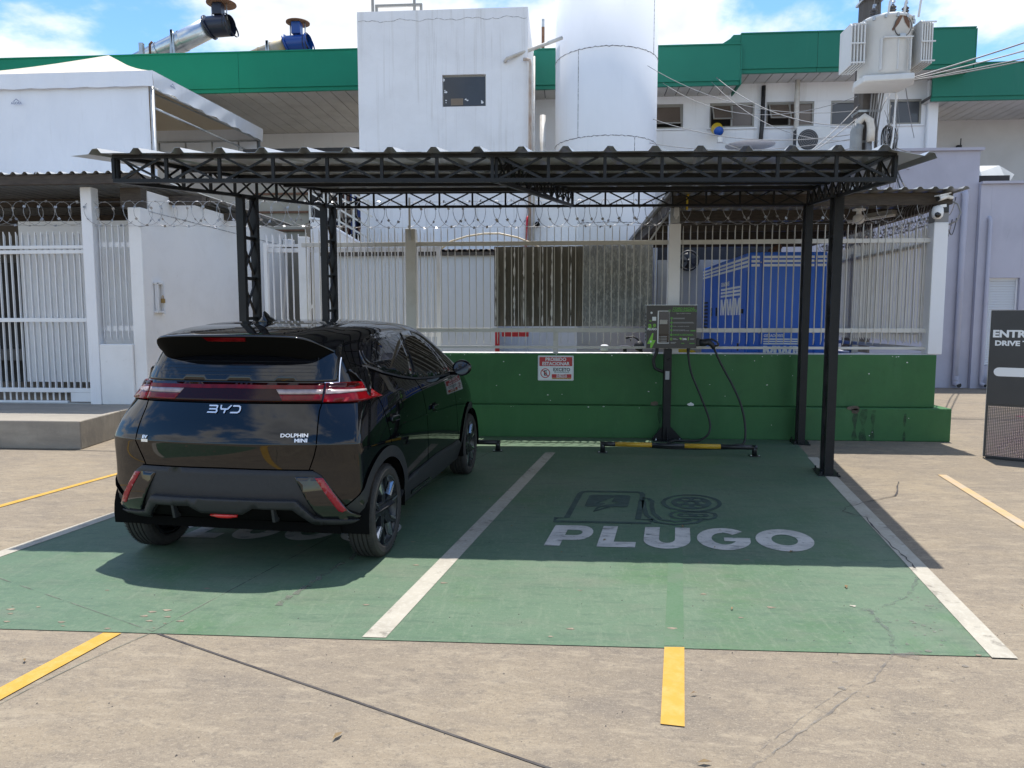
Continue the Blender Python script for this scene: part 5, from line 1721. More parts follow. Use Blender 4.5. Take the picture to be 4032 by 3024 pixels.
for x, z1 in ((-4.03, 8.5), (-3.95, 7.90), (-3.16, 8.5), (-3.02, 7.90)):
    box_part(an, "upright", M['alu_frame'], x, x + .05, 15.3, 15.35, 7.68, z1)
box_part(an, "crossbar", M['alu_frame'], -3.95, -2.97, 15.295, 15.345, 7.90, 7.95)
# pipes at the corner of the block
for i, (x, y, r, z0, z1, m, lab) in enumerate([(-.735, 14.93, .032, 3.0, 6.66, M['rust_pipe'], "rust stained downpipe with an elbow at the corner of the white block"),
                                            (-.655, 14.95, .022, 3.0, 6.72, M['pale_pipe'], "thin pale pipe beside the rust stained downpipe"),
                                            (-.50, 15.6, .06, 3.0, 5.75, M['pale_pipe'], "thicker pale pipe in the gap between block and tank")]):
    t = thing("down_pipe", lab, "pipe", (x, y, z0))
    pts = [(x, y, z0), (x, y, z1 - .08), (x - .01, y, z1 - .02), (x - .06, y, z1), (x - .14, y, z1)] if i == 0 else [(x, y, z0), (x, y, z1)]
    b = MB(); b.tube(pts, r, 10); b.build("pipe_run", m, t)
t = thing("overflow_pipe", "slanting pale pipe between the white block and the round tank", "pipe", (-.7, 14.9, 6.7))
b = MB(); b.tube([(-1.24, 14.98, 6.64), (-1.20, 14.90, 6.67), (-.25, 15.25, 7.12), (-.1, 15.3, 7.19)], .036, 10); b.build("pipe_run", M['pale_pipe'], t)
t = thing("mast", "dark rod standing on the far roof between the block and the tank", "mast", (-.55, 17.6, 7.8))
box_part(t, "rod", M['rust'], -.60, -.53, 17.6, 17.66, 7.0, 8.30); box_part(t, "rod_tip", M['steel_pipe'], -.595, -.535, 17.605, 17.655, 8.30, 8.48)
t = thing("red_hose", "short red hose hanging down the lower corner of the white block", "hose", (-.79, 14.9, 3.3))
b = MB(); b.tube([(-.775, 14.985, 3.58), (-.785, 14.93, 3.57), (-.80, 14.93, 3.3), (-.82, 14.94, 2.9), (-.84, 14.95, 2.5)], .022, 8); b.build("hose_run", M['red_paint'], t)
t = thing("drain_hole", "black round pipe mouth low on the wall right of the red hose", "pipe", (-.6, 15.1, 3.43))
b = MB(); b.lathe([(.05, 15.02), (.05, 15.14), (.0, 15.14)], 14, 'y', (-.585, 0, 3.44)); b.build("pipe_mouth", M['interior'], t)
lkw = thing("link_wall", "white wall strip between the block and the round tank", "wall", (-.4, 15.9, 0))
box_part(lkw, "wall_body", M['dirty_white'], -.783, .9, 15.15, 15.3, 0, 4.3)

# round water tank
tank = thing("water_tank", "tall round white water tank with dark ring seams right of the white block", "tank", (.83, 16.05, 0))
TR = 1.075
b = MB(); b.lathe([(0, 0), (TR, 0), (TR, 10.2), (0, 10.3)], 96, 'z', (.83, 16.05, 0)); b.build("shell", M['tank_white'], tank)
for z in (1.75, 3.46, 5.17, 6.895, 8.62):
    b = MB()
    pts = [(.83 + (TR + .001) * math.cos(a), 16.05 + (TR + .001) * math.sin(a), z + .006 * math.sin(a * 37) + .005 * math.sin(a * 61)) for a in [2 * math.pi * k / 120 for k in range(120)]]
    b.tube(pts, .009, 4, closed=True); b.build("ring_seam", M['seam_dark'], tank, fix=False)
for z0, z1, a in ((5.17, 6.895, 236), (3.46, 5.17, 300), (6.895, 8.62, 330)):
    b = MB(); b.tube([(.83 + (TR + .001) * math.cos(R(a)), 16.05 + (TR + .001) * math.sin(R(a)), z0 + (z1 - z0) * k / 20) for k in range(21)], .007, 4); b.build("upright_seam", M['seam_dark'], tank, fix=False)

# long building with the green fascia
sb = thing("long_building", "long two storey white building with a deep green fascia across the background", "building", (0, 18, 0))
def fascia(x0, x1, z0, z1, y, m, ywall, panels):
    n = panels
    for i in range(n):
        a, c = x0 + (x1 - x0) * i / n, x0 + (x1 - x0) * (i + 1) / n
        box_part(sb, "fascia_panel", m, a + .004, c - .004, y, y + .06, z0 + .09, z1)
        box_part(sb, "fascia_return", m, a + .004, c - .004, y + .03, y + .10, z0, z0 + .088)
    box_part(sb, "fascia_cap", m, x0, x1, y - .02, y + .25, z1 + .002, z1 + .03)
    nb = max(1, int((x1 - x0) / .26))
    nb = min(nb, 60)
    p0 = None
    for i in range(nb):
        a, c = x0 + (x1 - x0) * i / nb, x0 + (x1 - x0) * (i + 1) / nb
        if p0 is None:
            o0 = origin(sb)
            p0 = MB().box(0, c - a - .02, 0, ywall - y - .08, 0, .015).build("soffit_strip", M['soffit'], sb, local=True, loc=(a - o0.x, y + .08 - o0.y, z0 + .05))
        else: again(p0, (a - o0.x, y + .08 - o0.y, z0 + .05))
    box_part(sb, "roof_slab", M['dim_grey'], x0, x1, y + .07, ywall + .5, z0 + .08, z0 + .14)
fascia(-26, -4.26, 6.955, 7.865, 17.5, M['fascia'], 21.6, 6)
fascia(-.784, 3.955, 6.865, 7.745, 17.5, M['fascia_faded'], 18.5, 2)
box_part(sb, "fascia_end", M['fascia_faded'], 3.957, 3.99, 17.5, 18.4, 6.865, 7.70)
fascia(3.965, 9.12, 7.13, 7.985, 17.55, M['fascia_faded'], 18.5, 3)
b = MB(); b.prism([(3.47, 7.748), (3.72, 7.90), (3.80, 7.985), (3.963, 7.985), (3.963, 7.748)], 17.56, 17.66, 'xz'); b.build("fascia_panel", M['fascia_faded'], sb)
box_part(sb, "fascia_end", M['fascia_faded'], 9.122, 9.15, 17.55, 20.0, 7.13, 7.98)
fascia(8.45, 22, 6.55, 7.36, 18.0, M['fascia_faded'], 20.0, 4)
box_part(sb, "wall_left", M['white_wall'], -26, -4.26, 21.6, 21.9, 0, 7.0)
WY = 18.5
WN = [(2.10, 2.84), (3.48, 4.55), (4.83, 5.96), (6.35, 7.00), (7.71, 8.46)]
ZA, ZB = 6.15, 6.74
xs_ = [-.78] + [v for w_ in WN for v in w_] + [8.78]
for i in range(0, len(xs_), 2):
    box_part(sb, "wall", M['white_wall'], xs_[i], xs_[i + 1], WY, WY + .25, ZA, ZB)
box_part(sb, "wall", M['white_wall'], -.78, 8.78, WY, WY + .25, 0, ZA - .002)
box_part(sb, "wall", M['white_wall'], -.78, 8.78, WY, WY + .25, ZB + .002, 7.18)
box_part(sb, "corner_pilaster", M['white_wall'], 8.55, 8.80, WY - .12, WY - .003, 0, 7.15, bevel=.03)
box_part(sb, "wall_right", layered("cream_wall", (.60, .585, .56), [((.52, .505, .48), 1.0, .42, .7, (1, 1, 1), .8)], rough=.85), 8.805, 22, 20.0, 20.3, 0, 6.6)
box_part(sb, "dark_backing", M['interior'], -.78, 8.78, WY + .5, WY + .6, 5.8, 7.0)
for i, (a, c) in enumerate(WN):
    f = MB()
    for q in ((a, c, ZA, ZA + .045), (a, c, ZB - .05, ZB), (a, a + .04, ZA + .046, ZB - .051), (c - .04, c, ZA + .046, ZB - .051)):
        f.box(q[0], q[1], WY + .02, WY + .10, q[2], q[3])
    w = f.build("window", M['alu_frame'], sb)
    box_part(w, "sill", M['white_wall'], a - .06, c + .06, WY - .05, WY - .002, ZA - .04, ZA - .005)
    mid = (a + c) / 2
    if i in (0, 1, 2):
        if i: box_part(w, "mullion", M['alu_frame'], mid - .02, mid + .02, WY + .03, WY + .09, ZA + .046, ZB - .051)
        x0, x1 = (a + .05, c - .05) if i == 0 else (a + .045, mid - .025)
        m_ = M['glass_brown']
        # top-hung sash, swung out
        b = MB(); b.box(x0, x1, -.008, .008, -.46, 0)
        ang = R(16 if i == 0 else 32)
        def tilt(bb):
            bb.v = [(x, WY - .005 + y * math.cos(ang) + z * math.sin(ang), ZB - .06 + z * math.cos(ang) - y * math.sin(ang)) for x, y, z in bb.v]
            return bb
        s = tilt(b).build("sash_pane", m_, w)
        fr = MB()
        for q in ((x0, x1, 0, -.03), (x0, x1, -.43, -.46), (x0, x0 + .03, -.03, -.43), (x1 - .03, x1, -.03, -.43)):
            fr.box(q[0], q[1], -.018, -.0085, min(q[2], q[3]), max(q[2], q[3]))
        tilt(fr).build("sash_frame", M['alu_frame'], w)
        if i: box_part(w, "pane", m_, mid + .021, c - .041, WY + .055, WY + .062, ZA + .046, ZB - .051)
    else:
        box_part(w, "pane", mat("grey_film_glass", (.075, .08, .09), rough=.2), a + .041, c - .041, WY + .055, WY + .062, ZA + .046, ZB - .051)
dp = thing("drain_pipe", "black drain pipe between the second and third upper windows", "pipe", (4.72, 18.4, 3))
b = MB(); b.tube([(4.73, 18.42, 7.1), (4.72, 18.42, 6.2), (4.66, 18.42, 5.3)], .05, 10); b.build("pipe_run", M['cable'], dp)
dp = thing("drain_pipe", "white drain pipe running down across the third upper window", "pipe", (5.5, 18.4, 3))
b = MB(); b.tube([(5.49, 18.3, 7.2), (5.50, 18.35, 6.6), (5.53, 18.42, 5.95), (5.53, 18.42, 5.4)], .06, 10); b.build("pipe_run", M['pale_pipe'], dp)
ac = thing("air_conditioner", "white air conditioner outdoor unit below the third upper window", "air conditioner", (5.8, 18.2, 5.4))
box_part(ac, "casing", M['ac_white'], 5.42, 6.20, 18.0, 18.3, 5.42, 6.02, bevel=.015)
b = MB(); b.lathe([(0, 17.985), (.20, 17.985), (.235, 17.99), (.235, 18.0)], 28, 'y', (5.68, 0, 5.72)); b.build("fan_grille", M['ac_grille'], ac)
for k in range(5):
    b = MB(); b.tube([(5.68 + .045 * (k + .5) * math.cos(a), 17.98, 5.72 + .045 * (k + .5) * math.sin(a)) for a in [2 * math.pi * q / 24 for q in range(24)]], .004, 4, closed=True); b.build("grille_ring", M['alu_frame'], ac)
b = MB()
for k in range(8): b.box(5.412, 5.419, 18.03 + .03 * k, 18.045 + .03 * k, 5.48, 5.97)
o = b.build("side_louvres", M['ac_grille'], ac); o['kind'] = 'stuff'
for x in (5.5, 6.05): box_part(ac, "bracket", M['steel_pipe'], x, x + .04, 18.0, 18.48, 5.36, 5.415)
bk = thing("bucket", "yellow bucket with a blue base hung under the second upper window", "bucket", (3.7, 18.2, 6.0))
def tipped(prof, m, nm):
    b = MB(); b.lathe(prof, 20, 'y')
    a = R(28)
    b.v = [(x + 3.63, 18.38 + y * math.cos(a) - z * math.sin(a) - .25, 5.98 + y * math.sin(a) + z * math.cos(a)) for x, y, z in b.v]
    b.build(nm, m, bk)
tipped([(.14, .25), (.135, .24), (.118, 0), (.118, -.001)], M['yellow_plastic'], "bucket_body")
tipped([(.0, -.004), (.112, -.004), (.112, -.002)], M['blue_plastic'], "bucket_base")
dish = thing("satellite_dish", "white satellite dish lying on its back behind the canopy ridge", "dish", (4.3, 17.6, 5.2))
b = MB(); b.lathe([(0, 0), (.25, .008), (.45, .025), (.55, .045), (.56, .055)], 26, 'z', (4.2, 17.4, 5.42)); b.build("bowl", M['ac_white'], dish)
b = MB(); b.tube([(4.2, 17.4, 5.3), (3.5, 17.2, 5.52)], .015, 6); b.box(3.42, 3.52, 17.15, 17.25, 5.50, 5.62); b.build("feed_arm", M['ac_white'], dish)
b = MB(); b.tube([(4.2, 17.4, 4.2), (4.2, 17.4, 5.3)], .03, 8); b.build("mast", M['steel_pipe'], dish)
arcp = thing("vent_hood", "white curved hood just right of the round tank", "hood", (2.4, 17.4, 5))
b = MB(); b.tube([(1.9, 17.5, 5.45), (2.2, 17.5, 5.42), (2.5, 17.5, 5.30), (2.75, 17.5, 5.1), (2.85, 17.5, 4.8)], .07, 10); b.build("hood_body", M['ac_white'], arcp)

# roof ducts with fans
def roof_fan(name, label, base, top, r, body_m, duct_m, cap_r, cap_c, capm):
    t = thing(name, label, "roof fan", base)
    base, top = Vector(base), Vector(top)
    d = (top - base).normalized()
    b = MB(); b.tube([base, base.lerp(top, .5), top], r, 22); b.build("duct", duct_m, t)
    for f in (.3, .62):
        b = MB(); b.tube([base.lerp(top, f) - d * .03, base.lerp(top, f) + d * .03], r * 1.05, 22, caps=False); b.build("duct_band", duct_m, t)
    e = top + Vector((.62, -.10, .0))
    b = MB(); b.tube([top - d * .02, top + d * .03], r * 1.22, 24); b.tube([top + d * .03, e], r * 1.02, 24, caps=False); b.tube([e - d * .0, e + d * .04], r * 1.2, 24, caps=False)
    b.build("fan_casing", body_m, t)
    b = MB(); b.tube([e - Vector((.12, 0, 0)), e - Vector((.10, 0, 0))], r * .98, 24); b.build("fan_mouth", M['interior'], t)
    c = Vector(cap_c)
    b = MB(); b.lathe([(0, .04), (cap_r, 0), (cap_r, -.02), (0, -.015)], 26, 'z', tuple(c)); b.build("rain_cap", capm, t)
    mot = (top + e) / 2
    b = MB(); b.cbox((mot.x - .02, mot.y, (mot.z + r + c.z) / 2), (.24, .24, (c.z - mot.z - r) * .9)); b.build("motor", body_m, t, bevel=.02)
    for dx in (-.2, .2):
        b = MB(); b.tube([(mot.x + dx, mot.y, mot.z + r * .6), (mot.x + dx, mot.y, c.z)], .018, 6); b.build("cap_leg", M['steel_pipe'], t)
    q = base.lerp(top, .55)
    for dx in (-.05, .12):
        b = MB(); b.bar((q.x + dx, q.y - r * 1.05, 7.9), (q.x, q.y - r * 1.05, q.z + r), .06, .05); b.build("support", M['steel_pipe'], t)
roof_fan("roof_fan", "bright metal duct with a navy fan and rusty cap on the far left roof", (-11.5, 19.4, 8.35), (-9.45, 19.3, 9.18), .26, M['fan_navy'], M['duct'], .38, (-9.1, 19.3, 9.78), M['rust'])
roof_fan("roof_fan", "stained duct with a bright blue fan and rusty cap nearest the white block", (-8.5, 19.6, 8.42), (-7.42, 19.5, 8.76), .21, M['fan_blue'], M['duct_old'], .31, (-7.12, 19.5, 9.32), M['rust'])
t = thing("vent_stub", "two short rusty vent pipes on the green roof edge", "pipe", (-10.9, 18.5, 7.9))
box_part(t, "stub", M['steel_pipe'], -10.95, -10.85, 18.5, 18.6, 7.8, 8.55); b = MB(); b.tube([(-10.65, 18.5, 7.8), (-10.65, 18.5, 8.5), (-10.58, 18.5, 8.56)], .03, 8); b.build("stub", M['rust'], t)

# party tent on the left
tent = thing("event_tent", "white pavilion tent with a peaked top and hanging side sheet behind the left carport", "tent", (-10.3, 16.2, 0))
A_, B_, C_, D_ = (-13.0, 14.0), (-8.03, 14.0), (-7.72, 18.4), (-13.0, 18.4)
AP = Vector((-10.3, 16.2, 7.42))
def tent_roof():
    b = MB()
    cs_ = [Vector((*p, 6.31)) for p in (A_, B_, C_, D_)]
    for i in range(4):
        a, c = cs_[i], cs_[(i + 1) % 4]
        rows = []
        for k in range(9):
            t = k / 8
            s_ = t ** 1.35 * .35 + t * .65
            rows.append([a.lerp(AP, s_).lerp(c.lerp(AP, s_), j / 10) - Vector((0, 0, .10 * math.sin(math.pi * t) * (1 - abs(2 * j / 10 - 1) * .3))) for j in range(11)])
        b.grid(rows)
    return b
tent_roof().build("canopy_top", M['tent_cream'], tent, fix=False)
def cloth_strip(name, p, q, z0, z1, amp, m, n=26, tear=0.0, lean=0.0):
    p, q = Vector((*p, 0)), Vector((*q, 0)); d = (q - p).normalized(); s = Vector((d.y, -d.x, 0))
    rows = []
    for k in range(9):
        t = k / 8
        rows.append([p.lerp(q, j / n) + s * (amp * math.sin(j * 1.3 + k * .35) * t + lean * t) + Vector((0, 0, z1 + (z0 - z1) * t + tear * t * math.sin(j * 2.1))) for j in range(n + 1)])
    b = MB(); b.grid(rows)
    return b.build(name, m, tent, fix=False)
cloth_strip("valance", (-13, 13.98), (-8.02, 13.98), 6.02, 6.31, .01, M['tent_white'], tear=.008)
cloth_strip("valance", (-8.02, 13.98), (-7.70, 18.4), 6.00, 6.31, .02, M['tent_white'], tear=.02)
cloth_strip("valance", (-7.72, 18.38), (-13, 18.38), 6.00, 6.31, .02, M['tent_white'])
cloth_strip("side_sheet", (-13, 14.06), (-8.16, 14.06), 3.3, 6.05, .03, M['tent_white'], n=60, tear=.01)
cloth_strip("lining", (-7.75, 18.3), (-12.9, 18.3), 5.55, 6.0, .02, M['tent_white'], n=30)
for p in ((-8.08, 14.05), (-7.78, 18.3)):
    b = MB(); b.tube([(*p, 0), (*p, 6.05)], .045, 10); b.build("leg", M['steel_pipe'], tent)
for p, q in (((-8.05, 14.05, 6.0), (-7.76, 18.3, 6.0)), ((-8.05, 14.05, 5.62), (-7.76, 18.3, 5.62)), ((-7.76, 18.3, 6.0), (-12.9, 18.3, 6.0)), ((-7.76, 18.3, 5.6), (-12.9, 18.3, 5.6)), ((-8.08, 14.06, 6.05), (-10.3, 16.2, 7.0)), ((-7.8, 18.3, 6.05), (-10.3, 16.2, 7.0))):
    b = MB(); b.tube([p, q], .022, 8); b.build("frame_bar", M['steel_pipe'], tent)
for i in range(7):
    x = -8.3 - .7 * i
    b = MB(); b.tube([(x, 18.3, 5.6), (x, 18.3, 6.0)], .02, 6); b.build("frame_bar", M['steel_pipe'], tent)
def tent_mark(x, y, z, rotz, s):
    b = MB()
    b.prism([(-.11 * s, -.02), (0, .06 * s), (.11 * s, -.02), (.05 * s, -.005), (0, .035 * s), (-.05 * s, -.005)], -.001, .001, 'xz')
    o = b.build("printed_mark", M['print_blue'], tent, local=True, loc=Vector((x, y, z)) - origin(tent)); o.rotation_euler = (0, 0, rotz)
    lettering("AGORA", .085 * s, M['print_blue'], tent, Vector((x, y, z - .06 * s)) - origin(tent), (R(90), 0, rotz), bold=.002, name="printed_word")
tent_mark(-10.85, 13.995, 5.80, 0, .75)
tent_mark(-7.93, 14.55, 6.20, R(86), .6)

# lilac-grey building on the right
pb_ = thing("lilac_building", "grey lilac flat roofed building with downpipes at the right edge", "building", (8, 17, 0))
box_part(pb_, "wall", M['purple'], 3.4, 8.80, 16.5, 18.2, 0, 5.08)
box_part(pb_, "coping", M['purple'], 3.35, 8.86, 16.44, 18.2, 5.082, 5.14)
box_part(pb_, "wall_annex", M['purple'], 8.805, 9.03, 16.4, 19.5, 0, 4.36)
box_part(pb_, "wall_annex", M['purple'], 9.71, 16, 16.4, 19.5, 0, 4.36)
box_part(pb_, "wall_annex", M['purple'], 9.032, 9.708, 16.4, 19.5, 0, .495)
box_part(pb_, "wall_annex", M['purple'], 9.032, 9.708, 16.4, 19.5, 2.385, 4.36)
box_part(pb_, "coping", M['purple'], 8.80, 16, 16.34, 19.5, 4.362, 4.415)
dr = box_part(pb_, "louvre_door", M['louvre'], 9.034, 9.706, 16.52, 16.56, .497, 2.383)
for k in range(34):
    z = .52 + .0545 * k
    b = MB(); b.add([(9.07, 16.475, z), (9.67, 16.475, z), (9.67, 16.515, z + .05), (9.07, 16.515, z + .05), (9.07, 16.483, z), (9.67, 16.483, z), (9.67, 16.523, z + .05), (9.07, 16.523, z + .05)], [(0, 1, 2, 3), (7, 6, 5, 4), (0, 4, 5, 1)])
    b.build("louvre", M['louvre'], dr, fix=False)
for x0, x1 in ((9.034, 9.068), (9.672, 9.706)): box_part(dr, "door_stile", M['louvre'], x0, x1, 16.47, 16.518, .497, 2.383)
box_part(dr, "door_head", M['louvre'], 9.069, 9.671, 16.47, 16.518, 2.352, 2.383)
for x, r, z1, lab in ((8.50, .062, 4.18, "fat lilac painted downpipe down the corner of the lilac building"), (9.0, .040, 3.62, "thinner lilac downpipe beside the white louvre door")):
    t = thing("down_pipe", lab, "pipe", (x, 16.3, 0))
    y = 16.42 if x < 8.8 else 16.34
    b = MB(); b.tube([(x, y + .12, z1 + .02), (x, y + .04, z1 + .03), (x, y, z1 - .03), (x, y, .16), (x, y - .01, .10), (x + .01, y - .14, .075)], r, 14); b.build("pipe_run", M['purple'], t)
    for z in (.18, z1 * .5): b = MB(); b.lathe([(r * 1.12, z), (r * 1.12, z + .09)], 14, 'z', (x, y, 0)); b.build("pipe_socket", M['purple'], t)
    b = MB(); b.lathe([(r * .85, 0), (0, .001)], 14, 'y', (x + .01, y - .146, .075)); b.build("pipe_mouth", M['interior'], t)
hd = thing("vent_cowl", "white sheet metal vent cowl on the roof of the lilac building", "vent", (9.15, 16.8, 4.42))
b = MB(); b.prism([(8.92, 4.42), (8.78, 4.62), (9.02, 4.86), (9.48, 4.86), (9.66, 4.62), (9.55, 4.42)], 16.75, 17.3, 'xz')
b.v = [(x, y + (.25 if z > 4.7 and y < 17 else 0), z) for x, y, z in b.v]
b.build("cowl", M['ac_white'], hd)
b = MB(); b.box(8.88, 9.56, 16.735, 16.745, 4.44, 4.60); b.build("cowl_mouth", M['interior'], hd)
ms = thing("mossy_block", "dark mossy concrete block at the foot of the lilac wall", "block", (9.35, 16.1, 0))
box_part(ms, "block_body", M['pole'], 9.15, 9.9, 16.0, 16.33, 0, .28, bevel=.02)
flat("floor_grate", [(7.15, 11.2), (8.6, 11.0), (8.9, 11.7), (7.0, 11.75)], .006, M['ground_red'])

# generator shelter
sh = thing("shelter_roof", "ribbed metal shelter roof over the blue generator on dark beams", "roof", (3, 11.5, 3))
for a in (1.22, 2.10, 2.98, 3.86):
    trapezoid_sheet(a, a + .878, 9.05, 14.7, lambda xx, yy: 3.045, .1735, .028, .03, .08, phase=1.22).build("roof_sheet", M['galv_sheet'], sh, fix=False)
for y in (9.28, 10.6, 11.9, 13.2, 14.5):
    box_part(sh, "roof_beam", M['dark_wood'], 1.3, 4.66, y, y + .07, 2.90, 3.04)
for x in (1.30, 4.57):
    box_part(sh, "side_beam", M['dark_wood'], x, x + .08, 9.36, 14.6, 2.88, 3.03)
box_part(sh, "column", M['steel_pipe'], 1.30, 1.42, 9.33, 9.45, 2.71, 2.90)
b = MB(); b.bar((1.30, 9.40, 2.86), (1.06, 9.40, 2.50), .035, .02); b.build("diagonal_brace", M['steel_pipe'], sh)
box_part(sh, "column", M['dirty_white'], 4.6, 4.7, 14.5, 14.6, 0, 2.88)
t = thing("cable_coil", "loop of white cable hung on the fence post under the shelter beam", "cable", (1.36, 9.3, 2.8))
b = MB()
for k in range(3): b.tube([(1.355 + .012 * k, 9.30, 2.93), (1.34 + .014 * k, 9.295, 2.80), (1.36 + .01 * k, 9.29, 2.755), (1.395 - .006 * k, 9.295, 2.80), (1.39, 9.30, 2.95)], .007, 6)
b.build("coil", M['cam_white'], t)
t = thing("yellow_bracket", "short yellow tube on the shelter beam beside the fence post", "tube", (1.5, 9.25, 2.95))
b = MB(); b.tube([(1.49, 9.24, 2.86), (1.49, 9.24, 3.02), (1.51, 9.24, 3.06)], .014, 8); b.build("tube", M['yellow_plastic'], t)
shw = thing("shelter_wall", "beige back wall of the generator shelter with gap shade painted dark", "wall", (3, 15.6, 0))
box_part(shw, "wall", layered("beige_wall", (.42, .40, .35), [((.34, .32, .28), 1.2, .42, .7, (1, 1, 1), .8)]), 1.95, 4.5, 15.7, 15.85, 0, 2.75)
box_part(shw, "gap_shade_slab", M['interior'], 1.95, 4.5, 15.72, 15.84, 2.752, 3.2)  # near-black strip fills the gap as its painted shade
box_part(shw, "louvre_bank", M['alu_frame'], 4.2, 4.5, 15.4, 15.69, .5, 2.7)
fanx = thing("wall_fan", "round black extractor fan on the beige wall left of the generator", "fan", (2.40, 14.6, 2.68))
b = MB(); b.tube([(2.56 + .195 * math.cos(a), 15.5, 2.50 + .195 * math.sin(a) + .22) for a in [2 * math.pi * k / 28 for k in range(28)]], .025, 8, closed=True); b.build("fan_ring", M['plastic_black'], fanx)
for k in range(5):
    a = 2 * math.pi * k / 5
    b = MB(); b.add([(2.56 + r_ * math.cos(a + d_), 15.55 + dy, 2.72 + r_ * math.sin(a + d_)) for r_, d_, dy in ((.03, -.5, 0), (.18, -.22, .02), (.18, .42, -.02), (.03, .6, -.01))], [(0, 1, 2, 3)])
    b.build("fan_blade", M['ac_grille'], fanx, fix=False)
b = MB(); b.lathe([(0, 15.48), (.035, 15.49), (.035, 15.6)], 12, 'y', (2.56, 0, 2.72)); b.lathe([(0, 15.62), (.2, 15.62), (.2, 15.69)], 24, 'y', (2.56, 0, 2.72)); b.build("fan_hub", M['plastic_black'], fanx)

gen = thing("generator", "tall blue generator cabinet with white stripes behind the bars", "generator", (3.4, 11.5, 0))
GX0, GX1, GY0, GY1, GZ = 2.82, 3.985, 11.5, 15.3, 2.535
box_part(gen, "cabinet", M['gen_blue'], GX0, GX1, GY0, GY1, .12, GZ, bevel=.02)
box_part(gen, "skid", M['plastic_black'], GX0 + .05, GX1 - .05, GY0 + .05, GY1 - .05, 0, .118)
for x0, x1 in ((2.84, 2.975), (3.015, 3.79), (3.83, 3.97)):
    box_part(gen, "door", M['gen_blue'], x0, x1, GY0 - .018, GY0 - .001, .2, GZ - .03, bevel=.006)
for y0, y1 in ((11.6, 12.5), (12.53, 13.6), (13.63, 14.6)):
    box_part(gen, "side_door", M['gen_blue'], GX0 - .012, GX0 - .001, y0, y1, .3, 2.26, bevel=.004)
for z in (2.459, 2.397, 2.334):
    for x0, x1 in ((2.845, 2.97), (3.02, 3.785), (3.835, 3.965)):
        box_part(gen, "white_stripe", M['print_white'], x0, x1, GY0 - .0215, GY0 - .0185, z - .018, z + .018)
    box_part(gen, "white_stripe", M['print_white'], GX0 - .004, GX0 - .0015, GY0 + .03, GY1 - .05, z - .018, z + .018)
def gen_logo(fn, s, sw):
    """small word, three bars and the three big letters"""
    for k in range(3): fn([(0, .335 - .045 * k), (.66, .335 - .045 * k), (.66, .362 - .045 * k), (0, .362 - .045 * k)])
    wts = [[(0, 0), (.045, 0), (.045, .14), (.085, 0), (.12, 0), (.165, .14), (.165, 0), (.215, 0), (.215, .215), (.145, .215), (.105, .09), (.065, .215), (0, .215)]]
    mirror_w = [(.225 + .0, .215), (.27, .215), (.295, .075), (.325, .215), (.365, .215), (.395, .075), (.42, .215), (.465, .215), (.425, 0), (.37, 0), (.345, .12), (.32, 0), (.265, 0)]
    fn(wts[0]); fn(mirror_w); fn([(x + .475 if True else x, z) for x, z in [(p[0] * .87, p[1]) for p in wts[0]]])
def on_front(poly):
    b = MB(); b.prism([(3.06 + x * .95, .93 + z * .78) for x, z in poly], GY0 - .0215, GY0 - .0185, 'xz'); b.build("logo_print", M['print_white'], gen)
gen_logo(on_front, 1, 1)
lettering("GERADORES", .062, M['print_white'], gen, Vector((3.06, GY0 - .020, 1.255)) - origin(gen), (R(90), 0, 0), bold=.0012, align='LEFT', shear=.25, name="printed_word", wide=.85)
def on_side(poly):
    b = MB(); b.prism([(13.45 - x * 2.25, 1.575 + z * 1.30) for x, z in poly], GX0 - .0155, GX0 - .0125, 'yz'); b.build("logo_print", M['print_white'], gen)
gen_logo(on_side, 1, 1)
lettering("GERADORES", .10, M['print_white'], gen, Vector((GX0 - .014, 13.45, 2.115)) - origin(gen), (R(90), 0, R(-90)), bold=.002, align='LEFT', name="printed_word", wide=1.2)
for y in (13.75, 14.2): box_part(gen, "door_lock", M['plastic_black'], GX0 - .03, GX0 - .013, y, y + .06, 1.56, 1.72, bevel=.004)
box_part(gen, "door_lock", M['plastic_black'], GX0 - .03, GX0 - .013, 11.75, 11.85, 1.60, 1.67, bevel=.004)
box_part(gen, "door_lock", M['plastic_black'], GX0 - .03, GX0 - .013, 12.0, 12.06, 1.0, 1.12, bevel=.004)
for k in range(9):
    box_part(gen, "vent_slat", M['plastic_black'], GX0 - .02, GX0 - .013, 14.65, 15.1, 1.25 + .07 * k, 1.285 + .07 * k)
for x, z in ((2.99, 1.30), (2.99, 2.38), (3.80, 2.40), (3.80, 1.30)):
    b = MB(); b.lathe([(0, -.03), (.012, -.028), (.012, -.01)], 8, 'y', (x, GY0, z)); b.build("screw", M['steel_pipe'], gen)
b = MB(); b.tube([(3.35, 12.3, 2.53), (3.35, 12.3, 2.62), (3.42, 12.3, 2.66), (3.50, 12.25, 2.70)], .045, 10); b.build("exhaust", M['rust'], gen)
lmp = thing("shelter_lamp", "white round lamp hanging under the shelter roof near the pole", "lamp", (3.92, 10.2, 2.9))
b = MB(); b.lathe([(0, 2.985), (.085, 2.985), (.085, 2.965), (.03, 2.955), (.035, 2.91)], 18, 'z', (3.92, 10.2, 0)); b.build("holder", M['cam_white'], lmp)
b = MB(); b.lathe([(.035, 2.912), (.068, 2.89), (.075, 2.85), (.066, 2.81), (.03, 2.785), (0, 2.782)], 18, 'z', (3.92, 10.2, 0)); b.build("bulb", M['lamp_white'], lmp)
tb = thing("tube_lamp", "flat white tube lamp fitted under the shelter roof right of the round lamp", "lamp", (4.2, 10.8, 2.95))
b = MB(); b.bar((4.05, 10.9, 2.90), (4.38, 10.2, 2.90), .05, .03); b.build("tube", M['lamp_white'], tb)
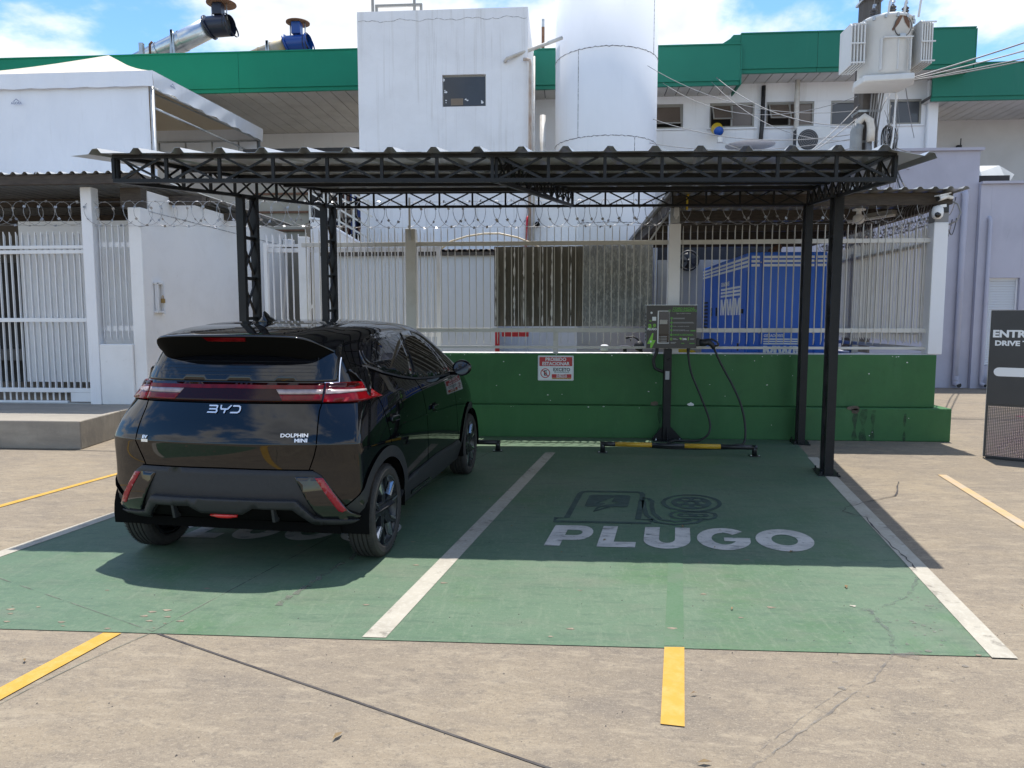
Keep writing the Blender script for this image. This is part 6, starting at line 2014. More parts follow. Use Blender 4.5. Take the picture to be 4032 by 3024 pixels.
b = MB(); b.bar((4.05, 10.9, 2.945), (4.38, 10.2, 2.945), .09, .05); b.build("batten", M['alu_frame'], tb)
# cameras on the corner post
cm = thing("bullet_camera", "white bullet camera at the right end of the shelter roof", "camera", (4.57, 9.2, 2.98))
b = MB(); b.tube([(4.42, 9.13, 2.945), (4.55, 9.2, 2.985)], .032, 14); b.build("barrel", M['cam_white'], cm)
b = MB(); b.bar((4.40, 9.12, 2.975), (4.57, 9.21, 3.02), .075, .012); b.build("sun_shield", M['cam_white'], cm)
b = MB(); b.tube([(4.412, 9.126, 2.9425), (4.405, 9.122, 2.9405)], .027, 14); b.build("lens", M['screen'], cm)
b = MB(); b.tube([(4.55, 9.2, 2.985), (4.62, 9.25, 2.975), (4.66, 9.3, 2.98)], .022, 10); b.build("bracket", M['cam_white'], cm)
cm = thing("dome_camera", "white ball camera with a black lens on top of the corner post", "camera", (4.52, 9.25, 2.78))
b = MB(); b.lathe([(0, 2.715), (.035, 2.72), (.058, 2.745), (.066, 2.79), (.062, 2.84), (.045, 2.87), (0, 2.88)], 20, 'z', (4.47, 9.24, 0)); b.build("shell", M['cam_white'], cm)
b = MB(); b.lathe([(0, -.068), (.03, -.062), (.038, -.045)], 16, 'y', (4.455, 9.24, 2.765)); b.build("lens", M['screen'], cm)
b = MB(); b.bar((4.49, 9.26, 2.87), (4.58, 9.30, 2.885), .05, .035); b.build("arm", M['cam_white'], cm)
b = MB(); b.cbox((4.60, 9.33, 2.86), (.07, .06, .11)); b.build("junction_box", M['plastic_black'], cm, bevel=.008)
b = MB(); b.tube([(4.63, 9.3, 2.95), (4.72, 9.28, 2.90), (4.76, 9.28, 2.80), (4.72, 9.28, 2.70), (4.64, 9.30, 2.66)], .010, 8); b.build("cable_loop", M['cable_grey'], cm)
post_top = box_part(fence, "post_cap", M['cable_grey'], 4.48, 4.64, FY - .07, FY + .09, 2.693, 2.86)

# scooters parked behind the low wall
sc_ = thing("parked_scooter", "dark motor scooter parked behind the low wall left of the charger", "scooter", (1.0, 10.8, 0))
b = MB(); b.tube([(.885, 10.8, 1.235), (.93, 10.8, 1.245), (1.0, 10.78, 1.255), (1.06, 10.78, 1.22), (1.10, 10.8, 1.17)], .013, 8); b.build("handlebar", M['plastic_black'], sc_)
b = MB(); b.tube([(.885, 10.8, 1.235), (.93, 10.8, 1.243)], .019, 8); b.tube([(.955, 10.76, 1.23), (.96, 10.74, 1.19)], .008, 6); b.build("grip", M['rubber'], sc_)
b = MB(); b.lathe([(.0, -.05), (.06, -.04), (.075, 0), (.06, .05)], 14, 'y', (1.08, 10.72, 1.12)); b.build("headlamp", M['plastic_black'], sc_)
b = MB(); b.prism([(.76, 1.10), (.83, 1.125), (.95, 1.12), (1.02, 1.095), (.98, 1.075), (.80, 1.075)], 10.7, 10.9, 'xz'); b.build("seat", mat("navy_seat_vinyl", (.02, .022, .045), rough=.5), sc_, bevel=.01)
b = MB(); b.bar((.88, 10.8, 1.07), (.92, 10.8, .6), .05, .05); b.bar((1.1, 10.8, 1.15), (1.2, 10.8, .4), .05, .05); b.bar((.90, 10.8, .62), (1.2, 10.8, .55), .06, .08); b.build("frame", M['plastic_black'], sc_)
for x in (.65, 1.22):
    b = MB(); b.lathe([(.20, -.04), (.27, -.045), (.30, 0), (.27, .045), (.20, .04)], 24, 'y', (x, 10.8, .30)); b.build("wheel", M['tyre'], sc_)
b = MB(); b.prism([(1.08, .98), (1.13, 1.03), (1.27, 1.03), (1.31, .97), (1.25, .90), (1.12, .90)], 10.74, 10.86, 'xz'); b.build("fender", M['plastic_black'], sc_, bevel=.02)
hm = thing("white_helmet_case", "small white top case on the scooter rack behind the low wall", "top case", (.58, 10.8, 1.05))
b = MB(); b.box(.52, .64, 10.72, 10.88, 1.035, 1.135); b.build("case", M['cam_white'], hm, bevel=.03)
b = MB(); b.box(.54, .63, 10.74, 10.86, .98, 1.033); b.build("case_foot", M['plastic_black'], hm)
yl = thing("yellow_casting", "yellow moulded container behind the charger post", "container", (1.45, 10.1, 1.0))
b = MB(); b.box(1.46, 1.66, 10.0, 10.15, .85, 1.13); b.box(1.58, 1.78, 10.0, 10.15, .8, 1.09); b.build("container_body", M['yellow_plastic'], yl, bevel=.03)
# ================================================================== UTILITY POLE, TRANSFORMER, CABLES
pole = thing("utility_pole", "dark weathered concrete utility pole carrying the transformer behind the return fence", "pole", (5.03, 13.0, 0))
b = MB()
rows = []
for z, w in ((0, .20), (3, .175), (6, .15), (9.5, .12)):
    c = .35 * w
    rows.append([(5.03 + x, 13.0 + y, z) for x, y in ((-w + c, -w), (w - c, -w), (w, -w + c), (w, w - c), (w - c, w), (-w + c, w), (-w, w - c), (-w, -w + c))])
b.grid(rows, smooth=False, closed=True); b.add(rows[-1], [tuple(range(8))])
b.build("shaft", M['pole'], pole)
for z in (3.9, 4.45, 4.95, 6.75):
    b = MB(); b.box(4.86, 5.20, 12.83, 13.17, z, z + .035); b.build("pole_band", M['steel_pipe'], pole)
for k in range(7):
    z = 5.6 + .18 * k
    box_part(pole, "bolt_hole", M['interior'], 5.10, 5.115, 12.845, 12.86, z + .9, z + .92)
tf = thing("transformer", "white pole mounted transformer with ribbed radiators and three brown insulators", "transformer", (5.16, 12.45, 5.6))
TX, TY = 5.06, 12.42
b = MB(); b.lathe([(0, 5.50), (.33, 5.50), (.385, 5.56), (.385, 6.36), (.40, 6.37), (.40, 6.40), (.36, 6.43), (0, 6.45)], 40, 'z', (TX, TY, 0)); b.build("tank", M['transformer'], tf)
b = MB(); b.prism([(TX - .43, TY - .34), (TX + .30, TY - .42), (TX + .42, TY - .12), (TX + .36, TY + .3), (TX - .36, TY + .3), (TX - .46, TY)], 5.40, 5.50, 'xy'); b.build("base_pan", M['transformer'], tf, bevel=.02)
b = MB(); b.prism([(-.22, 0), (.22, 0), (.22, .018), (-.22, .018)], TY - .415, TY - .38, 'xz'); b.v = [(x + TX + .04, y, z + 6.03) for x, y, z in b.v]; b.build("shelf_rib", M['transformer'], tf)
for x in (-.20, .05, .24):
    box_part(tf, "rib", M['transformer'], TX + x - .006, TX + x + .006, TY - .398, TY - .33, 5.56, 6.03)
for sgn, x0 in ((-1, TX - .43), (1, TX + .43)):
    for k in range(5):
        x = x0 + sgn * .045 * k
        y0, y1 = TY - .32 + .015 * k, TY + .22
        b = MB(); b.prism([(y0, 5.68), (y1, 5.68), (y1, 6.33), (y0 + .06, 6.33), (y0, 6.28)], x - .009, x + .009, 'yz'); b.build("radiator_fin", M['transformer'], tf)
    for z in (5.70, 5.99, 6.28):
        xa, xb = sorted((x0 - sgn * .01, x0 + sgn * .20))
        box_part(tf, "radiator_bar", M['transformer'], xa, xb, TY - .335, TY - .318, z - .010, z + .010)
    for z in (5.78, 6.26):
        b = MB(); b.tube([(TX + sgn * .3, TY, z), (x0 + sgn * .1, TY, z)], .035, 10); b.build("radiator_pipe", M['transformer'], tf)
for i, (x, y) in enumerate(((TX - .20, TY - .02), (TX + .04, TY - .14), (TX + .26, TY - .08))):
    b = MB(); pr_ = [(0, 6.43)]
    for k in range(4): pr_ += [(.032, 6.44 + .042 * k), (.055, 6.45 + .042 * k), (.055, 6.46 + .042 * k), (.032, 6.475 + .042 * k)]
    pr_ += [(.025, 6.62), (0, 6.625)]
    b.lathe(pr_, 16, 'z', (x, y, 0)); ins = b.build("insulator", M['ceramic'], tf)
    b = MB(); b.lathe([(0, 6.68), (.02, 6.675), (.024, 6.62)], 8, 'z', (x, y, 0)); b.box(x - .01, x + .035, y - .01, y + .01, 6.655, 6.685); b.build("terminal", M['steel_pipe'], ins)
for x in (-.10, .14, .36):
    b = MB(); b.bar((TX + x - .02, TY - .36, 6.34), (TX + x, TY - .37, 6.58), .03, .012, up=(0, 1, 0)); b.bar((TX + x, TY - .37, 6.58), (TX + x + .04, TY - .37, 6.62), .03, .012, up=(0, 1, 0)); b.build("lifting_hook", M['transformer'], tf)
for a in range(200, 345, 24):
    x, y = TX + .405 * math.cos(R(a)), TY + .405 * math.sin(R(a))
    b = MB(); b.cbox((x, y, 6.37), (.03, .03, .06)); b.build("lid_clamp", M['steel_pipe'], tf)
tb_ = MB()
for k in range(1):
    pts = [(TX + .10 + .125 * math.cos(a), TY - .385 - .01, 6.20 + .155 * math.sin(a)) for a in [math.pi * .72 + 1.56 * math.pi * q / 20 for q in range(21)]]
    tb_.tube(pts, .007, 6)
tb_.build("painted_loop", M['pole'], tf)
b = MB()
for pts in ([(TX + .10, 6.37), (TX + .04, 6.36), (TX - .06, 6.16), (TX - .045, 6.13), (TX + .04, 6.24), (TX + .08, 6.32)], [(TX + .10, 6.37), (TX + .16, 6.36), (TX + .235, 6.30), (TX + .24, 6.19), (TX + .20, 6.21), (TX + .14, 6.27)]):
    b.add([(x, TY - math.sqrt(max(.0, .389 ** 2 - (x - TX) ** 2)) - .004, z) for x, z in pts], [tuple(range(len(pts)))])
b.build("rust_peel", M['rust'], tf, fix=False)
b = MB(); b.prism([(TX + .055, 6.09), (TX + .15, 6.09), (TX + .145, 6.045), (TX + .065, 6.045)], TY - .405, TY - .36, 'xz'); b.build("rating_plate", M['steel_pipe'], tf)
for o in [q for q in bpy.data.objects if q.parent == tf]:
    o.location.z -= .19
t = thing("cable_conduit", "grey conduit with a bent white spout strapped to the pole", "conduit", (4.82, 12.75, 3))
b = MB(); b.tube([(4.80, 12.74, 1.2), (4.80, 12.74, 4.62), (4.82, 12.72, 4.72)], .095, 14); b.build("conduit_run", M['conduit_grey'], t)
b = MB(); b.tube([(4.80, 12.74, 4.62), (4.82, 12.72, 4.76), (4.90, 12.68, 4.83), (4.98, 12.66, 4.76), (5.0, 12.66, 4.62), (5.0, 12.66, 4.42)], .062, 14); b.build("spout", M['pale_pipe'], t)
b = MB()
for k in range(7):
    x = 4.95 + .016 * k
    b.tube([(x, 12.66, 4.45), (x - .01, 12.63, 4.2), (x + .03, 12.62, 3.95 + .03 * k), (x + .09, 12.66, 3.8)], .010, 5)
o = b.build("wire_bundle", M['cable_grey'], t); o['kind'] = 'stuff'
t = thing("riser_cables", "bundle of grey cables running up the front of the pole to the transformer", "cable", (5.05, 12.8, 4))
for k in range(5):
    b = MB(); b.tube([(4.98 + .045 * k, 12.80, 3.2), (4.99 + .042 * k, 12.80, 4.6), (5.03 + .04 * k, 12.78, 5.0), (5.03 + .05 * k, 12.72, 5.45)], .014, 6); b.build("cable_run", M['cable_grey'], t)
t = thing("cable_loop", "thick pale cable hanging in a loop at the foot of the conduit spout", "cable", (5.1, 12.6, 4))
b = MB(); b.tube([(5.02, 12.62, 4.45), (5.03, 12.6, 4.1), (5.10, 12.6, 3.93), (5.20, 12.62, 3.95), (5.30, 12.64, 4.15), (5.36, 12.66, 4.5), (5.38, 12.68, 5.0), (5.39, 12.68, 5.42)], .014, 8); b.build("cable_run", M['cam_white'], t)
t = thing("slack_coil", "dark coil of spare cable tied to the right side of the pole", "cable", (5.28, 12.9, 4.5))
for k in range(6):
    b = MB(); b.tube([(5.30 + .02 * k + .05 * math.cos(a), 12.85 - .02 * k, 4.50 + .03 * math.sin(k) + .20 * math.sin(a)) for a in [2 * math.pi * q / 18 for q in range(18)]], .011, 5, closed=True); b.build("coil_turn", M['cable'], t)
b = MB()
random.seed(31)
for k in range(26):
    x0, z0 = random.uniform(5.24, 5.5), random.uniform(4.2, 5.3)
    pts = [(x0, 12.75, z0)]
    for q in range(5):
        p = pts[-1]; pts.append((p[0] + random.uniform(-.06, .06), 12.75 + random.uniform(-.05, .05), p[2] - random.uniform(.08, .28)))
    b.tube(pts, random.choice((.003, .004, .006)), 4)
tg = thing("loose_wires", "tangle of loose thin wires hanging down the right side of the pole", "wires", (5.35, 12.75, 4.6))
o = b.build("wire_tangle", M['cable_grey'], tg, fix=False); o['kind'] = 'stuff'

def cable(label, p, q, drop, r=.009, m=None, group="overhead cables strung from the pole", pts=None):
    t = thing("overhead_cable", label, "cable", tuple(p), group=group)
    b = MB(); b.tube(pts or sag(p, q, drop, 18), r, 5)
    b.build("cable_run", m or M['cable_grey'], t, fix=False)
P1 = (5.36, 12.7, 5.36)
for i, (q, d_) in enumerate((((15.5, 13.5, 9.3), .25), ((15.5, 12.9, 8.9), .35), ((15.5, 12.4, 8.6), .30), ((15.5, 14.3, 8.7), .45), ((15.5, 12.0, 8.25), .4))):
    cable(["highest overhead cable leaving the transformer towards the right edge", "second highest overhead cable leaving the transformer to the right", "middle overhead cable leaving the transformer to the right", "most sagging overhead cable leaving the transformer to the right", "lowest overhead cable leaving the transformer towards the right edge"][i], P1, q, d_, .010 if i else .014)
LEFTC = ["thicker cable from the pole to the tank at the height of its lower seam", "cable from the pole to the tank just above the canopy ridge",
         "long sagging cable from the pole to the upper part of the round tank", "cable from the pole to the underside of the stepped fascia end",
         "thinner slack cable from the pole to the stepped fascia end", "steep cable from the pole down to the shelter ridge, right one of the pair",
         "steep cable from the pole down to the shelter ridge, left one of the pair", "lowest thin cable from the pole to the round tank behind the dish",
         "slackest thin cable from the pole to the fascia right of the tank", "short thin cable from the pole down behind the canopy roof"]
for k_, (p, q, d_, r) in enumerate((((4.95, 12.85, 4.62), (1.75, 15.3, 5.55), .25, .008), ((4.95, 12.85, 4.55), (1.7, 15.4, 5.1), .18, .007), ((4.92, 12.9, 5.0), (1.62, 15.3, 6.6), .35, .006),
                    ((4.92, 12.9, 4.75), (3.4, 17.4, 7.0), .3, .008), ((4.95, 12.85, 4.5), (3.3, 17.4, 6.9), .4, .006), ((4.9, 12.9, 5.1), (2.4, 10.2, 3.15), .12, .008), ((4.9, 12.9, 4.9), (2.1, 10.1, 3.12), .12, .008),
                    ((4.9, 12.9, 4.4), (1.8, 15.3, 4.9), .2, .006), ((4.92, 12.9, 5.25), (2.2, 17.4, 6.9), .5, .006), ((4.9, 12.9, 4.3), (2.6, 10.3, 3.12), .1, .006))):
    cable(LEFTC[k_], p, q, d_, r, group="cables left of the pole")
RM_ = ["tautest cable from the pole to the bracket on the right white wall", "middle cable from the pole to the bracket on the right white wall", "most slack cable from the pole to the bracket on the right white wall", "cable from the transformer base slanting to the right white wall"]
BR = (9.3, 19.9, 5.75)
for k_, (p, q, d_, r) in enumerate((((5.3, 12.85, 4.45), BR, .06, .010), ((5.3, 12.85, 4.40), (9.2, 19.9, 5.68), .15, .009), ((5.3, 12.85, 4.36), (9.25, 19.9, 5.62), .30, .009), ((5.5, 12.7, 5.5), (9.0, 19.9, 6.0), .1, .008))):
    cable(RM_[k_], p, q, d_, r, group="cables right of the pole")
t = thing("wall_bracket", "dark vertical pipe and bracket on the right white wall holding the cables", "bracket", (9.9, 19.9, 5))
box_part(t, "pipe", M['cable'], 10.02, 10.12, 19.85, 19.95, 4.2, 5.95)
b = MB(); b.bar((9.9, 19.85, 5.72), (10.25, 19.85, 5.86), .03, .03); b.bar((10.06, 19.8, 5.6), (10.06, 19.8, 6.1), .02, .02); b.build("bracket_arm", M['cable'], t)
t = thing("looped_cables", "black cables looping down from the wall bracket to the shelter roof", "cable", (8, 16, 4))
for k, (a, c, e) in enumerate((((10.1, 19.8, 5.8), (7.9, 15.6, 4.1), (4.55, 9.6, 3.06)), ((10.1, 19.8, 5.6), (8.0, 15.6, 3.7), (4.50, 9.6, 3.06)), ((10.1, 19.8, 5.7), (7.6, 15.2, 3.75), (4.52, 9.7, 3.06)))):
    a, c, e = Vector(a), Vector(c), Vector(e)
    pts = [a * (1 - u) ** 2 + c * 2 * u * (1 - u) + e * u * u for u in [q / 22 for q in range(23)]]
    pts = [p - Vector((0, 0, .75 * math.sin(math.pi * i / 22) * (.8 + .25 * k))) for i, p in enumerate(pts)]
    pts[-1].z = 3.06
    for p in pts: p.z = max(p.z, 3.07)
    b = MB(); b.tube(pts, .010, 5); b.build("cable_run", M['cable'], t, fix=False)
t = thing("looped_cables", "two cables drooping from the pole down to the shelter roof edge", "cable", (5, 11, 4))
for k in range(2):
    a, e = Vector((5.35, 12.7, 4.3)), Vector((4.50, 9.62, 3.06))
    pts = [a.lerp(e, q / 18) - Vector((0, 0, (.25 + .15 * k) * math.sin(math.pi * q / 18))) for q in range(19)]
    for p in pts: p.z = max(p.z, 3.07)
    b = MB(); b.tube(pts, .011, 5); b.build("cable_run", M['cable'], t, fix=False)
for i, (x, y) in enumerate(((TX - .20, TY - .02), (TX + .04, TY - .14), (TX + .26, TY - .08))):
    cable("thin lead rising from the %s insulator on top of the transformer" % ("left", "middle", "right")[i], (x, y, 6.49), (x + .35, y + .4, 8.4), .08, .006, group="leads on top of the transformer", pts=[(x, y, 6.49), (x + .02, y, 6.7), (x + .12, y + .1, 7.1), (x + .35, y + .4, 8.4)])

# ================================================================== CHARGING STATION
ch = thing("charging_station", "dark electric car charging cabinet with green lettering on a black post", "charger", (1.266, 9.05, 0))
CY = 9.00                                   # front face of the cabinet
o0 = origin(ch)
box_part(ch, "post", M['black_steel'], 1.218, 1.312, 9.03, 9.12, .012, 1.15, bevel=.004)
box_part(ch, "base_plate", M['black_steel'], 1.10, 1.45, 8.96, 9.19, .004, .016)
for poly in ([(1.085, .017), (1.217, .017), (1.217, .185)], [(1.313, .185), (1.313, .017), (1.47, .017)]):
    b = MB(); b.prism(poly, 9.07, 9.08, 'xz'); b.build("gusset", M['black_steel'], ch)
b = MB(); b.prism([(8.94, .017), (9.029, .017), (9.029, .18)], 1.26, 1.27, 'yz'); b.build("gusset", M['black_steel'], ch)
for x in (1.13, 1.42):
    for y in (8.985, 9.16):
        b = MB(); b.lathe([(0, .045), (.008, .045), (.008, .016)], 8, 'z', (x, y, 0)); b.build("anchor_bolt", M['steel_pipe'], ch)
box_part(ch, "post_label", M['cab_side'], 1.236, 1.285, 9.027, 9.0295, .77, .875)
b = MB(); b.tube([(1.265, 9.026, 1.02), (1.27, 9.015, 1.01), (1.285, 9.02, 1.03)], .008, 6); b.build("cable_gland", M['rubber'], ch)
cab = box_part(ch, "cabinet", M['cab_side'], .993, 1.597, CY + .006, CY + .20, 1.158, 1.682, bevel=.006)
box_part(cab, "front_panel", M['cabinet'], .993, 1.597, CY, CY + .0055, 1.158, 1.682)
box_part(cab, "top_lip", M['sign_white'], .985, 1.603, CY - .006, CY + .205, 1.6825, 1.690)
for k in range(8):
    box_part(cab, "side_slot", M['interior'], .9905, .9925, CY + .05, CY + .12, 1.25 + .045 * k, 1.272 + .045 * k)
FX = lambda u: .993 + .604 * u           # u, v run 0..1 across the front panel (v from the top)
FZ = lambda v: 1.682 - .524 * v
def fp_(name, poly, m, k=1):
    b = MB(); b.prism([(FX(u), FZ(v)) for u, v in poly], CY - .0012 * k - .0006, CY - .0004, 'xz')
    return b.build(name, m, cab)
def fq(name, u0, v0, u1, v1, m, k=1): return fp_(name, [(u0, v0), (u1, v0), (u1, v1), (u0, v1)], m, k)
def ft(body_, size, m, u, v, bold=0.0, wide=1.0, align='CENTER', shear=0.0):
    return lettering(body_, size, m, cab, Vector((FX(u), CY - .0022, FZ(v))) - o0, (R(90), 0, 0), bold=bold, wide=wide, align=align, depth=.0005, name="printed_words", shear=shear)
fq("screen_frame", .220, .125, .455, .885, M['sign_white'])
fq("screen_glass", .242, .140, .452, .868, M['screen'], 2)
fq("screen_label", .262, .335, .415, .435, M['screen_strip'], 3)
fq("brown_screen_area", .250, .47, .445, .66, mat("dark_brown_screen_area", (.03, .022, .018), rough=.2), 3)  # plain dark brown rectangle on the screen glass
for v in (.725, .762, .80, .835):
    fq("screen_line", .292, v - .006, .41, v + .006, M['cab_side'], 3)
    fp_("screen_dot", [(.272 + .009 * math.cos(a), v + .011 * math.sin(a)) for a in [2 * math.pi * q / 10 for q in range(10)]], M['screen_strip'], 3)
ft("COMO INICIAR", .036, M['lime_dim'], .735, .075, .0011, 1.05)
ft("O CARREGAMENTO", .036, M['lime_dim'], .715, .128, .0011, 1.05)
ft("Siga os passos abaixo:", .020, M['grey_print'], .735, .185, .0003, 1.0, shear=.2)
fq("step_line", .496, .30, .503, .685, M['grey_print'])
for i, v in enumerate((.30, .40, .485, .575, .685)):
    fp_("step_dot", [(.4995 + .024 * math.cos(a), v + .027 * math.sin(a)) for a in [2 * math.pi * q / 14 for q in range(14)]], M['lime_dim'], 2)
for v, s_ in ((.487, "Plugue o carregador no veículo"), (.587, "QR Code ou código na estação")):
    ft(s_, .0155, M['grey_print'], .53, v, .0003, 1.0, 'LEFT')
for v, u1 in ((.295, .76), (.312, .76), (.392, .93), (.41, .95), (.57, .77)):
    fq("text_line", .53, v - .004, u1, v + .004, M['cab_side'])
ft("INICIE A RECARGA.", .027, M['lime_dim'], .53, .685, .0009, 1.08, 'LEFT')
ft("24h", .032, M['sign_white'], .765, .785, .0011, 1.1)
fp_("small_bolt", [(.845, .735), (.826, .79), (.838, .79), (.83, .835), (.856, .775), (.843, .775), (.853, .735)], M['lime'])
fp_("app_mark", [(.48, .755), (.518, .755), (.518, .81), (.48, .81)], M['lime'])
fp_("app_mark", [(.488, .767), (.510, .767), (.510, .798), (.488, .798)], M['cabinet'], 2)
fp_("chat_mark", [(.665, .755), (.70, .755), (.708, .77), (.708, .80), (.695, .80), (.665, .775)], M['lime'])
for u0, u1, v in ((.535, .60, .772), (.535, .635, .79), (.872, .965, .775), (.872, .955, .79), (.49, .60, .862), (.49, .58, .882)):
    fq("text_line", u0, v - .005, u1, v + .005, M['grey_print'])
for u0, v0, u1, v1 in ((.88, .575, .98, .602), (.70, .875, .765, .893), (.865, .875, .965, .893)):
    fq("green_band", u0, v0, u1, v1, M['lime_dim'])
ft("Dúvidas ou", .013, M['sign_white'], .485, .86, .0003, 1.0, 'LEFT') if False else None
ft("PLUGO", .034, M['sign_white'], .112, .555, .0016, 1.0)
fq("white_tag", .112, .265, .19, .358, M['sign_white'])
fp_("round_tag", [(.095 + .022 * math.cos(a), .172 + .026 * math.sin(a)) for a in [2 * math.pi * q / 12 for q in range(12)]], M['sign_white'])
for k in range(3):
    pts = arc(.078, .335, .010 + .011 * k, 215, 325, 6, .012 + .014 * k)
    pts = [(u, .67 - v) for u, v in pts]
    inner_ = [(.078 + (u - .078) * .72, .335 + (v - .335) * .72) for u, v in pts]
    fp_("signal_arc", pts + list(reversed(inner_)), M['lime'])
fp_("pump_mark", [(.040, .435), (.085, .435), (.085, .52), (.097, .52), (.097, .53), (.030, .53), (.030, .52), (.040, .52)], M['lime'])
fp_("pump_mark", [(.060, .45), (.052, .475), (.060, .475), (.055, .50), (.074, .468), (.066, .468), (.070, .45)], M['cabinet'], 2)
b = MB(); b.tube([(FX(u), CY - .003, FZ(v)) for u, v in ((.085, .46), (.098, .475), (.102, .515), (.118, .528), (.14, .525), (.152, .51))], .0028, 6); b.build("pump_mark", M['lime'], cab)
fp_("pump_mark", [(.160 + .030 * math.cos(a), .465 + .036 * math.sin(a)) for a in [2 * math.pi * q / 16 for q in range(16)]], M['lime'])
for du, dv in ((0, 0), (-.014, 0), (.014, 0), (-.008, .017), (.008, .017), (-.008, -.017), (.008, -.017)):
    fp_("pump_mark", [(.160 + du + .005 * math.cos(a), .465 + dv + .006 * math.sin(a)) for a in [2 * math.pi * q / 8 for q in range(8)]], M['cabinet'], 2)
fp_("big_bolt", [(.118, .645), (.016, .895), (.085, .895), (.078, .995), (.112, .995), (.188, .810), (.125, .810), (.140, .645)], M['lime'])
fp_("round_tag", [(.088 + .02 * math.cos(a), .842 + .024 * math.sin(a)) for a in [2 * math.pi * q / 10 for q in range(10)]], M['sign_white'], 2)
# gun holder and plugs, cables
box_part(cab, "gun_holder", M['plastic_black'], 1.602, 1.645, CY + .04, CY + .14, 1.18, 1.28, bevel=.008)
gun = thing("charging_plug", "black charging plug with a looped handle holstered on the right of the cabinet", "plug", (1.64, 9.07, 1.22))
b = MB(); b.tube([(1.645, 9.085, 1.225), (1.72, 9.08, 1.225), (1.76, 9.075, 1.232), (1.80, 9.07, 1.20), (1.825, 9.065, 1.155)], [.045, .045, .038, .032, .024], 14); b.build("plug_body", M['plastic_black'], gun)
b = MB(); b.tube([(1.72, 9.08, 1.262), (1.79, 9.075, 1.268), (1.85, 9.07, 1.245), (1.885, 9.07, 1.205), (1.872, 9.07, 1.19), (1.83, 9.07, 1.185)], .012, 8); b.build("plug_handle", M['plastic_black'], gun)
cb = thing("charging_cable", "black charging cable hanging from the plug on the right down to the floor", "cable", (2.0, 9.0, 0))
def smooth_path(pts, n=6):
    out = []
    P = [Vector(p) for p in pts]
    for i in range(len(P) - 1):
        p0, p1, p2, p3 = P[max(i - 1, 0)], P[i], P[i + 1], P[min(i + 2, len(P) - 1)]
        for k in range(n):
            t = k / n
            out.append(.5 * ((2 * p1) + (p2 - p0) * t + (2 * p0 - 5 * p1 + 4 * p2 - p3) * t * t + (3 * p1 - p0 - 3 * p2 + p3) * t ** 3))
    out.append(P[-1])
    return out
b = MB(); b.tube(smooth_path([(1.822, 9.065, 1.16), (1.925, 9.05, .94), (2.055, 9.0, .69), (2.150, 8.95, .45), (2.190, 8.90, .20), (2.160, 8.82, .03), (2.05, 8.72, .018), (1.8, 8.6, .018), (1.3, 8.55, .018)]), .0135, 10); b.build("cable_run", M['rubber'], cb)
cb = thing("charging_cable", "black charging cable looping from under the cabinet to the foot of the post", "cable", (1.6, 9.0, 0))
b = MB(); b.tube(smooth_path([(1.515, 9.08, 1.158), (1.52, 9.07, 1.05), (1.557, 9.05, .845), (1.665, 9.02, .578), (1.780, 9.0, .265), (1.765, 8.97, .11), (1.655, 8.96, .03), (1.50, 8.93, .022), (1.365, 8.90, .035), (1.29, 8.86, .022), (1.2, 8.7, .018), (1.0, 8.55, .018), (1.35, 8.45, .018), (2.0, 8.5, .018)]), .0135, 10); b.build("cable_run", M['rubber'], cb)
b = MB(); b.lathe([(.022, 1.158), (.022, 1.135), (.016, 1.10), (.0145, 1.07)], 12, 'z', (1.517, 9.078, 0)); b.build("cable_gland", M['rubber'], cb)
cd = thing("supply_conduit", "short black ribbed conduit curving from the cabinet into the left of the post", "conduit", (1.13, 9.1, 1))
b = MB(); b.tube(smooth_path([(1.138, 9.10, 1.158), (1.132, 9.10, 1.10), (1.098, 9.10, 1.01), (1.115, 9.10, .915), (1.16, 9.09, .885), (1.218, 9.08, .865)]), .021, 10); b.build("conduit_run", M['rubber'], cd)

# ================================================================== WHEEL STOPS
def wheel_stop(label, x0, y0, x1, y1, bands):
    t = thing("wheel_stop", label, "wheel stop", ((x0 + x1) / 2, (y0 + y1) / 2, 0), group="striped pipe wheel stops")
    p, q = Vector((x0, y0, .102)), Vector((x1, y1, .102))
    for a, c, m in bands:
        b = MB(); b.tube([p.lerp(q, a), p.lerp(q, c)], .027, 16, caps=True); b.build("pipe_band", m, t)
    d = (q - p).normalized()
    for e, s in ((p, 1), (q, -1)):
        b = MB(); b.tube([e - d * .027 * s + Vector((0, 0, .0)), e + Vector((0, 0, 0))], .027, 16); b.tube([(e.x, e.y, .012), (e.x, e.y, .128)], .027, 16); b.build("leg", M['stop_black'], t)
        b = MB(); b.box(e.x - .055, e.x + .055, e.y - .05, e.y + .05, .004, .012); b.build("foot_plate", M['stop_black'], t)
        for dx in (-.042, .042):
            b = MB(); b.lathe([(0, .024), (.006, .024), (.006, .012)], 8, 'z', (e.x + dx, e.y - .03, 0)); b.build("foot_bolt", M['steel_pipe'], t)
K_, Y_ = M['stop_black'], M['stop_yellow']
wheel_stop("black and yellow pipe wheel stop in the empty bay below the charger", .432, 8.195, 2.098, 8.088, [(0, .085, K_), (.085, .33, Y_), (.33, .545, K_), (.545, .78, Y_), (.78, 1, K_)])
wheel_stop("black and yellow pipe wheel stop mostly hidden in front of the parked car", -2.42, 8.30, -.765, 8.20, [(0, .085, K_), (.085, .33, Y_), (.33, .52, K_), (.52, .80, Y_), (.80, 1, K_)])

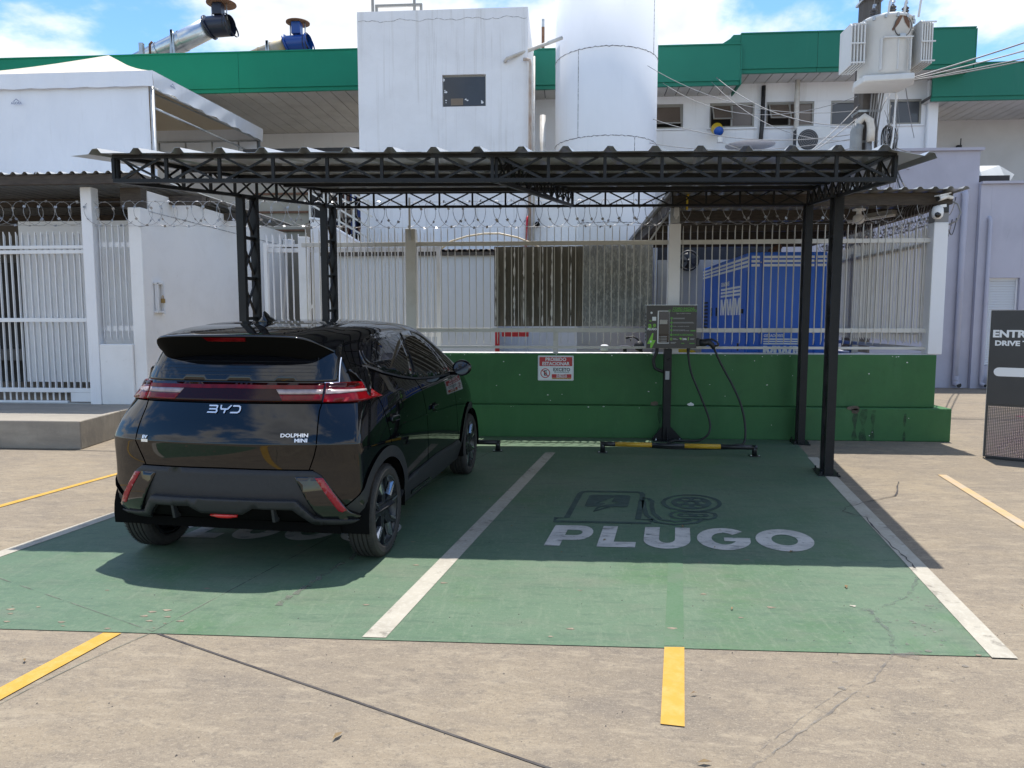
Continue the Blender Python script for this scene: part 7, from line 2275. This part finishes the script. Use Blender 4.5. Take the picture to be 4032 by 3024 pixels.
# ================================================================== NO PARKING SIGN
sg = thing("no_parking_sign", "red and white no parking sign fixed to the top of the green wall", "sign", (-.12, 9.3, .89))
SX0, SX1, SZ0, SZ1, SY = -.348, .110, .728, 1.048, 9.296
so = origin(sg)
def rr(x0, x1, z0, z1, r, n=4):
    return [(x1 - r + r * math.cos(a), z1 - r + r * math.sin(a)) for a in [R(90 * k / n) for k in range(n + 1)]] + [(x0 + r + r * math.cos(a), z1 - r + r * math.sin(a)) for a in [R(90 + 90 * k / n) for k in range(n + 1)]] + \
           [(x0 + r + r * math.cos(a), z0 + r + r * math.sin(a)) for a in [R(180 + 90 * k / n) for k in range(n + 1)]] + [(x1 - r + r * math.cos(a), z0 + r + r * math.sin(a)) for a in [R(270 + 90 * k / n) for k in range(n + 1)]]
b = MB(); b.prism(rr(SX0, SX1, SZ0, SZ1, .012), SY - .004, SY + .006, 'xz'); b.build("sign_plate", M['sign_white'], sg)
def sp_(name, poly, m, k=1):
    b = MB(); b.prism(poly, SY - .0045 - .0008 * k, SY - .0042, 'xz'); return b.build(name, m, sg)
U = lambda u: SX0 + (SX1 - SX0) * u
V = lambda v: SZ1 - (SZ1 - SZ0) * v
def st(body_, size, m, u, v, bold, wide=1.0, k=3, spacing=1.0):
    return lettering(body_, size, m, sg, Vector((U(u), SY - .0045 - .0008 * k, V(v))) - so, (R(90), 0, 0), bold=bold, wide=wide, depth=.0003, name="sign_lettering", spacing=spacing)
sp_("border_line", rr(U(.02), U(.98), V(.975), V(.025), .009), M['sign_teal'], 1)
sp_("sign_field", rr(U(.0235), U(.9765), V(.970), V(.030), .0085), M['sign_white'], 2)
sp_("red_panel", rr(U(.04), U(.96), V(.42), V(.055), .006), M['sign_red'], 3)
st("PROIBIDO", .060, M['sign_white'], .5, .155, .0018, .98, 5)
st("ESTACIONAR", .060, M['sign_white'], .5, .328, .0018, .96, 5)
ringp = [(U(.207) + .062 * math.cos(a), V(.705) + .062 * math.sin(a)) for a in [2 * math.pi * k / 40 for k in range(40)]]
ringi = [(U(.207) + .051 * math.cos(a), V(.705) + .051 * math.sin(a)) for a in [2 * math.pi * k / 40 for k in range(40)]]
sp_("ban_ring", ringp, M['sign_red'], 3); sp_("ban_field", ringi, M['sign_white'], 4)
st("E", .092, M['sign_black'], .212, .71, .0022, 1.0, 6)
b = MB(); b.bar((U(.207) - .041, SY - .0098, V(.705) + .041), (U(.207) + .041, SY - .0098, V(.705) - .041), .0005, .011, up=(.707, 0, .707)); b.build("ban_bar", M['sign_red'], sg)
st("EXCETO", .058, M['sign_black'], .665, .565, .0014, .98, 4)
st("VEÍCULOS ELETRIFICADOS", .0185, M['sign_teal'], .665, .668, .0004, .88, 4)
sp_("red_panel", rr(U(.39), U(.94), V(.89), V(.745), .002), M['sign_red'], 3)
st("SUJEITO A", .029, M['sign_white'], .665, .785, .0008, 1.0, 5)
st("GUINCHO", .029, M['sign_white'], .665, .852, .0008, 1.0, 5)
sp_("yellow_band", [(U(.39), V(.94)), (U(.94), V(.94)), (U(.94), V(.895)), (U(.39), V(.895))], M['sign_yellow'], 3)
for u0, u1 in ((.42, .53), (.55, .60), (.62, .70), (.72, .82), (.84, .91)):
    sp_("print_line", [(U(u0), V(.925)), (U(u1), V(.925)), (U(u1), V(.91)), (U(u0), V(.91))], M['sign_black'], 4)

# ================================================================== DRIVE-THRU TOTEM at the right edge
tt = thing("entrance_sign", "charcoal entrance sign with white lettering and a perforated lower panel at the right edge", "sign", (4.566, 8.172, 0), R(-32.2))
TW = .98
def tbx(name, m, *a, bevel=0.0, parent=None):
    b = MB(); b.box(*a); return b.build(name, m, parent or tt, bevel=bevel, local=True)
tbx("upper_panel", M['totem'], 0, TW, 0, .10, .60, 1.612, bevel=.004)
tbx("edge_strip", M['ac_white'], -.006, -.001, .02, .10, .02, 1.612)
glow_tint = mat("violet_glow_tint", (.55, .30, .62), (.80, .70, .82), scale=2.0, rough=.5)  # added sheet; violet and pale colour stand in for light through the mesh
glow_tint.node_tree.nodes["Principled BSDF"].inputs["Alpha"].default_value = .35
tbx("glow_tint_sheet", glow_tint, .02, TW - .02, .060, .062, .03, .595)
for z0, z1 in ((.02, .038), (.582, .599)): tbx("mesh_frame", M['totem'], 0, TW, 0, .012, z0, z1)
for x0, x1 in ((0, .022), (TW - .022, TW)): tbx("mesh_frame", M['totem'], x0, x1, 0, .012, .039, .581)
mb = MB(); pit = .0165
for k in range(int((TW - .05) / pit)):
    x = .028 + pit * k; mb.box(x, x + .0052, .002, .006, .039, .581)
for k in range(int(.54 / pit)):
    z = .046 + pit * k; mb.box(.022, TW - .022, .0065, .010, z, z + .0052)
o = mb.build("perforated_mesh", M['totem'], tt, local=True, fix=False); o['kind'] = 'stuff'
tbx("base", M['plastic_black'], .02, TW - .02, .01, .09, 0, .019)
def tl_(body_, size, x, z, bold, wide):
    return lettering(body_, size, M['sign_white'], tt, (x, -.003, z), (R(90), 0, 0), bold=bold, wide=wide, align='LEFT', depth=.002, name="sign_lettering")
tl_("ENTRADA", .104, .022, 1.357, .0045, 1.12)
tl_("DRIVE THRU", .072, .046, 1.258, .0032, 1.14)
b = MB(); b.prism(arc(.098, .953, .047, 90, 270, 10) + arc(.78, .953, .047, -90, 90, 10), -.004, -.0005, 'xz'); b.build("arrow_shaft", M['sign_white'], tt, local=True)
for x, z in ((.40, 1.05), (.385, .83)):
    b = MB(); b.prism(arc(x + .3, z, .045, 90, 270, 8) + [(x + .45, z - .045), (x + .45, z + .045)], -.004, -.0005, 'xz'); b.build("arrow_barb", M['sign_white'], tt, local=True)
